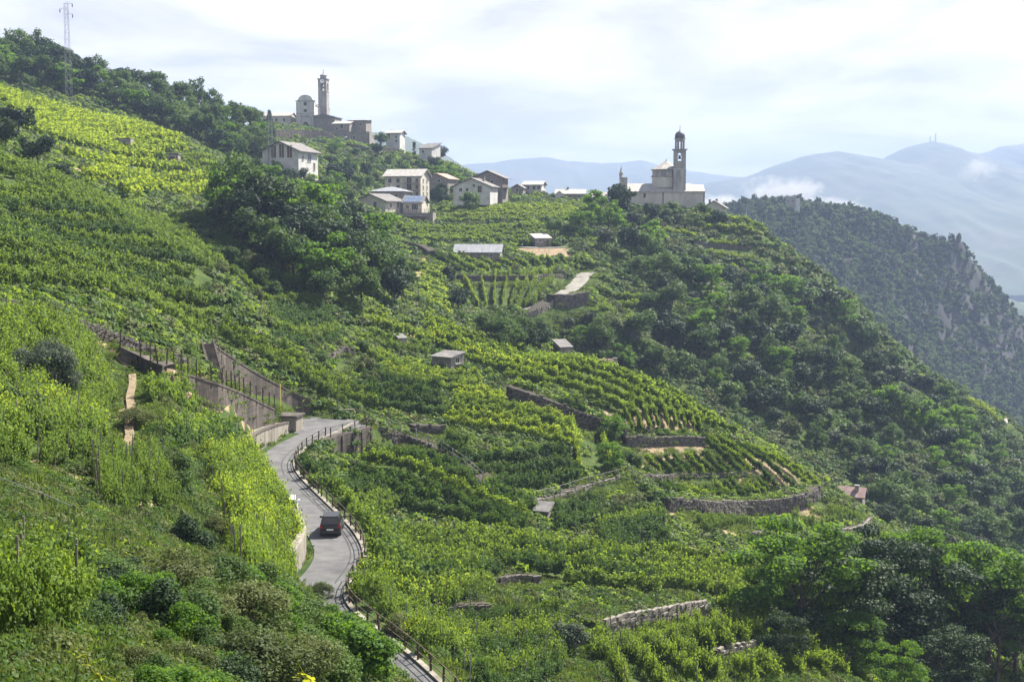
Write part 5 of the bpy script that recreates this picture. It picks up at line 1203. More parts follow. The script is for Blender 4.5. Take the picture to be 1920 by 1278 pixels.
# ---- pylons
def pylon(label, px, py, D, top, wpx, arms=True, mat='steel'):
    k = D / F; p = at(px, py, D); H = (py - top) * k; t0 = thing('pylon', label, 'pylon', tuple(p)); b = MB(); w0, w1 = wpx * k / 2, wpx * k * 0.28; r_ = max(0.045, (0.3 if top < 100 else 0.42) * k)
    ns = max(6, int(H / (wpx * k * 1.25))); c = lambda s, i: Vector(((w0 + (w1 - w0) * s) * (1, 1, -1, -1)[i], (w0 + (w1 - w0) * s) * (1, -1, -1, 1)[i], H * s))
    for i in range(4): b.tube(c(0, i) - Vector((0, 0, 2)), c(1, i), r_, r_ * 0.8, 4)
    b.build('mast', M[mat], t0); b = MB()
    for j in range(ns):
        for i in range(4): b.tube(c(j / ns, i), c((j + 1) / ns, (i + 1) % 4), r_ * 0.6, r_ * 0.6, 4); b.tube(c((j + 1) / ns, i), c((j + 1) / ns, (i + 1) % 4), r_ * 0.5, r_ * 0.5, 4)
    b.build('lattice', M[mat], t0)
    if arms:
        for (s, sg, L) in ((0.998, 1, 12), (0.945, -1, 12), (0.895, 1, 12)):
            b = MB(); q = H * s; b.tube((-sg * w1, 0, q), (sg * L * k, 0, q), r_ * 1.1, r_ * 0.7, 4).tube((0, 0, q + 0.6), (sg * L * k, 0, q), r_ * 0.6, r_ * 0.6, 4)
            o_ = b.build('cross_arm', M[mat], t0); MB().lathe([(0.05, 0), (0.14, -0.1), (0.14, -0.9), (0.05, -1.0)], (sg * L * k * 0.96, 0, q - 0.05), 6).build('insulator', M['dome'], o_)
    return t0
pylon('tall lattice pylon rising from the yellow vineyard at the top left', 130, 197, 372, 13, 10.5)
pylon('slim lattice pylon left of the white gabled house', 508, 322, 366, 214, 10, False)
pylon('small pylon on the skyline right of the grey church', 1402, 405, 640, 384, 7)
pylon('lattice pylon against the dark cliff right of the vineyard ridge', 1588, 566, 470, 486, 8)
pylon('left thin mast on the round mountain summit', 1744, 266, 5000, 255, 1.4, False)
pylon('right tall mast on the round mountain summit', 1754, 266, 5000, 249, 1.4, False)
# ================================================================ vine rows: every row a thing (> foliage, post)
post_src = MB().tube((0, 0, -0.3), (0, 0, 1.0), 0.04, 0.03, 5).mesh('post', M['stake'])
post_src_pale = MB().tube((0, 0, -0.3), (0, 0, 1.0), 0.04, 0.035, 5).mesh('post', M['paling'])
vr = np.random.default_rng(77); VINE_COUNT = {}
ORD = 'first second third fourth fifth sixth seventh eighth ninth tenth eleventh twelfth thirteenth fourteenth fifteenth sixteenth seventeenth eighteenth nineteenth twentieth'.split() + ['%d%s' % (n, {1: 'st', 2: 'nd', 3: 'rd'}.get(n % 10, 'th')) for n in range(21, 90)]
PLOTS = []; STUFF_ROWS = []
def px_of(p):
    # pixel of the photograph in which a point is seen
    f = p[1] * CP - p[2] * SP; u = p[1] * SP + p[2] * CP
    return CX + F * p[0] / f, CY - F * u / f
def vine_row(P, label, group, mat, height, width=1.0, posts=True, pale=False, gap=0.03, lod=None, stuff=False):
    P = np.asarray(P, float); D = P[:, 1].mean()
    lod = lod or ('close' if D < 46 else 'near' if D < 92 else 'mid' if D < 200 else 'far')
    seg = SEG[lod] * 0.9
    Q = resample(P, seg); L = np.linalg.norm(np.diff(Q[:, :2], axis=0), axis=1).sum()
    if L < 1.2: return None
    Q[:, 2] = hgt(Q[:, 0], Q[:, 1])
    mid_ = (Q[:-1, :2] + Q[1:, :2]) / 2; clear = clear_of_works(mid_[:, 0], mid_[:, 1], 3.0, 3.4 if D < 125 else 2.3, 0.5)
    if not clear.any(): return None
    o = np.zeros(3) if stuff else Q[0]
    t0 = None if stuff else thing('vine_row', label, 'vine row', tuple(Q[0]), 0, group); put = 0
    prot = VINES[mat, lod]
    for k in range(len(Q) - 1):
        if not clear[k] or (vr.random() < gap and put): continue
        put += 1
        a, b = Q[k], Q[k + 1]; m_ = (a + b) / 2 - o; d = b - a; l = math.hypot(d[0], d[1])
        s = height / 1.8 * vr.uniform(0.93, 1.08)
        yaw = math.atan2(d[1], d[0]) + (math.pi if vr.random() < 0.5 else 0); pit = -math.atan2(d[2], l) * (1 if abs(math.cos(yaw - math.atan2(d[1], d[0])) - 1) < 0.1 else -1)
        if stuff: STUFF_ROWS.append((m_[0], m_[1], m_[2] - 0.05, 0, pit, yaw, max(0.5, np.linalg.norm(d) / (SEG[lod] * 0.9)), s * width * vr.uniform(0.9, 1.2), s, {'vine': 0, 'vine_dark': 4, 'vine_gold': 8}[mat] + vr.integers(4))); continue
        link('foliage', prot[vr.integers(len(prot))], t0, (m_[0] + vr.normal() * 0.06, m_[1] + vr.normal() * 0.06, m_[2] - 0.05), (0, pit, yaw), (max(0.5, np.linalg.norm(d) / (SEG[lod] * 0.9)), s * width * vr.uniform(0.44, 0.6), s))
    if stuff: return 1
    if not put: bpy.data.objects.remove(t0); return None
    if posts and D < 150:
        R_ = resample(P, 1.9 if D < 90 else 4.0); R_[:, 2] = hgt(R_[:, 0], R_[:, 1]); R_ = R_[clear_of_works(R_[:, 0], R_[:, 1], 3.0, 0.8, 0.3)]
        for p in R_: link('post', post_src_pale if pale else post_src, t0, tuple(p - o + np.r_[vr.normal(size=2) * 0.1, 0]), (vr.normal() * 0.05, vr.normal() * 0.05, 0), (1, 1, height * vr.uniform(1.02, 1.3)))
    VINE_COUNT[group] = VINE_COUNT.get(group, 0) + 1
    return t0

def plot(label, group, quad, spacing, mat, height=1.8, width=1.0, posts=True, pale=False, gap=0.03, bend=0.0, far=0.0, lod=None, mix=None, stuff=False, bare=False):
    """rows laid side by side over a plot whose corners are first-row start, first-row end, last-row end, last-row start"""
    c = [hit1(a, b, far) for a, b in quad]; A, B, C, Dd = c
    W_ = 0.5 * (np.linalg.norm((A - Dd)[:2]) + np.linalg.norm((B - C)[:2])); n = max(2, int(round(W_ / spacing)) + 1); PLOTS.append((np.array(c), bare)); rows = []; n = max(2, int(round(n * (0.8 if not bare else 1.0))))
    for i in range(n):
        t = (i + vr.normal() * 0.06) / (n - 1) if n > 1 else 0
        s, e = A + (Dd - A) * t, B + (C - B) * t
        u = np.linspace(0, 1, 7)[:, None]; P = s + (e - s) * u
        nrm = np.array([-(e - s)[1], (e - s)[0], 0]) ; P = P + nrm * (bend * 4 * u * (1 - u)) 
        s0, s1 = vr.uniform(0, 0.04), 1 - vr.uniform(0, 0.04)
        P = P[0] + (P - P[0]) if True else P
        mm = mix if (mix and vr.random() < (0.14 if mix == 'vine_gold' else 0.35)) else mat
        o = vine_row(resample(P, 1.5)[int(s0 * 20) // 20:], label, group, mm, height * vr.uniform(0.92, 1.08), width, posts, pale, gap, lod, stuff)
        if o is not None and not stuff: rows.append((px_of((s + e) / 2), o))
    if len(rows) > 1:                                      # say which row of the plot it is
        a, b = rows[0][0], rows[-1][0]; vert = abs(a[1] - b[1]) * 1.6 > abs(a[0] - b[0])
        rows.sort(key=lambda q: q[0][1] if vert else q[0][0])
        for k, (_, o) in enumerate(rows): o['label'] = '%s, %s from the %s' % (label, ORD[k], 'top' if vert else 'left')

# ---- upper left, yellow green, seen against the sun
plot('tall yellow green vine row on the top left plot behind the lattice pylon', 'vine rows of the top left plot', [(-20, 170), (270, 238), (335, 276), (40, 250)], 5.6, 'vine_gold', 2.3, 1.1, False, stuff=True)
plot('yellow green vine row above the ruined hut in the left terraces', 'vine rows above the ruined hut', [(60, 246), (300, 258), (350, 284), (140, 276)], 4.6, 'vine_gold', 2.1, 1.1, False, stuff=True)
for a, lb in (([(190, 297), (245, 302), (305, 306)], 'short yellow vine hedge right under the ruined hut'), ([(128, 300), (240, 318), (348, 326)], 'long yellow vine hedge, second below the ruined hut'),
              ([(160, 346), (270, 346), (398, 345)], 'yellow vine hedge, third of the stepped hedges above the dark tree grove'), ([(232, 372), (310, 368), (396, 362)], 'lowest yellow vine hedge of the steps, left of the dark grove')):
    P = np.vstack([resample(np.array([hit1(x, y) for x, y in a]), 2.0)]); vine_row(P, lb, 'stepped yellow hedges of the left terraces', 'vine_gold', 2.6, 2.1, False)
plot('yellow vine row between the flat hut and dark grove', 'vine rows beside the dark grove', [(345, 300), (395, 305), (415, 332), (362, 322)], 3.0, 'vine_gold', 1.9, 1.2, False)
# ---- the great left slope
plot('long mixed green vine row on the upper left band', 'vine rows of the upper left band', [(-30, 300), (330, 432), (415, 500), (-30, 388)], 3.4, 'vine', 1.9, 1.35, False, mix='vine_dark')
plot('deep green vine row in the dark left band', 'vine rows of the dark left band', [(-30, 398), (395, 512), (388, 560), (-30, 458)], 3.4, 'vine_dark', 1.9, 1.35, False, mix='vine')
plot('bright vine row above the long dry stone wall on the left', 'vine rows above the long dry stone wall', [(-30, 470), (392, 575), (398, 640), (-30, 540)], 3.4, 'vine', 1.9, 1.35, True, mix='vine_gold')
plot('full green vine hedge along the top of the triangular concrete wall', 'hedges above the concrete wall', [(404, 634), (590, 738), (640, 762), (412, 620)], 2.4, 'vine', 1.9, 1.1, True)
plot('green vine hedge higher up the bank above the hairpin', 'hedges high above the hairpin', [(520, 655), (690, 745), (700, 770), (530, 672)], 2.8, 'vine', 1.8, 1.1, False)
plot('dark vine row on the small plot under the dense grove', 'vine rows of the small plot under the grove', [(503, 572), (600, 566), (640, 634), (506, 636)], 2.6, 'vine_dark', 1.7, 1.3, False, mix='vine')
plot('pale green vine row beside the rocky gully under the grove', 'vine rows by the rocky gully', [(400, 452), (540, 545), (500, 570), (410, 500)], 3.4, 'vine', 1.6, 1.2, False, mix='vine_dark')
# ---- near left
plot('leafy vine row of the pergola plot left of the tan path', 'vine rows of the left pergola plot', [(-40, 606), (150, 620), (238, 800), (-40, 850)], 2.3, 'vine', 2.0, 1.35, True, mix='vine_gold', lod='near')
plot('vine row between the tan path and the concrete wall', 'vine rows beside the tan path', [(262, 712), (368, 722), (374, 768), (280, 758)], 2.0, 'vine', 1.9, 1.2, True)
plot('leafy vine row on the plot left of the shelter', 'vine rows left of the shelter', [(318, 822), (445, 828), (468, 862), (305, 868)], 2.2, 'vine', 1.9, 1.3, True, mix='vine_dark')
plot('bright vine row hanging over the wall left of the car', 'vine rows left of the black car', [(385, 872), (524, 898), (578, 1010), (440, 1010)], 2.2, 'vine', 2.0, 1.35, True, mix='vine_gold', lod='near')
plot('thin staked vine row over bare tan earth in the left foreground', 'staked vine rows over bare earth', [(175, 895), (320, 880), (330, 962), (195, 962)], 2.9, 'vine', 2.0, 0.6, True, gap=0.3, mix='vine_gold', lod='near', bare=True)
plot('thin vine row with crooked stakes above the road bend', 'staked vine rows above the road bend', [(430, 1010), (590, 1035), (575, 1120), (450, 1100)], 2.6, 'vine', 2.0, 0.8, True, gap=0.12, mix='vine_gold', lod='near')
plot('dense bright vine row in the bottom left corner', 'vine rows of the bottom left corner', [(-60, 1092), (125, 1100), (140, 1205), (-60, 1215)], 2.2, 'vine', 1.9, 1.2, True, mix='vine_dark', lod='close')
plot('staked vine row at the far left edge above the handrail', 'staked vine rows by the handrail', [(-40, 838), (175, 834), (180, 866), (-40, 872)], 2.6, 'vine', 1.9, 0.9, True, gap=0.15, lod='near')
# ---- below the road
plot('leafy vine row under the hairpin wall right of the road bend', 'vine rows under the hairpin wall', [(556, 884), (705, 922), (738, 962), (600, 936)], 2.3, 'vine', 1.9, 1.3, True, mix='vine_dark')
plot('long vine row slanting down from the footpath right of the hairpin', 'vine rows below the footpath', [(705, 860), (995, 962), (965, 1008), (640, 930)], 2.6, 'vine_dark', 1.8, 1.3, True, mix='vine')
plot('vine row on the broad slope right of the black car', 'vine rows right of the black car', [(640, 955), (955, 1022), (930, 1085), (700, 1030)], 2.4, 'vine', 1.8, 1.3, True, mix='vine_dark')
plot('vine row on the slope above the short reddish wall', 'vine rows above the reddish wall', [(690, 1050), (930, 1098), (905, 1125), (660, 1120)], 2.4, 'vine', 1.8, 1.25, True, mix='vine_gold')
plot('vine row beside the lower railing at the bottom', 'vine rows beside the lower railing', [(660, 1130), (850, 1150), (880, 1262), (790, 1232)], 2.2, 'vine', 1.9, 1.2, True, True, mix='vine_gold', lod='near')
plot('thick vine row left of the round grey olive', 'vine rows above the round olive', [(790, 1160), (1050, 1165), (1050, 1270), (880, 1290)], 2.3, 'vine', 1.9, 1.25, True, True, mix='vine_dark', lod='near')
plot('vine row between the slate hut and the bright stone wall', 'vine rows above the bright stone wall', [(940, 1020), (1190, 1050), (1230, 1118), (930, 1090)], 2.4, 'vine', 1.8, 1.3, True, mix='vine_dark')
plot('dense dark vine row right of the slate hut', 'vine rows right of the slate hut', [(1040, 955), (1130, 945), (1125, 985), (1045, 1000)], 2.4, 'vine_dark', 1.8, 1.3, True)
plot('vine row on the round plot left of the water tank', 'vine rows left of the water tank', [(1120, 1000), (1240, 975), (1250, 1040), (1125, 1040)], 2.4, 'vine_dark', 1.8, 1.3, True, mix='vine')
plot('vine row on the plot above the robinia grove', 'vine rows above the robinia grove', [(1220, 1045), (1415, 1085), (1400, 1140), (1225, 1110)], 2.4, 'vine', 1.8, 1.25, True, mix='vine_gold')
plot('downhill vine row at the bottom beside the robinia grove', 'downhill vine rows at the bottom right', [(1345, 1140), (1620, 1290), (1180, 1300), (1120, 1195)], 2.3, 'vine', 1.9, 1.0, True, mix='vine_gold', lod='near')
plot('vine row just below the bright curved stone wall', 'vine rows below the bright stone wall', [(1085, 1222), (1330, 1180), (1345, 1200), (1100, 1245)], 2.3, 'vine', 1.8, 1.2, True, mix='vine_dark')
# ---- middle spur
plot('yellow green vine row left of the corner hut', 'vine rows left of the corner hut', [(690, 592), (815, 642), (800, 668), (680, 640)], 3.0, 'vine_gold', 1.8, 1.35, False, mix='vine')
plot('vine row on the upper spur plot beyond the corner hut', 'vine rows of the upper spur', [(800, 600), (1120, 695), (1020, 715), (800, 640)], 3.0, 'vine', 1.8, 1.3, False, mix='vine_gold')
plot('vine row on the long spur plot above the shaded wall', 'vine rows of the long spur plot', [(1000, 680), (1370, 818), (1180, 782), (950, 715)], 2.8, 'vine', 1.8, 1.25, False, mix='vine_gold')
plot('yellow green vine row below the corner hut', 'vine rows below the corner hut', [(690, 672), (890, 712), (900, 745), (720, 712)], 2.8, 'vine_gold', 1.8, 1.35, False, mix='vine')
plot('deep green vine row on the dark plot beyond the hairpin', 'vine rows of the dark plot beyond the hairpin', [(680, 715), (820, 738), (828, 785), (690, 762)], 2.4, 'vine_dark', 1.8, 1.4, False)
plot('bright vine row mid spur right of the hairpin', 'vine rows of the bright middle plot', [(860, 742), (1060, 778), (1080, 845), (835, 800)], 2.6, 'vine_gold', 1.8, 1.35, False, mix='vine')
plot('bright downhill vine row at the nose of the middle plot', 'downhill rows of the middle plot', [(1068, 800), (1085, 885), (1150, 890), (1135, 830)], 2.6, 'vine_gold', 1.9, 0.9, False)
plot('deep green vine row on the dark plot above the handrail path', 'vine rows above the handrail path', [(862, 868), (1065, 858), (1080, 905), (930, 918)], 2.4, 'vine_dark', 1.9, 1.3, True)
plot('dark vine row in the small plot under the short stone wall', 'vine rows under the short stone wall', [(800, 818), (870, 838), (860, 855), (790, 845)], 2.4, 'vine_dark', 1.7, 1.3, False)
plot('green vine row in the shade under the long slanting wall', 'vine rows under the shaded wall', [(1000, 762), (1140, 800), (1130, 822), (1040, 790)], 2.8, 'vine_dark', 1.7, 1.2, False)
# ---- terraces with walls
plot('upright trellised vine row above the straight stone wall', 'trellised rows above the straight wall', [(1166, 772), (1184, 812), (1314, 812), (1300, 775)], 2.0, 'vine', 1.9, 0.5, True, bare=True)
plot('vine row on the upper tier of the rounded terrace', 'vine rows of the upper tier', [(1180, 838), (1232, 885), (1420, 880), (1345, 828)], 2.0, 'vine_dark', 1.35, 0.75, False, gap=0.08, mix='vine', bare=True)
plot('vine row on the lower tier of the rounded terrace', 'vine rows of the lower tier', [(1196, 897), (1250, 927), (1432, 930), (1395, 893)], 2.0, 'vine_dark', 1.35, 0.75, False, gap=0.1, mix='vine', bare=True)
plot('vine row on the outer nose of the rounded terrace', 'vine rows of the terrace nose', [(1352, 830), (1438, 928), (1522, 912), (1400, 842)], 2.2, 'vine', 1.35, 0.75, False, gap=0.08, mix='vine_dark', bare=True)
plot('vine row on the low terrace beside the red roofed hut', 'vine rows beside the red roofed hut', [(1400, 958), (1530, 945), (1610, 978), (1545, 990)], 2.4, 'vine', 1.6, 0.9, False, gap=0.08, bare=True)
plot('thin vine row on the tan bank under the big curved wall', 'thin rows under the big curved wall', [(1300, 975), (1400, 980), (1410, 1005), (1320, 1005)], 3.0, 'vine', 1.5, 0.7, False, gap=0.3, bare=True)
# ---- upper bowl
plot('vine row in the striped plot left of the concrete lane', 'rows of the striped plot', [(872, 526), (896, 577), (1000, 572), (1062, 520)], 2.9, 'vine_gold', 1.7, 0.7, False)
plot('vine row between the zinc roofed shed and the striped plot', 'rows below the zinc roofed shed', [(812, 480), (862, 514), (1085, 508), (1085, 488)], 3.4, 'vine', 1.7, 0.95, False, mix='vine_dark')
plot('contour vine row above the zinc roofed shed', 'rows above the zinc roofed shed', [(745, 424), (1010, 424), (995, 462), (775, 452)], 4.2, 'vine', 1.7, 1.3, False, mix='vine_gold', stuff=True)
plot('contour vine row right below the far houses', 'rows below the far houses', [(830, 394), (1070, 394), (1090, 418), (820, 420)], 4.5, 'vine', 1.7, 1.4, False, mix='vine_gold', stuff=True)
plot('vine row on the bank right of the lane bend', 'rows right of the lane bend', [(1120, 545), (1200, 560), (1190, 600), (1110, 590)], 3.6, 'vine', 1.6, 1.2, False, stuff=True)
plot('vine row on the curved bank left of the striped plot', 'rows left of the striped plot', [(790, 500), (830, 510), (840, 590), (790, 570)], 3.6, 'vine_gold', 1.5, 1.2, False, mix='vine', stuff=True)
# ---- the ridge right of the church
for a, lb in (([(1300, 412), (1360, 416), (1430, 428)], 'top vine hedge on the ridge right of the grey church'), ([(1310, 428), (1360, 432), (1425, 446)], 'second vine hedge down the ridge right of the church'),
              ([(1225, 436), (1260, 440), (1300, 448)], 'yellow vine hedge just below the grey church'), ([(1310, 460), (1360, 463), (1402, 468)], 'third vine hedge above the forest right of the church'), ([(1330, 480), (1380, 488), (1430, 496)], 'lowest vine hedge on the ridge above the forest')):
    vine_row(resample(np.array([hit1(x, y) for x, y in a]), 2.0), lb, 'vine hedges right of the church', 'vine_gold', 2.0, 1.3, False)
plot('vine row down on the far terrace behind the forest edge', 'rows beyond the forest edge', [(1720, 705), (1860, 775), (1870, 790), (1735, 725)], 4.0, 'vine_gold', 1.8, 1.4, False, stuff=True)
for c, bare in PLOTS:                                      # worked earth between the rows
    if bare: soil[in_poly(c, GX, GY)] = np.maximum(soil[in_poly(c, GX, GY)], 0.42)
hill.attributes['soil'].data.foreach_set('value', np.clip(soil + wig * (soil > 0), 0, 1).ravel().astype(np.float32))
a_ = np.array(STUFF_ROWS)
scatter('distant_vine_rows', 'distant rows of vines on the highest and farthest plots', a_[:, :3], a_[:, 3:6], a_[:, 6:9], a_[:, 9].astype(int), VINES['vine', 'far'] + VINES['vine_dark', 'far'] + VINES['vine_gold', 'far'])
print('VINE ROWS', sum(VINE_COUNT.values()), VINE_COUNT)
# ================================================================ trees and bushes: each a thing (> crown, trunk)
TREE = {}
def proto(key, kind, H, n, leaf, mat, seeds):
    TREE[key] = ([make_tree(kind, H, n, leaf, M[mat], s) for s in seeds], H)
proto('far_round', 'round', 8, 2400, 0.37, 'tree', (1, 2, 3, 4)); proto('far_dark', 'round', 8, 2400, 0.37, 'tree_dark', (5, 6, 7)); proto('far_tall', 'tall', 10, 2600, 0.38, 'tree', (8, 9))
proto('far_light', 'airy', 8, 2300, 0.36, 'robinia', (10, 11, 12)); proto('far_bush', 'bush', 4, 1500, 0.3, 'tree', (13, 14, 15)); proto('far_bush_dark', 'bush', 4, 1500, 0.3, 'tree_dark', (16, 17))
proto('far_olive', 'olive', 5, 1200, 0.3, 'olive', (18, 19)); proto('far_scrub', 'bush', 3.2, 1300, 0.26, 'scrub', (20, 21, 22))
proto('mid_round', 'round', 8, 5200, 0.26, 'tree', (31, 32, 33)); proto('mid_dark', 'round', 8, 5200, 0.26, 'tree_dark', (34, 35)); proto('mid_light', 'airy', 9, 5600, 0.26, 'robinia', (36, 37, 38)); proto('mid_scrub', 'bush', 3, 2600, 0.17, 'scrub', (39, 40)); proto('mid_bush', 'bush', 3, 2600, 0.17, 'tree', (41, 42)); proto('mid_bush_dark', 'bush', 3, 2600, 0.17, 'tree_dark', (43, 44))
proto('mid_olive', 'olive', 4, 4200, 0.13, 'olive', (45, 46)); proto('grove', 'airy', 12, 11000, 0.24, 'robinia', (51, 52, 53)); proto('grove_dark', 'airy', 12, 10000, 0.25, 'tree_dark', (54, 55))
proto('near_bush', 'bush', 2.6, 7500, 0.085, 'tree', (61, 62, 63)); proto('near_light', 'bush', 2.6, 6500, 0.1, 'robinia', (64, 65)); proto('near_scrub', 'bush', 2.4, 7000, 0.075, 'scrub', (66, 67)); proto('near_olive', 'olive', 4, 11000, 0.075, 'olive', (68,)); proto('near_dark', 'bush', 2.6, 7500, 0.09, 'tree_dark', (69, 70))
proto('conifer', 'conifer', 10, 2600, 0.3, 'tree_dark', (71,)); proto('column', 'column', 8, 1200, 0.3, 'tree_dark', (72,)); proto('purple', 'round', 8, 1400, 0.45, 'purple', (73,))
tr = np.random.default_rng(99); NAMES = {}
def tree(key, px, py, hpx, name, label, group=None, cat=None, D=None, far=0.0, lean=0.0, squash=1.0, h_m=None):
    p = at(px, py, D) if D else hit1(px, py, far); k = p[1] / F
    if D: p = p
    ps, H = TREE[key]; c_, t_ = ps[tr.integers(len(ps))]; s = (h_m or hpx * k) / H
    t0 = thing(name, label, cat or name.split('_')[-1], tuple(p), tr.uniform(0, 6.28), group); t0.scale = (s * squash, s * squash, s); t0.rotation_euler[0] = tr.normal() * 0.05 + lean
    link('crown', c_, t0)
    if t_: link('trunk', t_, t0)
    NAMES[name] = NAMES.get(name, 0) + 1
    return t0
def wood(poly, gap_x, gap_y, hpx, table, group, where, limit=400, seed=0):
    """trees spread over a zone of the hill, no two closer than the gap"""
    r = np.random.default_rng(seed); poly = np.array(poly, float); lo, hi = poly.min(0), poly.max(0); got = []
    tries = 0
    while len(got) < limit and tries < 9000:
        tries += 1; q = r.uniform(lo, hi)
        if not in_poly(poly, np.array([q[0]]), np.array([q[1]]))[0]: continue
        if any(((q[0] - g[0]) / gap_x) ** 2 + ((q[1] - g[1]) / gap_y) ** 2 < 1 for g in got): continue
        got.append(q)
    got = [g for g in got if clear_px(g)]
    keys = list(table); w = np.array([table[k_][0] for k_ in keys]); w = w / w.sum(); made = {}
    for q in got:
        k_ = keys[r.choice(len(keys), p=w)]; _, name, look, f = table[k_]
        o = tree(k_, q[0], q[1], r.uniform(*hpx) * f, name, look + ' ' + where, group, squash=r.uniform(0.9, 1.25))
        d = [math.hypot(q[0] - x, q[1] - y) for (_, x, y) in LAND]; m_ = int(np.argmin(d)); made.setdefault((look, m_), []).append((d[m_], o))
    for (look, m_), L in made.items():                     # rank from the nearest landmark tells look-alikes apart
        for i, (_, o) in enumerate(sorted(L, key=lambda e: e[0])): o['label'] = '%s, %snearest %s, %s' % (look, '' if i == 0 else ORD[i] + ' ', LAND[m_][0], where)
    return len(got)
LAND = [('the grey church', 1245, 400), ('the red roofed hut', 1597, 945), ('the white walled hut', 1138, 705), ('the straight trellis wall', 1245, 815), ('the cliff pylon', 1588, 566), ('the top left pylon', 130, 195), ('the pale parish building', 515, 240), ('the shuttered white house', 545, 315), ('the four storey house', 764, 375), ('the zinc roof', 898, 480), ('the lone tall house', 742, 275), ('the concrete lane bend', 1104, 510), ('the hairpin shelter', 543, 800), ('the corner hut', 840, 690), ('the concrete stairs', 400, 680), ('the water tank', 1421, 1010), ('the big curved wall', 1536, 925), ('the low hut', 325, 300), ('the right edge', 1915, 850), ('the black car', 617, 1000), ('the nearest stone wall', 40, 1070), ('the bottom edge', 330, 1278), ('the lower right corner', 1900, 1120), ('the gully hut', 751, 645)]
def clear_px(g):
    p = hit1(g[0], g[1]); ok = clear_of_works(np.array([p[0]]), np.array([p[1]]), 6.0, 3.0, 1.0)[0]
    return ok and not (1030 < g[0] < 1125 and 500 < g[1] < 600)
MIXT = {'far_round': (3, 'broadleaf_tree', 'round mid green broadleaf tree', 1.0), 'far_dark': (2, 'broadleaf_tree', 'dark green broadleaf tree', 1.0), 'far_tall': (1.2, 'broadleaf_tree', 'tall slender broadleaf tree', 1.15), 'far_light': (1.3, 'robinia_tree', 'airy bright green tree', 1.0)}
MIXB = {'far_round': (3, 'broadleaf_tree', 'round mid green tree', 1.0), 'far_dark': (2, 'broadleaf_tree', 'dark green tree', 1.0), 'far_bush': (3, 'bush', 'mid green bush', 0.75), 'far_bush_dark': (1.5, 'bush', 'dark green bush', 0.75), 'far_scrub': (2.2, 'shrub', 'dull olive green shrub', 0.6), 'far_light': (2.0, 'robinia_tree', 'airy bright green tree', 1.0), 'far_tall': (0.7, 'broadleaf_tree', 'tall slender tree', 1.2), 'far_olive': (0.6, 'olive_tree', 'silvery olive tree', 0.7)}
n1_ = wood([(1085, 445), (1130, 405), (1215, 405), (1300, 500), (1330, 520), (1430, 515), (1480, 515), (1570, 590), (1700, 705), (1930, 905), (1930, 1120), (1760, 1030), (1650, 930), (1550, 860), (1390, 775), (1290, 715), (1180, 640), (1230, 560), (1170, 490)], 33, 22, (36, 82), MIXB, 'trees of the forest below the church', 'in the forest', 210, 1)
n2_ = wood([(-10, 105), (70, 100), (130, 128), (250, 170), (430, 225), (490, 250), (500, 292), (430, 300), (330, 258), (190, 190), (130, 180), (-10, 158)], 22, 12, (40, 62), MIXT, 'trees of the wooded ridge', 'in the ridge wood', 95, 2)
n3_ = wood([(400, 392), (450, 405), (520, 425), (600, 430), (690, 500), (775, 545), (755, 575), (690, 590), (600, 575), (520, 510), (440, 450)], 38, 20, (78, 120), {'far_round': (3, 'broadleaf_tree', 'large round broadleaf tree', 1.0), 'far_dark': (2.2, 'broadleaf_tree', 'large dark broadleaf tree', 1.05), 'far_light': (2.0, 'robinia_tree', 'large airy bright tree', 1.0)}, 'trees of the dense grove', 'in the dense grove', 50, 3)
n4_ = wood([(605, 300), (640, 285), (760, 300), (870, 345), (850, 375), (815, 380), (800, 330), (730, 318), (690, 355), (650, 390), (610, 350)], 26, 14, (24, 42), MIXB, 'trees of the village slope', 'under the village', 60, 4)
n5_ = wood([(905, 636), (1000, 632), (1040, 658), (960, 662)], 22, 12, (42, 60), {'far_round': (3, 'broadleaf_tree', 'deep green tree', 1.0), 'far_dark': (2, 'broadleaf_tree', 'dark tree', 1.0)}, 'trees of the group below the lane', 'below the lane', 10, 5)
n6_ = wood([(1060, 640), (1130, 640), (1240, 660), (1230, 700), (1165, 700)], 30, 16, (40, 62), MIXB, 'trees around the white walled hut', 'by the hut', 12, 6)
n7_ = wood([(1640, 960), (1930, 1090), (1930, 1180), (1800, 1110), (1660, 1010)], 40, 26, (45, 75), MIXB, 'trees behind the robinia grove', 'behind the robinia grove', 26, 7)
n8_ = wood([(390, 470), (480, 460), (560, 540), (500, 575), (430, 560), (395, 540)], 34, 22, (26, 46), {'mid_scrub': (2, 'shrub', 'dull green shrub', 1.0), 'mid_bush': (2, 'bush', 'mid green bush', 1.0)}, 'scrub of the gully', 'in the gully', 16, 8)
n9_ = wood([(1085, 540), (1180, 600), (1200, 640), (1060, 620)], 34, 20, (18, 36), {'far_scrub': (2, 'shrub', 'olive green shrub', 1.0), 'far_olive': (2, 'olive_tree', 'small silvery olive tree', 1.0), 'far_bush': (1, 'bush', 'green bush', 1.0)}, 'shrubs right of the lane', 'on the meadow', 14, 9)
n10_ = wood([(1170, 400), (1320, 398), (1345, 412), (1300, 428), (1200, 425)], 20, 9, (18, 30), {'far_bush': (2, 'bush', 'green bush', 1.0), 'far_olive': (1.5, 'olive_tree', 'grey green olive', 0.8), 'far_scrub': (1, 'shrub', 'dull shrub', 1.0)}, 'bushes at the church wall', 'at the church wall', 26, 10)
n11_ = wood([(500, 650), (640, 660), (720, 720), (690, 745), (560, 690)], 40, 20, (22, 42), {'mid_scrub': (2, 'shrub', 'brownish green shrub', 1.0), 'mid_bush': (1, 'bush', 'green bush', 1.0)}, 'scrub above the hairpin hedges', 'on the rocky bank', 12, 11)
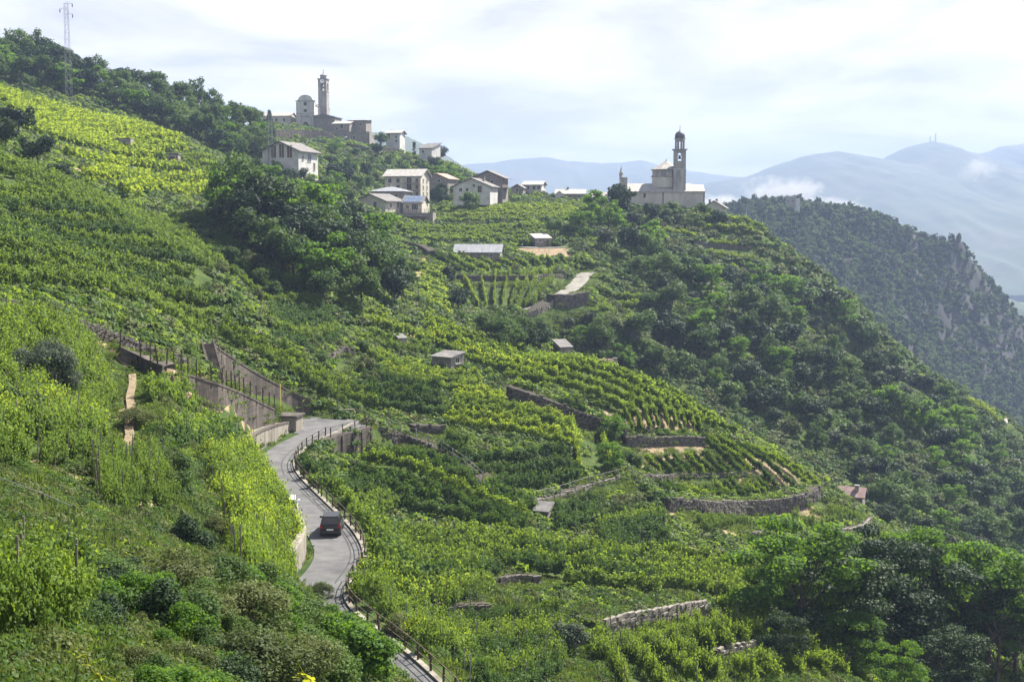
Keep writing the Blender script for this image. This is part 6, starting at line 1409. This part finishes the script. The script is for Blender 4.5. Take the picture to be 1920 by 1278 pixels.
n12_ = wood([(1130, 830), (1180, 840), (1200, 930), (1240, 970), (1180, 990), (1130, 900)], 34, 24, (30, 52), {'mid_bush': (2, 'bush', 'green bush', 1.0), 'mid_scrub': (2, 'shrub', 'dull green shrub', 0.8), 'mid_light': (0.6, 'robinia_tree', 'bright airy tree', 1.3)}, 'bushes left of the rounded terrace', 'on the terrace bank', 14, 12)
n13_ = wood([(440, 300), (500, 300), (505, 330), (600, 335), (640, 360), (600, 385), (480, 350), (430, 330)], 30, 15, (28, 48), MIXB, 'trees around the shuttered house', 'by the house', 22, 13)
NEARMIX = {'near_bush': (3, 'bush', 'leafy green bush', 1.0), 'near_scrub': (3, 'shrub', 'grey green shrub', 0.9), 'near_dark': (1.6, 'bush', 'dark bush', 1.0), 'near_light': (2, 'bush', 'bright leafy bush', 1.0)}
n14_ = wood([(110, 1090), (200, 1100), (330, 1095), (430, 1100), (560, 1165), (610, 1290), (300, 1300), (160, 1215), (150, 1140)], 52, 30, (62, 110), NEARMIX, 'bushes of the foreground scrub', 'in the foreground scrub', 48, 14)
n15_ = wood([(640, 640), (700, 700), (690, 720), (600, 690), (540, 640)], 34, 18, (20, 36), {'mid_scrub': (2, 'shrub', 'dry brownish shrub', 1.0), 'mid_bush': (2, 'bush', 'low green bush', 1.0)}, 'scrub over the rocky gully', 'in the rocky gully', 12, 15)
# single trees
S_ = [('far_dark', 35, 262, 75, 'broadleaf_tree', 'very dark round tree at the left edge below the yellow vineyard'), ('far_dark', 72, 318, 78, 'broadleaf_tree', 'dark spreading tree beside the stepped yellow hedges'), ('far_dark', 10, 285, 70, 'broadleaf_tree', 'dark tree cut by the left edge of the picture'), ('far_bush_dark', 110, 335, 45, 'bush', 'dark bush at the foot of the spreading dark tree'),
      ('far_dark', 860, 586, 52, 'broadleaf_tree', 'round dark tree standing alone left of the striped plot'), ('far_bush_dark', 838, 524, 30, 'bush', 'dark bush at the left end of the thin straight wall'),
      ('far_bush', 880, 392, 40, 'broadleaf_tree', 'leafy tree in front of the white gabled house', 404), ('far_bush', 826, 376, 36, 'bush', 'round green bush right of the four storey house'), ('far_round', 1110, 372, 26, 'broadleaf_tree', 'small round tree left of the little steep roofed house'),
      ('far_round', 1040, 448, 46, 'broadleaf_tree', 'broad green tree right of the gravel yard'), ('far_bush', 1062, 446, 32, 'bush', 'leafy bush right of the broad tree by the yard'), ('conifer', 506, 262, 56, 'conifer', 'slim dark conifer in front of the pale parish building'), ('purple', 482, 238, 24, 'broadleaf_tree', 'copper leaved tree left of the pale parish building'),
      ('far_bush_dark', 1346, 418, 30, 'bush', 'dark bush in front of the cream house right of the church'), ('far_dark', 824, 298, 34, 'broadleaf_tree', 'dark round tree at the end of the village ridge'), ('far_round', 714, 280, 34, 'broadleaf_tree', 'green tree left of the lone tall pale house'), ('column', 777, 290, 28, 'palm_like_tree', 'thin upright tree on the open ridge right of the village'),
      ('mid_round', 1160, 980, 44, 'broadleaf_tree', 'dark round topped tree beside the green path'), ('mid_bush', 1207, 966, 36, 'bush', 'conical bush standing right of the green path'), ('mid_olive', 1068, 1240, 88, 'olive_tree', 'round grey olive tree with bare trunk in the lower vines'),
      ('mid_light', 1150, 835, 60, 'robinia_tree', 'bright tree left of the straight wall'), ('near_olive', 92, 748, 122, 'olive_tree', 'fluffy grey green olive tree among the bright left vines'), ('near_dark', 40, 806, 112, 'broadleaf_tree', 'dark bush tree at the left edge below the olive'), 
      ('near_bush', 345, 936, 110, 'broadleaf_tree', 'leafy fig like tree right of the staked vines'), ('near_dark', 345, 1042, 110, 'broadleaf_tree', 'dark rounded tree below the leafy fig like tree'), ('mid_light', 700, 535, 60, 'robinia_tree', 'bright young tree at the right edge of the dense grove'),
      ('far_bush', 940, 458, 20, 'bush', 'dark little bush above the zinc roof'), ('far_bush_dark', 975, 436, 22, 'bush', 'dark bush on the contour rows'), ('mid_bush', 680, 660, 30, 'bush', 'bush beside the crumbling rocky wall')]
for s in S_: tree(s[0], s[1], s[2], s[3], s[4], s[5], D=s[6] if len(s) > 6 else None)
tree('near_olive', 62, 738, 96, 'olive_tree', 'smaller grey olive behind the fluffy olive tree')
tree('near_olive', 122, 764, 84, 'olive_tree', 'small grey olive in front of the fluffy olive tree')
for a, b_3, h_ , lb in ((652, 1226, 96, 'bright bush hiding the middle of the lower road'), (692, 1262, 92, 'bright bush left of the lower road near the bottom edge'), (672, 1246, 100, 'feathery bush between the two bright roadside bushes')): tree('near_light', a, b_3, h_, 'bush', lb, squash=1.3)
# lower right grove
G_ = [('grove', 1500, 1215, 255, 'tall robinia at the left end of the lower right grove'), ('grove', 1440, 1175, 150, 'small robinia leaning out at the left of the grove'), ('grove_dark', 1560, 1240, 220, 'dark robinia behind the left end of the grove'), ('grove_dark', 1640, 1230, 250, 'dark dense robinia in the middle of the grove'), ('grove', 1690, 1215, 240, 'robinia with brown tinged top in the middle of the grove'),
      ('grove_dark', 1735, 1250, 230, 'shaded robinia right of the middle of the grove'), ('grove', 1800, 1225, 215, 'upright robinia with bare stem near the right of the grove'), ('grove', 1850, 1262, 250, 'wide robinia beside the bare dead tree'), ('grove_dark', 1905, 1270, 210, 'dark robinia cut by the right edge'), ('grove', 1600, 1275, 130, 'low bright robinia at the front of the grove'), ('grove', 1690, 1330, 135, 'bright young robinia at the bottom edge in front of the grove'), ('grove_dark', 1780, 1320, 150, 'low dark robinia at the bottom edge'), ('grove', 1560, 1150, 130, 'robinia behind the water tank'), ('grove', 1480, 1085, 80, 'small robinia beside the water tank'), ('grove_dark', 1470, 1250, 110, 'dark undergrown robinia at the vineyard edge')]
for (k_, a, b, h_, lb) in G_: tree(k_, a, b, h_, 'robinia_tree', lb, squash=tr.uniform(0.95, 1.15))
# bare tree
p = hit1(1868, 1300); kk = p[1] / F; t0 = thing('dead_tree', 'bare dark branched tree standing before the grove at the lower right', 'tree', tuple(p)); H = 215 * kk
b = MB(); rb = np.random.default_rng(4)
def limb(q, d, L, r_, lev):
    d = Vector(d).normalized(); e = Vector(q) + d * L; b.tube(q, e, r_, r_ * 0.65, 6 if lev < 2 else 4)
    if lev >= 4: return
    for i in range(3 if lev else 5):
        s = rb.uniform(0.35, 1.0); v = Vector((rb.normal(), rb.normal(), rb.uniform(-0.1, 0.9))).normalized()
        limb(Vector(q).lerp(e, s), (d * 0.75 + v * 0.75), L * rb.uniform(0.5, 0.72), r_ * 0.5, lev + 1)
b.tube((0, 0, -0.6), (0, 0, 0.01), 0.02 * H + 0.03, 0.02 * H, 8); limb((0, 0, 0), (0.03, 0, 1), H * 0.5, 0.02 * H, 0); b.build('branches', M['bark'], t0)
# near bushes, foreground left
NB = [('near_bush', 170, 1085, 66, 'dark glossy bush right of the nearest stone wall'), ('near_dark', 250, 1092, 72, 'dark shaded bush behind the nearest stone wall'), ('near_scrub', 120, 1035, 40, 'dull low bush left of the tan earth patch'), ('near_scrub', 330, 1110, 110, 'grey green bush in the centre of the foreground scrub'), ('near_bush', 420, 1120, 110, 'rounded green bush under the staked vines'), ('near_dark', 300, 1180, 140, 'big dark bush in the foreground scrub'), ('near_light', 250, 1160, 120, 'bright young tree in the foreground scrub'), ('near_bush', 380, 1210, 130, 'leafy bush right of the bright young tree'), ('near_scrub', 460, 1180, 120, 'dull bush below the crooked stakes'), ('near_bush', 540, 1190, 100, 'green bush at the edge of the scrub above the road'),
      ('near_scrub', 480, 1290, 150, 'silvery leaved bush at the bottom edge left of centre'), ('near_scrub', 560, 1300, 140, 'silvery leaved bush at the bottom edge near the road'), ('near_dark', 420, 1310, 120, 'dark hollow bush at the bottom edge'), ('near_light', 670, 1290, 150, 'bright green bush overhanging the lower road'), ('near_light', 610, 1240, 110, 'fern like bright bush above the lower road'), ('near_light', 620, 1180, 60, 'small feathery bush beside the bare earth above the road'), ('near_light', 350, 1330, 110, 'pale leafy bush at the bottom edge'), ('near_light', 280, 1320, 90, 'low pale bush behind the vine tendrils'), ('near_dark', 170, 1190, 110, 'dark bush right of the corner vines'), ('near_bush', 210, 1120, 100, 'mid green bush above the corner vines'), ('near_scrub', 60, 1010, 44, 'low dry bush below the handrail'), ('near_bush', 140, 960, 44, 'bush beside the handrail'), ('near_scrub', 405, 1010, 60, 'olive bush below the dark rounded tree'), ('near_bush', 520, 1120, 70, 'bush among the crooked stakes'), ('near_scrub', 600, 1120, 40, 'low bush where the earth bank meets the road'), ('near_bush', 270, 870, 60, 'bush on the upper edge of the tan path'), ('near_scrub', 255, 800, 50, 'dry bush beside the tan path'), ('near_bush', 700, 1120, 46, 'bush on the bank below the railing bend'), ('near_scrub', 745, 1190, 50, 'bush on the bank beside the lower railing'), ('near_dark', 760, 1160, 40, 'dark bush above the lower railing')]
for (k_, a, b_2, h_, lb) in NB: tree(k_, a, b_2, h_, 'bush', lb, squash=tr.uniform(1.0, 1.4))
# trees along the crest of the rocky hill
for i in range(34):
    a = np.interp(i, [0, 33], [1425, 1900]) + tr.normal() * 5; y0 = np.interp(a, [1404, 1430, 1480, 1560, 1640, 1700, 1760, 1805, 1818, 1858, 1895, 1918], [405, 394, 390, 391, 410, 438, 464, 480, 532, 580, 612, 668])
    Dd = np.interp(a, [1404, 1560, 1640, 1805, 1918], [880, 940, 950, 930, 905])
    if abs(a - 1482) < 18: continue
    crest = globals().setdefault('crest', {}); k_ = ['far_round', 'far_dark', 'conifer', 'far_tall'][tr.choice(4, p=[.4, .25, .15, .2])]
    crest[k_] = crest.get(k_, 0) + 1; look_ = {'far_round': 'round hazy tree', 'far_dark': 'dark hazy tree', 'conifer': 'pointed hazy conifer', 'far_tall': 'slender hazy tree'}[k_]
    tree(k_, a, y0 + 7, tr.uniform(12, 22), 'ridge_tree', look_ + ' on the crest of the rocky hill, %s from the left' % ORD[crest[k_] - 1], 'trees on the crest of the rocky hill', 'tree', Dd)
print('TREES', NAMES, n1_, n2_, n3_, n4_, n7_)

# ================================================================ ground cover
gr = np.random.default_rng(12)
def cover(n, lo, hi, ulim=0.47):
    v = gr.uniform(math.log(C0 + lo), math.log(C0 + hi), n); y = np.exp(v) - C0; u = gr.uniform(-ulim, ulim, n); x = u * np.maximum(y, 1)
    keep = np.ones(n, bool)
    keep &= clear_of_works(x, y)
    for c, bare in PLOTS:
        lo, hi = c[:, :2].min(0), c[:, :2].max(0); m_ = (x > lo[0]) & (x < hi[0]) & (y > lo[1]) & (y < hi[1])
        if m_.any(): q = np.zeros(n, bool); q[m_] = in_poly(c, x[m_], y[m_]); keep &= ~(q & (gr.random(n) < (0.98 if bare else 0.94)))
    uu, vv = _uv(x, y); a = np.clip(((uu - GU[0]) / 0.004).astype(int), 0, len(GU) - 1); b = np.clip(((vv - GV[0]) / 0.0058).astype(int), 0, len(GV) - 1)
    keep &= gr.random(n) > np.clip(soil[b, a] * 1.6, 0, 0.98)
    x, y = x[keep], y[keep]; return x, y, hgt(x, y)
def tuft(n, h, w, leaf, mat, seed, up=0.7):
    r = np.random.default_rng(seed); a = r.uniform(0, 6.28, n); q = np.sqrt(r.random(n)) * w; z = r.random(n) ** 0.7 * h * (1.1 - 0.7 * q / w)
    p = np.c_[np.cos(a) * q, np.sin(a) * q, z]; nrm = unit(np.c_[np.cos(a) * 0.6, np.sin(a) * 0.6, np.full(n, up)] + r.normal(size=(n, 3)) * 0.5)
    return cloud_mesh('tuft', p, nrm, leaf * r.uniform(0.6, 1.4, n), M[mat], r)
def blades(n, h, w, mat, seed):
    r = np.random.default_rng(seed); a = r.uniform(0, 6.28, n); q = np.sqrt(r.random(n)) * w; c = np.c_[np.cos(a) * q, np.sin(a) * q, np.zeros(n)]
    L = h * r.uniform(0.5, 1.2, n); b = r.uniform(0, 6.28, n); wd = 0.03 * r.uniform(0.7, 1.5, n)
    s = np.c_[np.cos(b), np.sin(b), np.zeros(n)]; t_ = np.c_[r.normal(size=n) * 0.35, r.normal(size=n) * 0.35, np.ones(n)] * L[:, None]
    v = np.stack([c - s * wd[:, None], c + s * wd[:, None], c + t_ * 0.6 + s * wd[:, None] * 0.7, c + t_], 1).reshape(-1, 3); k = np.arange(n)[:, None] * 4
    return np_mesh('blades', v, np.concatenate([k + np.array([[0, 1, 2]]), k + np.array([[0, 2, 3]])], 1).reshape(-1, 3), M[mat], False, np.repeat(r.random(n), 2))
low = [tuft(320, 0.55, 0.6, 0.075, 'scrub', 1), tuft(320, 0.5, 0.6, 0.07, 'tree', 2), blades(110, 0.4, 0.5, 'grass', 3), blades(90, 0.3, 0.5, 'grass', 4), tuft(260, 0.4, 0.55, 0.07, 'vine', 5), tuft(300, 0.6, 0.6, 0.075, 'vine_dark', 6)]
x, y, z = cover(30000, 10, 110); n = len(x); s = gr.uniform(0.6, 1.5, n) * np.clip(0.55 + y / 130, 0.6, 1.4)
scatter('undergrowth', 'low weeds and grass covering the near slope', np.c_[x, y, z - 0.03], gr.uniform(0, 6.28, n), np.c_[s, s, s * gr.uniform(0.7, 1.3, n)], gr.choice(6, n, p=[.2, .14, .2, .14, .18, .14]), low)
high = [tuft(90, 0.9, 1.1, 0.34, 'scrub', 11), tuft(90, 0.9, 1.1, 0.34, 'tree', 12), tuft(80, 0.6, 1.2, 0.3, 'grass', 13), tuft(90, 0.9, 1.1, 0.34, 'vine', 14), tuft(90, 0.8, 1.1, 0.34, 'vine_dark', 15)]
x, y, z = cover(52000, 100, 640); n = len(x); s = gr.uniform(0.6, 1.4, n) * np.clip(0.5 + y / 330, 0.75, 1.7)
# meadow and forest floor differ: darker scrub on the forest slope
fo = (x > 25) & (y > 235); ind = gr.choice(5, n, p=[.2, .14, .24, .26, .16]); ind2 = gr.choice(5, n, p=[.32, .44, .04, .04, .16]); ind = np.where(fo, ind2, ind)
scatter('hillside_scrub', 'grass and scrub covering the farther slopes', np.c_[x, y, z - 0.05], gr.uniform(0, 6.28, n), np.c_[s, s, s * gr.uniform(0.6, 1.2, n)], ind, high)

verge = [blades(150, 0.22, 0.55, 'grass', 31), tuft(90, 0.2, 0.55, 0.1, 'scrub', 32), tuft(90, 0.22, 0.55, 0.1, 'vine', 33)]
v = gr.uniform(math.log(C0 + 60), math.log(C0 + 330), 60000); y = np.exp(v) - C0; x = gr.uniform(-0.45, 0.45, 60000) * y
near_wall = clear_of_works(x, y, 1.0, 0.5, 0.2) & ~clear_of_works(x, y, 6.0, 5.0, 3.0)
x, y = x[near_wall], y[near_wall]; n = len(x); s = gr.uniform(0.8, 1.6, n) * np.clip(0.6 + y / 200, 0.8, 1.8)
scatter('verge_grass', 'short grass and weeds along the walls and lanes', np.c_[x, y, hgt(x, y) - 0.02], gr.uniform(0, 6.28, n), np.c_[s, s, s * 0.8], gr.choice(3, n, p=[.5, .25, .25]), verge)
print('VERGE', n)
# ================================================================ car on the road
def loft(b, secs):
    """closed skin through cross-sections given as equal-length point lists"""
    n = len(secs[0]); vs = [p for s in secs for p in s]; fs = []
    for k in range(len(secs) - 1):
        for i in range(n): j = (i + 1) % n; fs.append((k * n + i, k * n + j, (k + 1) * n + j, (k + 1) * n + i))
    fs += [tuple(range(n - 1, -1, -1)), tuple((len(secs) - 1) * n + i for i in range(n))]; return b.add(vs, fs)
def car(label, loc, rz, paint, name='parked_car'):
    """small tall hatchback, front towards +Y"""
    t0 = thing(name, label, 'car', tuple(loc), rz)
    def sec(y, w, z0, z1, zs): return [(-w, y, z0), (w, y, z0), (w * 1.03, y, zs), (w * 0.97, y, z1 - 0.03), (w * 0.9, y, z1), (-w * 0.9, y, z1), (-w * 0.97, y, z1 - 0.03), (-w * 1.03, y, zs)]
    b = MB(); loft(b, [sec(-1.78, 0.70, 0.34, 0.86, 0.55), sec(-1.70, 0.78, 0.26, 0.94, 0.55), sec(-1.2, 0.80, 0.24, 0.97, 0.55), sec(0.6, 0.80, 0.24, 0.97, 0.55), sec(1.35, 0.79, 0.25, 0.90, 0.55), sec(1.68, 0.74, 0.28, 0.80, 0.52), sec(1.78, 0.62, 0.36, 0.70, 0.5)])
    b.build('body', M[paint], t0, True)
    def cab(y, w, z): return [(-w, y, z), (w, y, z)]
    b = MB(); base = [(-0.76, -1.68, 0.95), (0.76, -1.68, 0.95), (0.76, 0.95, 0.95), (-0.76, 0.95, 0.95)]; top = [(-0.60, -1.50, 1.52), (0.60, -1.50, 1.52), (0.60, 0.25, 1.54), (-0.60, 0.25, 1.54)]
    b.add(base + top, [(0, 3, 2, 1), (4, 5, 6, 7), (0, 1, 5, 4), (1, 2, 6, 5), (2, 3, 7, 6), (3, 0, 4, 7)]); b.box(-0.61, 0.61, -1.52, 0.27, 1.521, 1.56); b.build('cabin', M[paint], t0)
    def pane(q, nm, push):
        q = [Vector(p) for p in q]; nn = (q[1] - q[0]).cross(q[3] - q[0]).normalized() * push; c = sum(q, Vector()) / 4
        q = [c + (p - c) * 0.9 for p in q]; MB().add([p + nn * 0.2 for p in q] + [p + nn for p in q], [(0, 3, 2, 1), (4, 5, 6, 7), (0, 1, 5, 4), (1, 2, 6, 5), (2, 3, 7, 6), (3, 0, 4, 7)]).build(nm, M['glass'], t0)
    pane([(-0.74, -1.67, 0.98), (0.74, -1.67, 0.98), (0.59, -1.505, 1.5), (-0.59, -1.505, 1.5)], 'rear_window', 0.02)
    pane([(0.74, 0.93, 0.98), (-0.74, 0.93, 0.98), (-0.59, 0.26, 1.5), (0.59, 0.26, 1.5)], 'windscreen', 0.02)
    for sg in (-1, 1):
        for (y0, y1) in ((-1.5, -0.75), (-0.68, 0.02), (0.06, 0.62)):
            f = lambda y, z: (sg * (0.76 - 0.16 * (z - 0.95) / 0.57), y, z)
            q = [f(y0, 1.0), f(y1, 1.0), f(min(y1, 0.2 if y1 > 0.3 else y1), 1.46), f(y0 + (0.08 if y0 < -1 else 0), 1.46)]
            pane(q if sg > 0 else q[::-1], 'side_window', 0.016)
        MB().box(sg * 0.70 - 0.09, sg * 0.70 + 0.09, -1.81, -1.70, 0.66, 0.98).build('tail_light', M['tail_red'], t0)
        MB().box(sg * 0.62 - 0.13, sg * 0.62 + 0.13, 1.66, 1.80, 0.62, 0.76).build('headlight', M['plate_white'], t0)
        MB().box(sg * 0.9 - 0.1, sg * 0.9 + 0.1, 0.5, 0.62, 0.98, 1.12).build('mirror', M[paint], t0)
        MB().box(sg * 0.55 - 0.02, sg * 0.55 + 0.02, -1.4, 0.15, 1.562, 1.61).build('roof_rail', M['bumper'], t0)
        for y in (-1.15, 1.15):
            wh = thing('wheel', None, None, (sg * 0.73, y, 0.3)); wh.parent = t0
            pr = [(0.2, -0.09), (0.29, -0.085), (0.3, -0.04), (0.3, 0.04), (0.29, 0.085), (0.2, 0.09)]
            MB().lathe(pr, (0, 0, 0), 18).build('tyre', M['rubber'], wh, rot=(0, R(90), 0)); MB().lathe([(0.19, -0.1), (0.19, 0.1)], (0, 0, 0), 12).build('rim', M['steel'], wh, rot=(0, R(90), 0))
    MB().box(-0.78, 0.78, -1.86, -1.72, 0.3, 0.52).build('bumper', M['bumper'], t0); MB().box(-0.76, 0.76, 1.72, 1.86, 0.28, 0.5).build('bumper', M['bumper'], t0)
    pl = MB().box(-0.26, 0.26, -1.875, -1.862, 0.56 - 0.02, 0.66).build('number_plate', M['plate_white'], t0)
    MB().box(-0.3, 0.3, -1.84, -1.79, 0.53, 0.69).build('plate_recess', M['bumper'], t0)
    return t0
p = on_level(617, 1006, ROAD_Z); d_ = ROAD[np.argmin(np.hypot(ROAD[:, 0] - p[0], ROAD[:, 1] - p[1]))]
i_ = int(np.argmin(np.hypot(ROAD[:, 0] - p[0], ROAD[:, 1] - p[1]))); dv_ = ROAD[min(i_ + 3, len(ROAD) - 1)] - ROAD[i_ - 2]
c1 = car('black tall hatchback seen from behind on the narrow road', (p[0], p[1] + 1.7, ROAD_Z + 0.005), math.atan2(dv_[1], dv_[0]) - math.pi / 2 + R(-14), 'car_paint', 'car')
p = on_level(574, 974, ROAD_Z)
car('white car almost hidden by vines ahead of the black hatchback', (p[0] - 1.8, p[1] + 2.0, ROAD_Z + 0.005), math.atan2(dv_[1], dv_[0]) - math.pi / 2 + R(-8), 'car_white', 'car')

# ================================================================ vine shoots close to the viewer at the bottom edge
def big_leaf(M4, b, s):
    a = np.linspace(0, 2 * math.pi, 16, endpoint=False); rr = s * (0.42 + 0.13 * np.cos(5 * a) + 0.05 * np.cos(a)); vs = [(0, 0, 0.02 * s)] + [(r_ * math.cos(t_), r_ * math.sin(t_), -0.1 * s * (r_ / s) ** 2 * 3) for r_, t_ in zip(rr, a)]
    b.add([M4 @ Vector(v) for v in vs], [(0, i, i % 16 + 1) for i in range(1, 17)])
from mathutils import Euler
SH = [(232, 1290, 7.0, [(150, 1228), (165, 1245)], 'vine shoot with yellow green leaves and a curling tendril at the bottom edge'), (205, 1290, 7.0, [(190, 1268), (212, 1274), (170, 1272)], 'vine shoot with two broad yellow leaves at the bottom left edge'), (575, 1290, 7.0, [(570, 1262), (583, 1274), (555, 1268)], 'yellow leaved vine shoot at the bottom edge near centre left')]
gl = leaf_mat('young_vine_leaf', (0.22, 0.26, 0.02), (0.34, 0.36, 0.03), (0.6, 0.6, 0.05), 0.5); M['young'] = gl
rs = np.random.default_rng(3)
for (a, c_, D, lv, lb) in SH:
    p = at(a, c_ + 60, D); t0 = thing('vine_shoot', lb, 'vine shoot', tuple(p)); b = MB(); prev = np.zeros(3)
    for (u, w) in sorted(lv, key=lambda q: -q[1]):
        q = at(u, w, D) - p; mid = (prev + q) / 2 + np.array([0.01, 0, 0.02]); b.tube(prev, mid, 0.004, 0.0035, 5).tube(mid, q, 0.0035, 0.003, 5); prev = q
    e = prev + np.array([-0.03, 0, 0.06]); b.tube(prev, e, 0.002, 0.0015, 4).tube(e, e + np.array([0.0, 0, 0.05]), 0.0015, 0.001, 4); b.build('stem', M['young'], t0)
    for (u, w) in lv:
        q = at(u, w, D) - p; bb = MB(); big_leaf(Matrix.Translation(q) @ Euler((rs.uniform(0.3, 1.3), rs.uniform(-0.5, 0.5), rs.uniform(0, 6))).to_matrix().to_4x4(), bb, rs.uniform(0.06, 0.1)); bb.build('leaf', M['young'], t0)
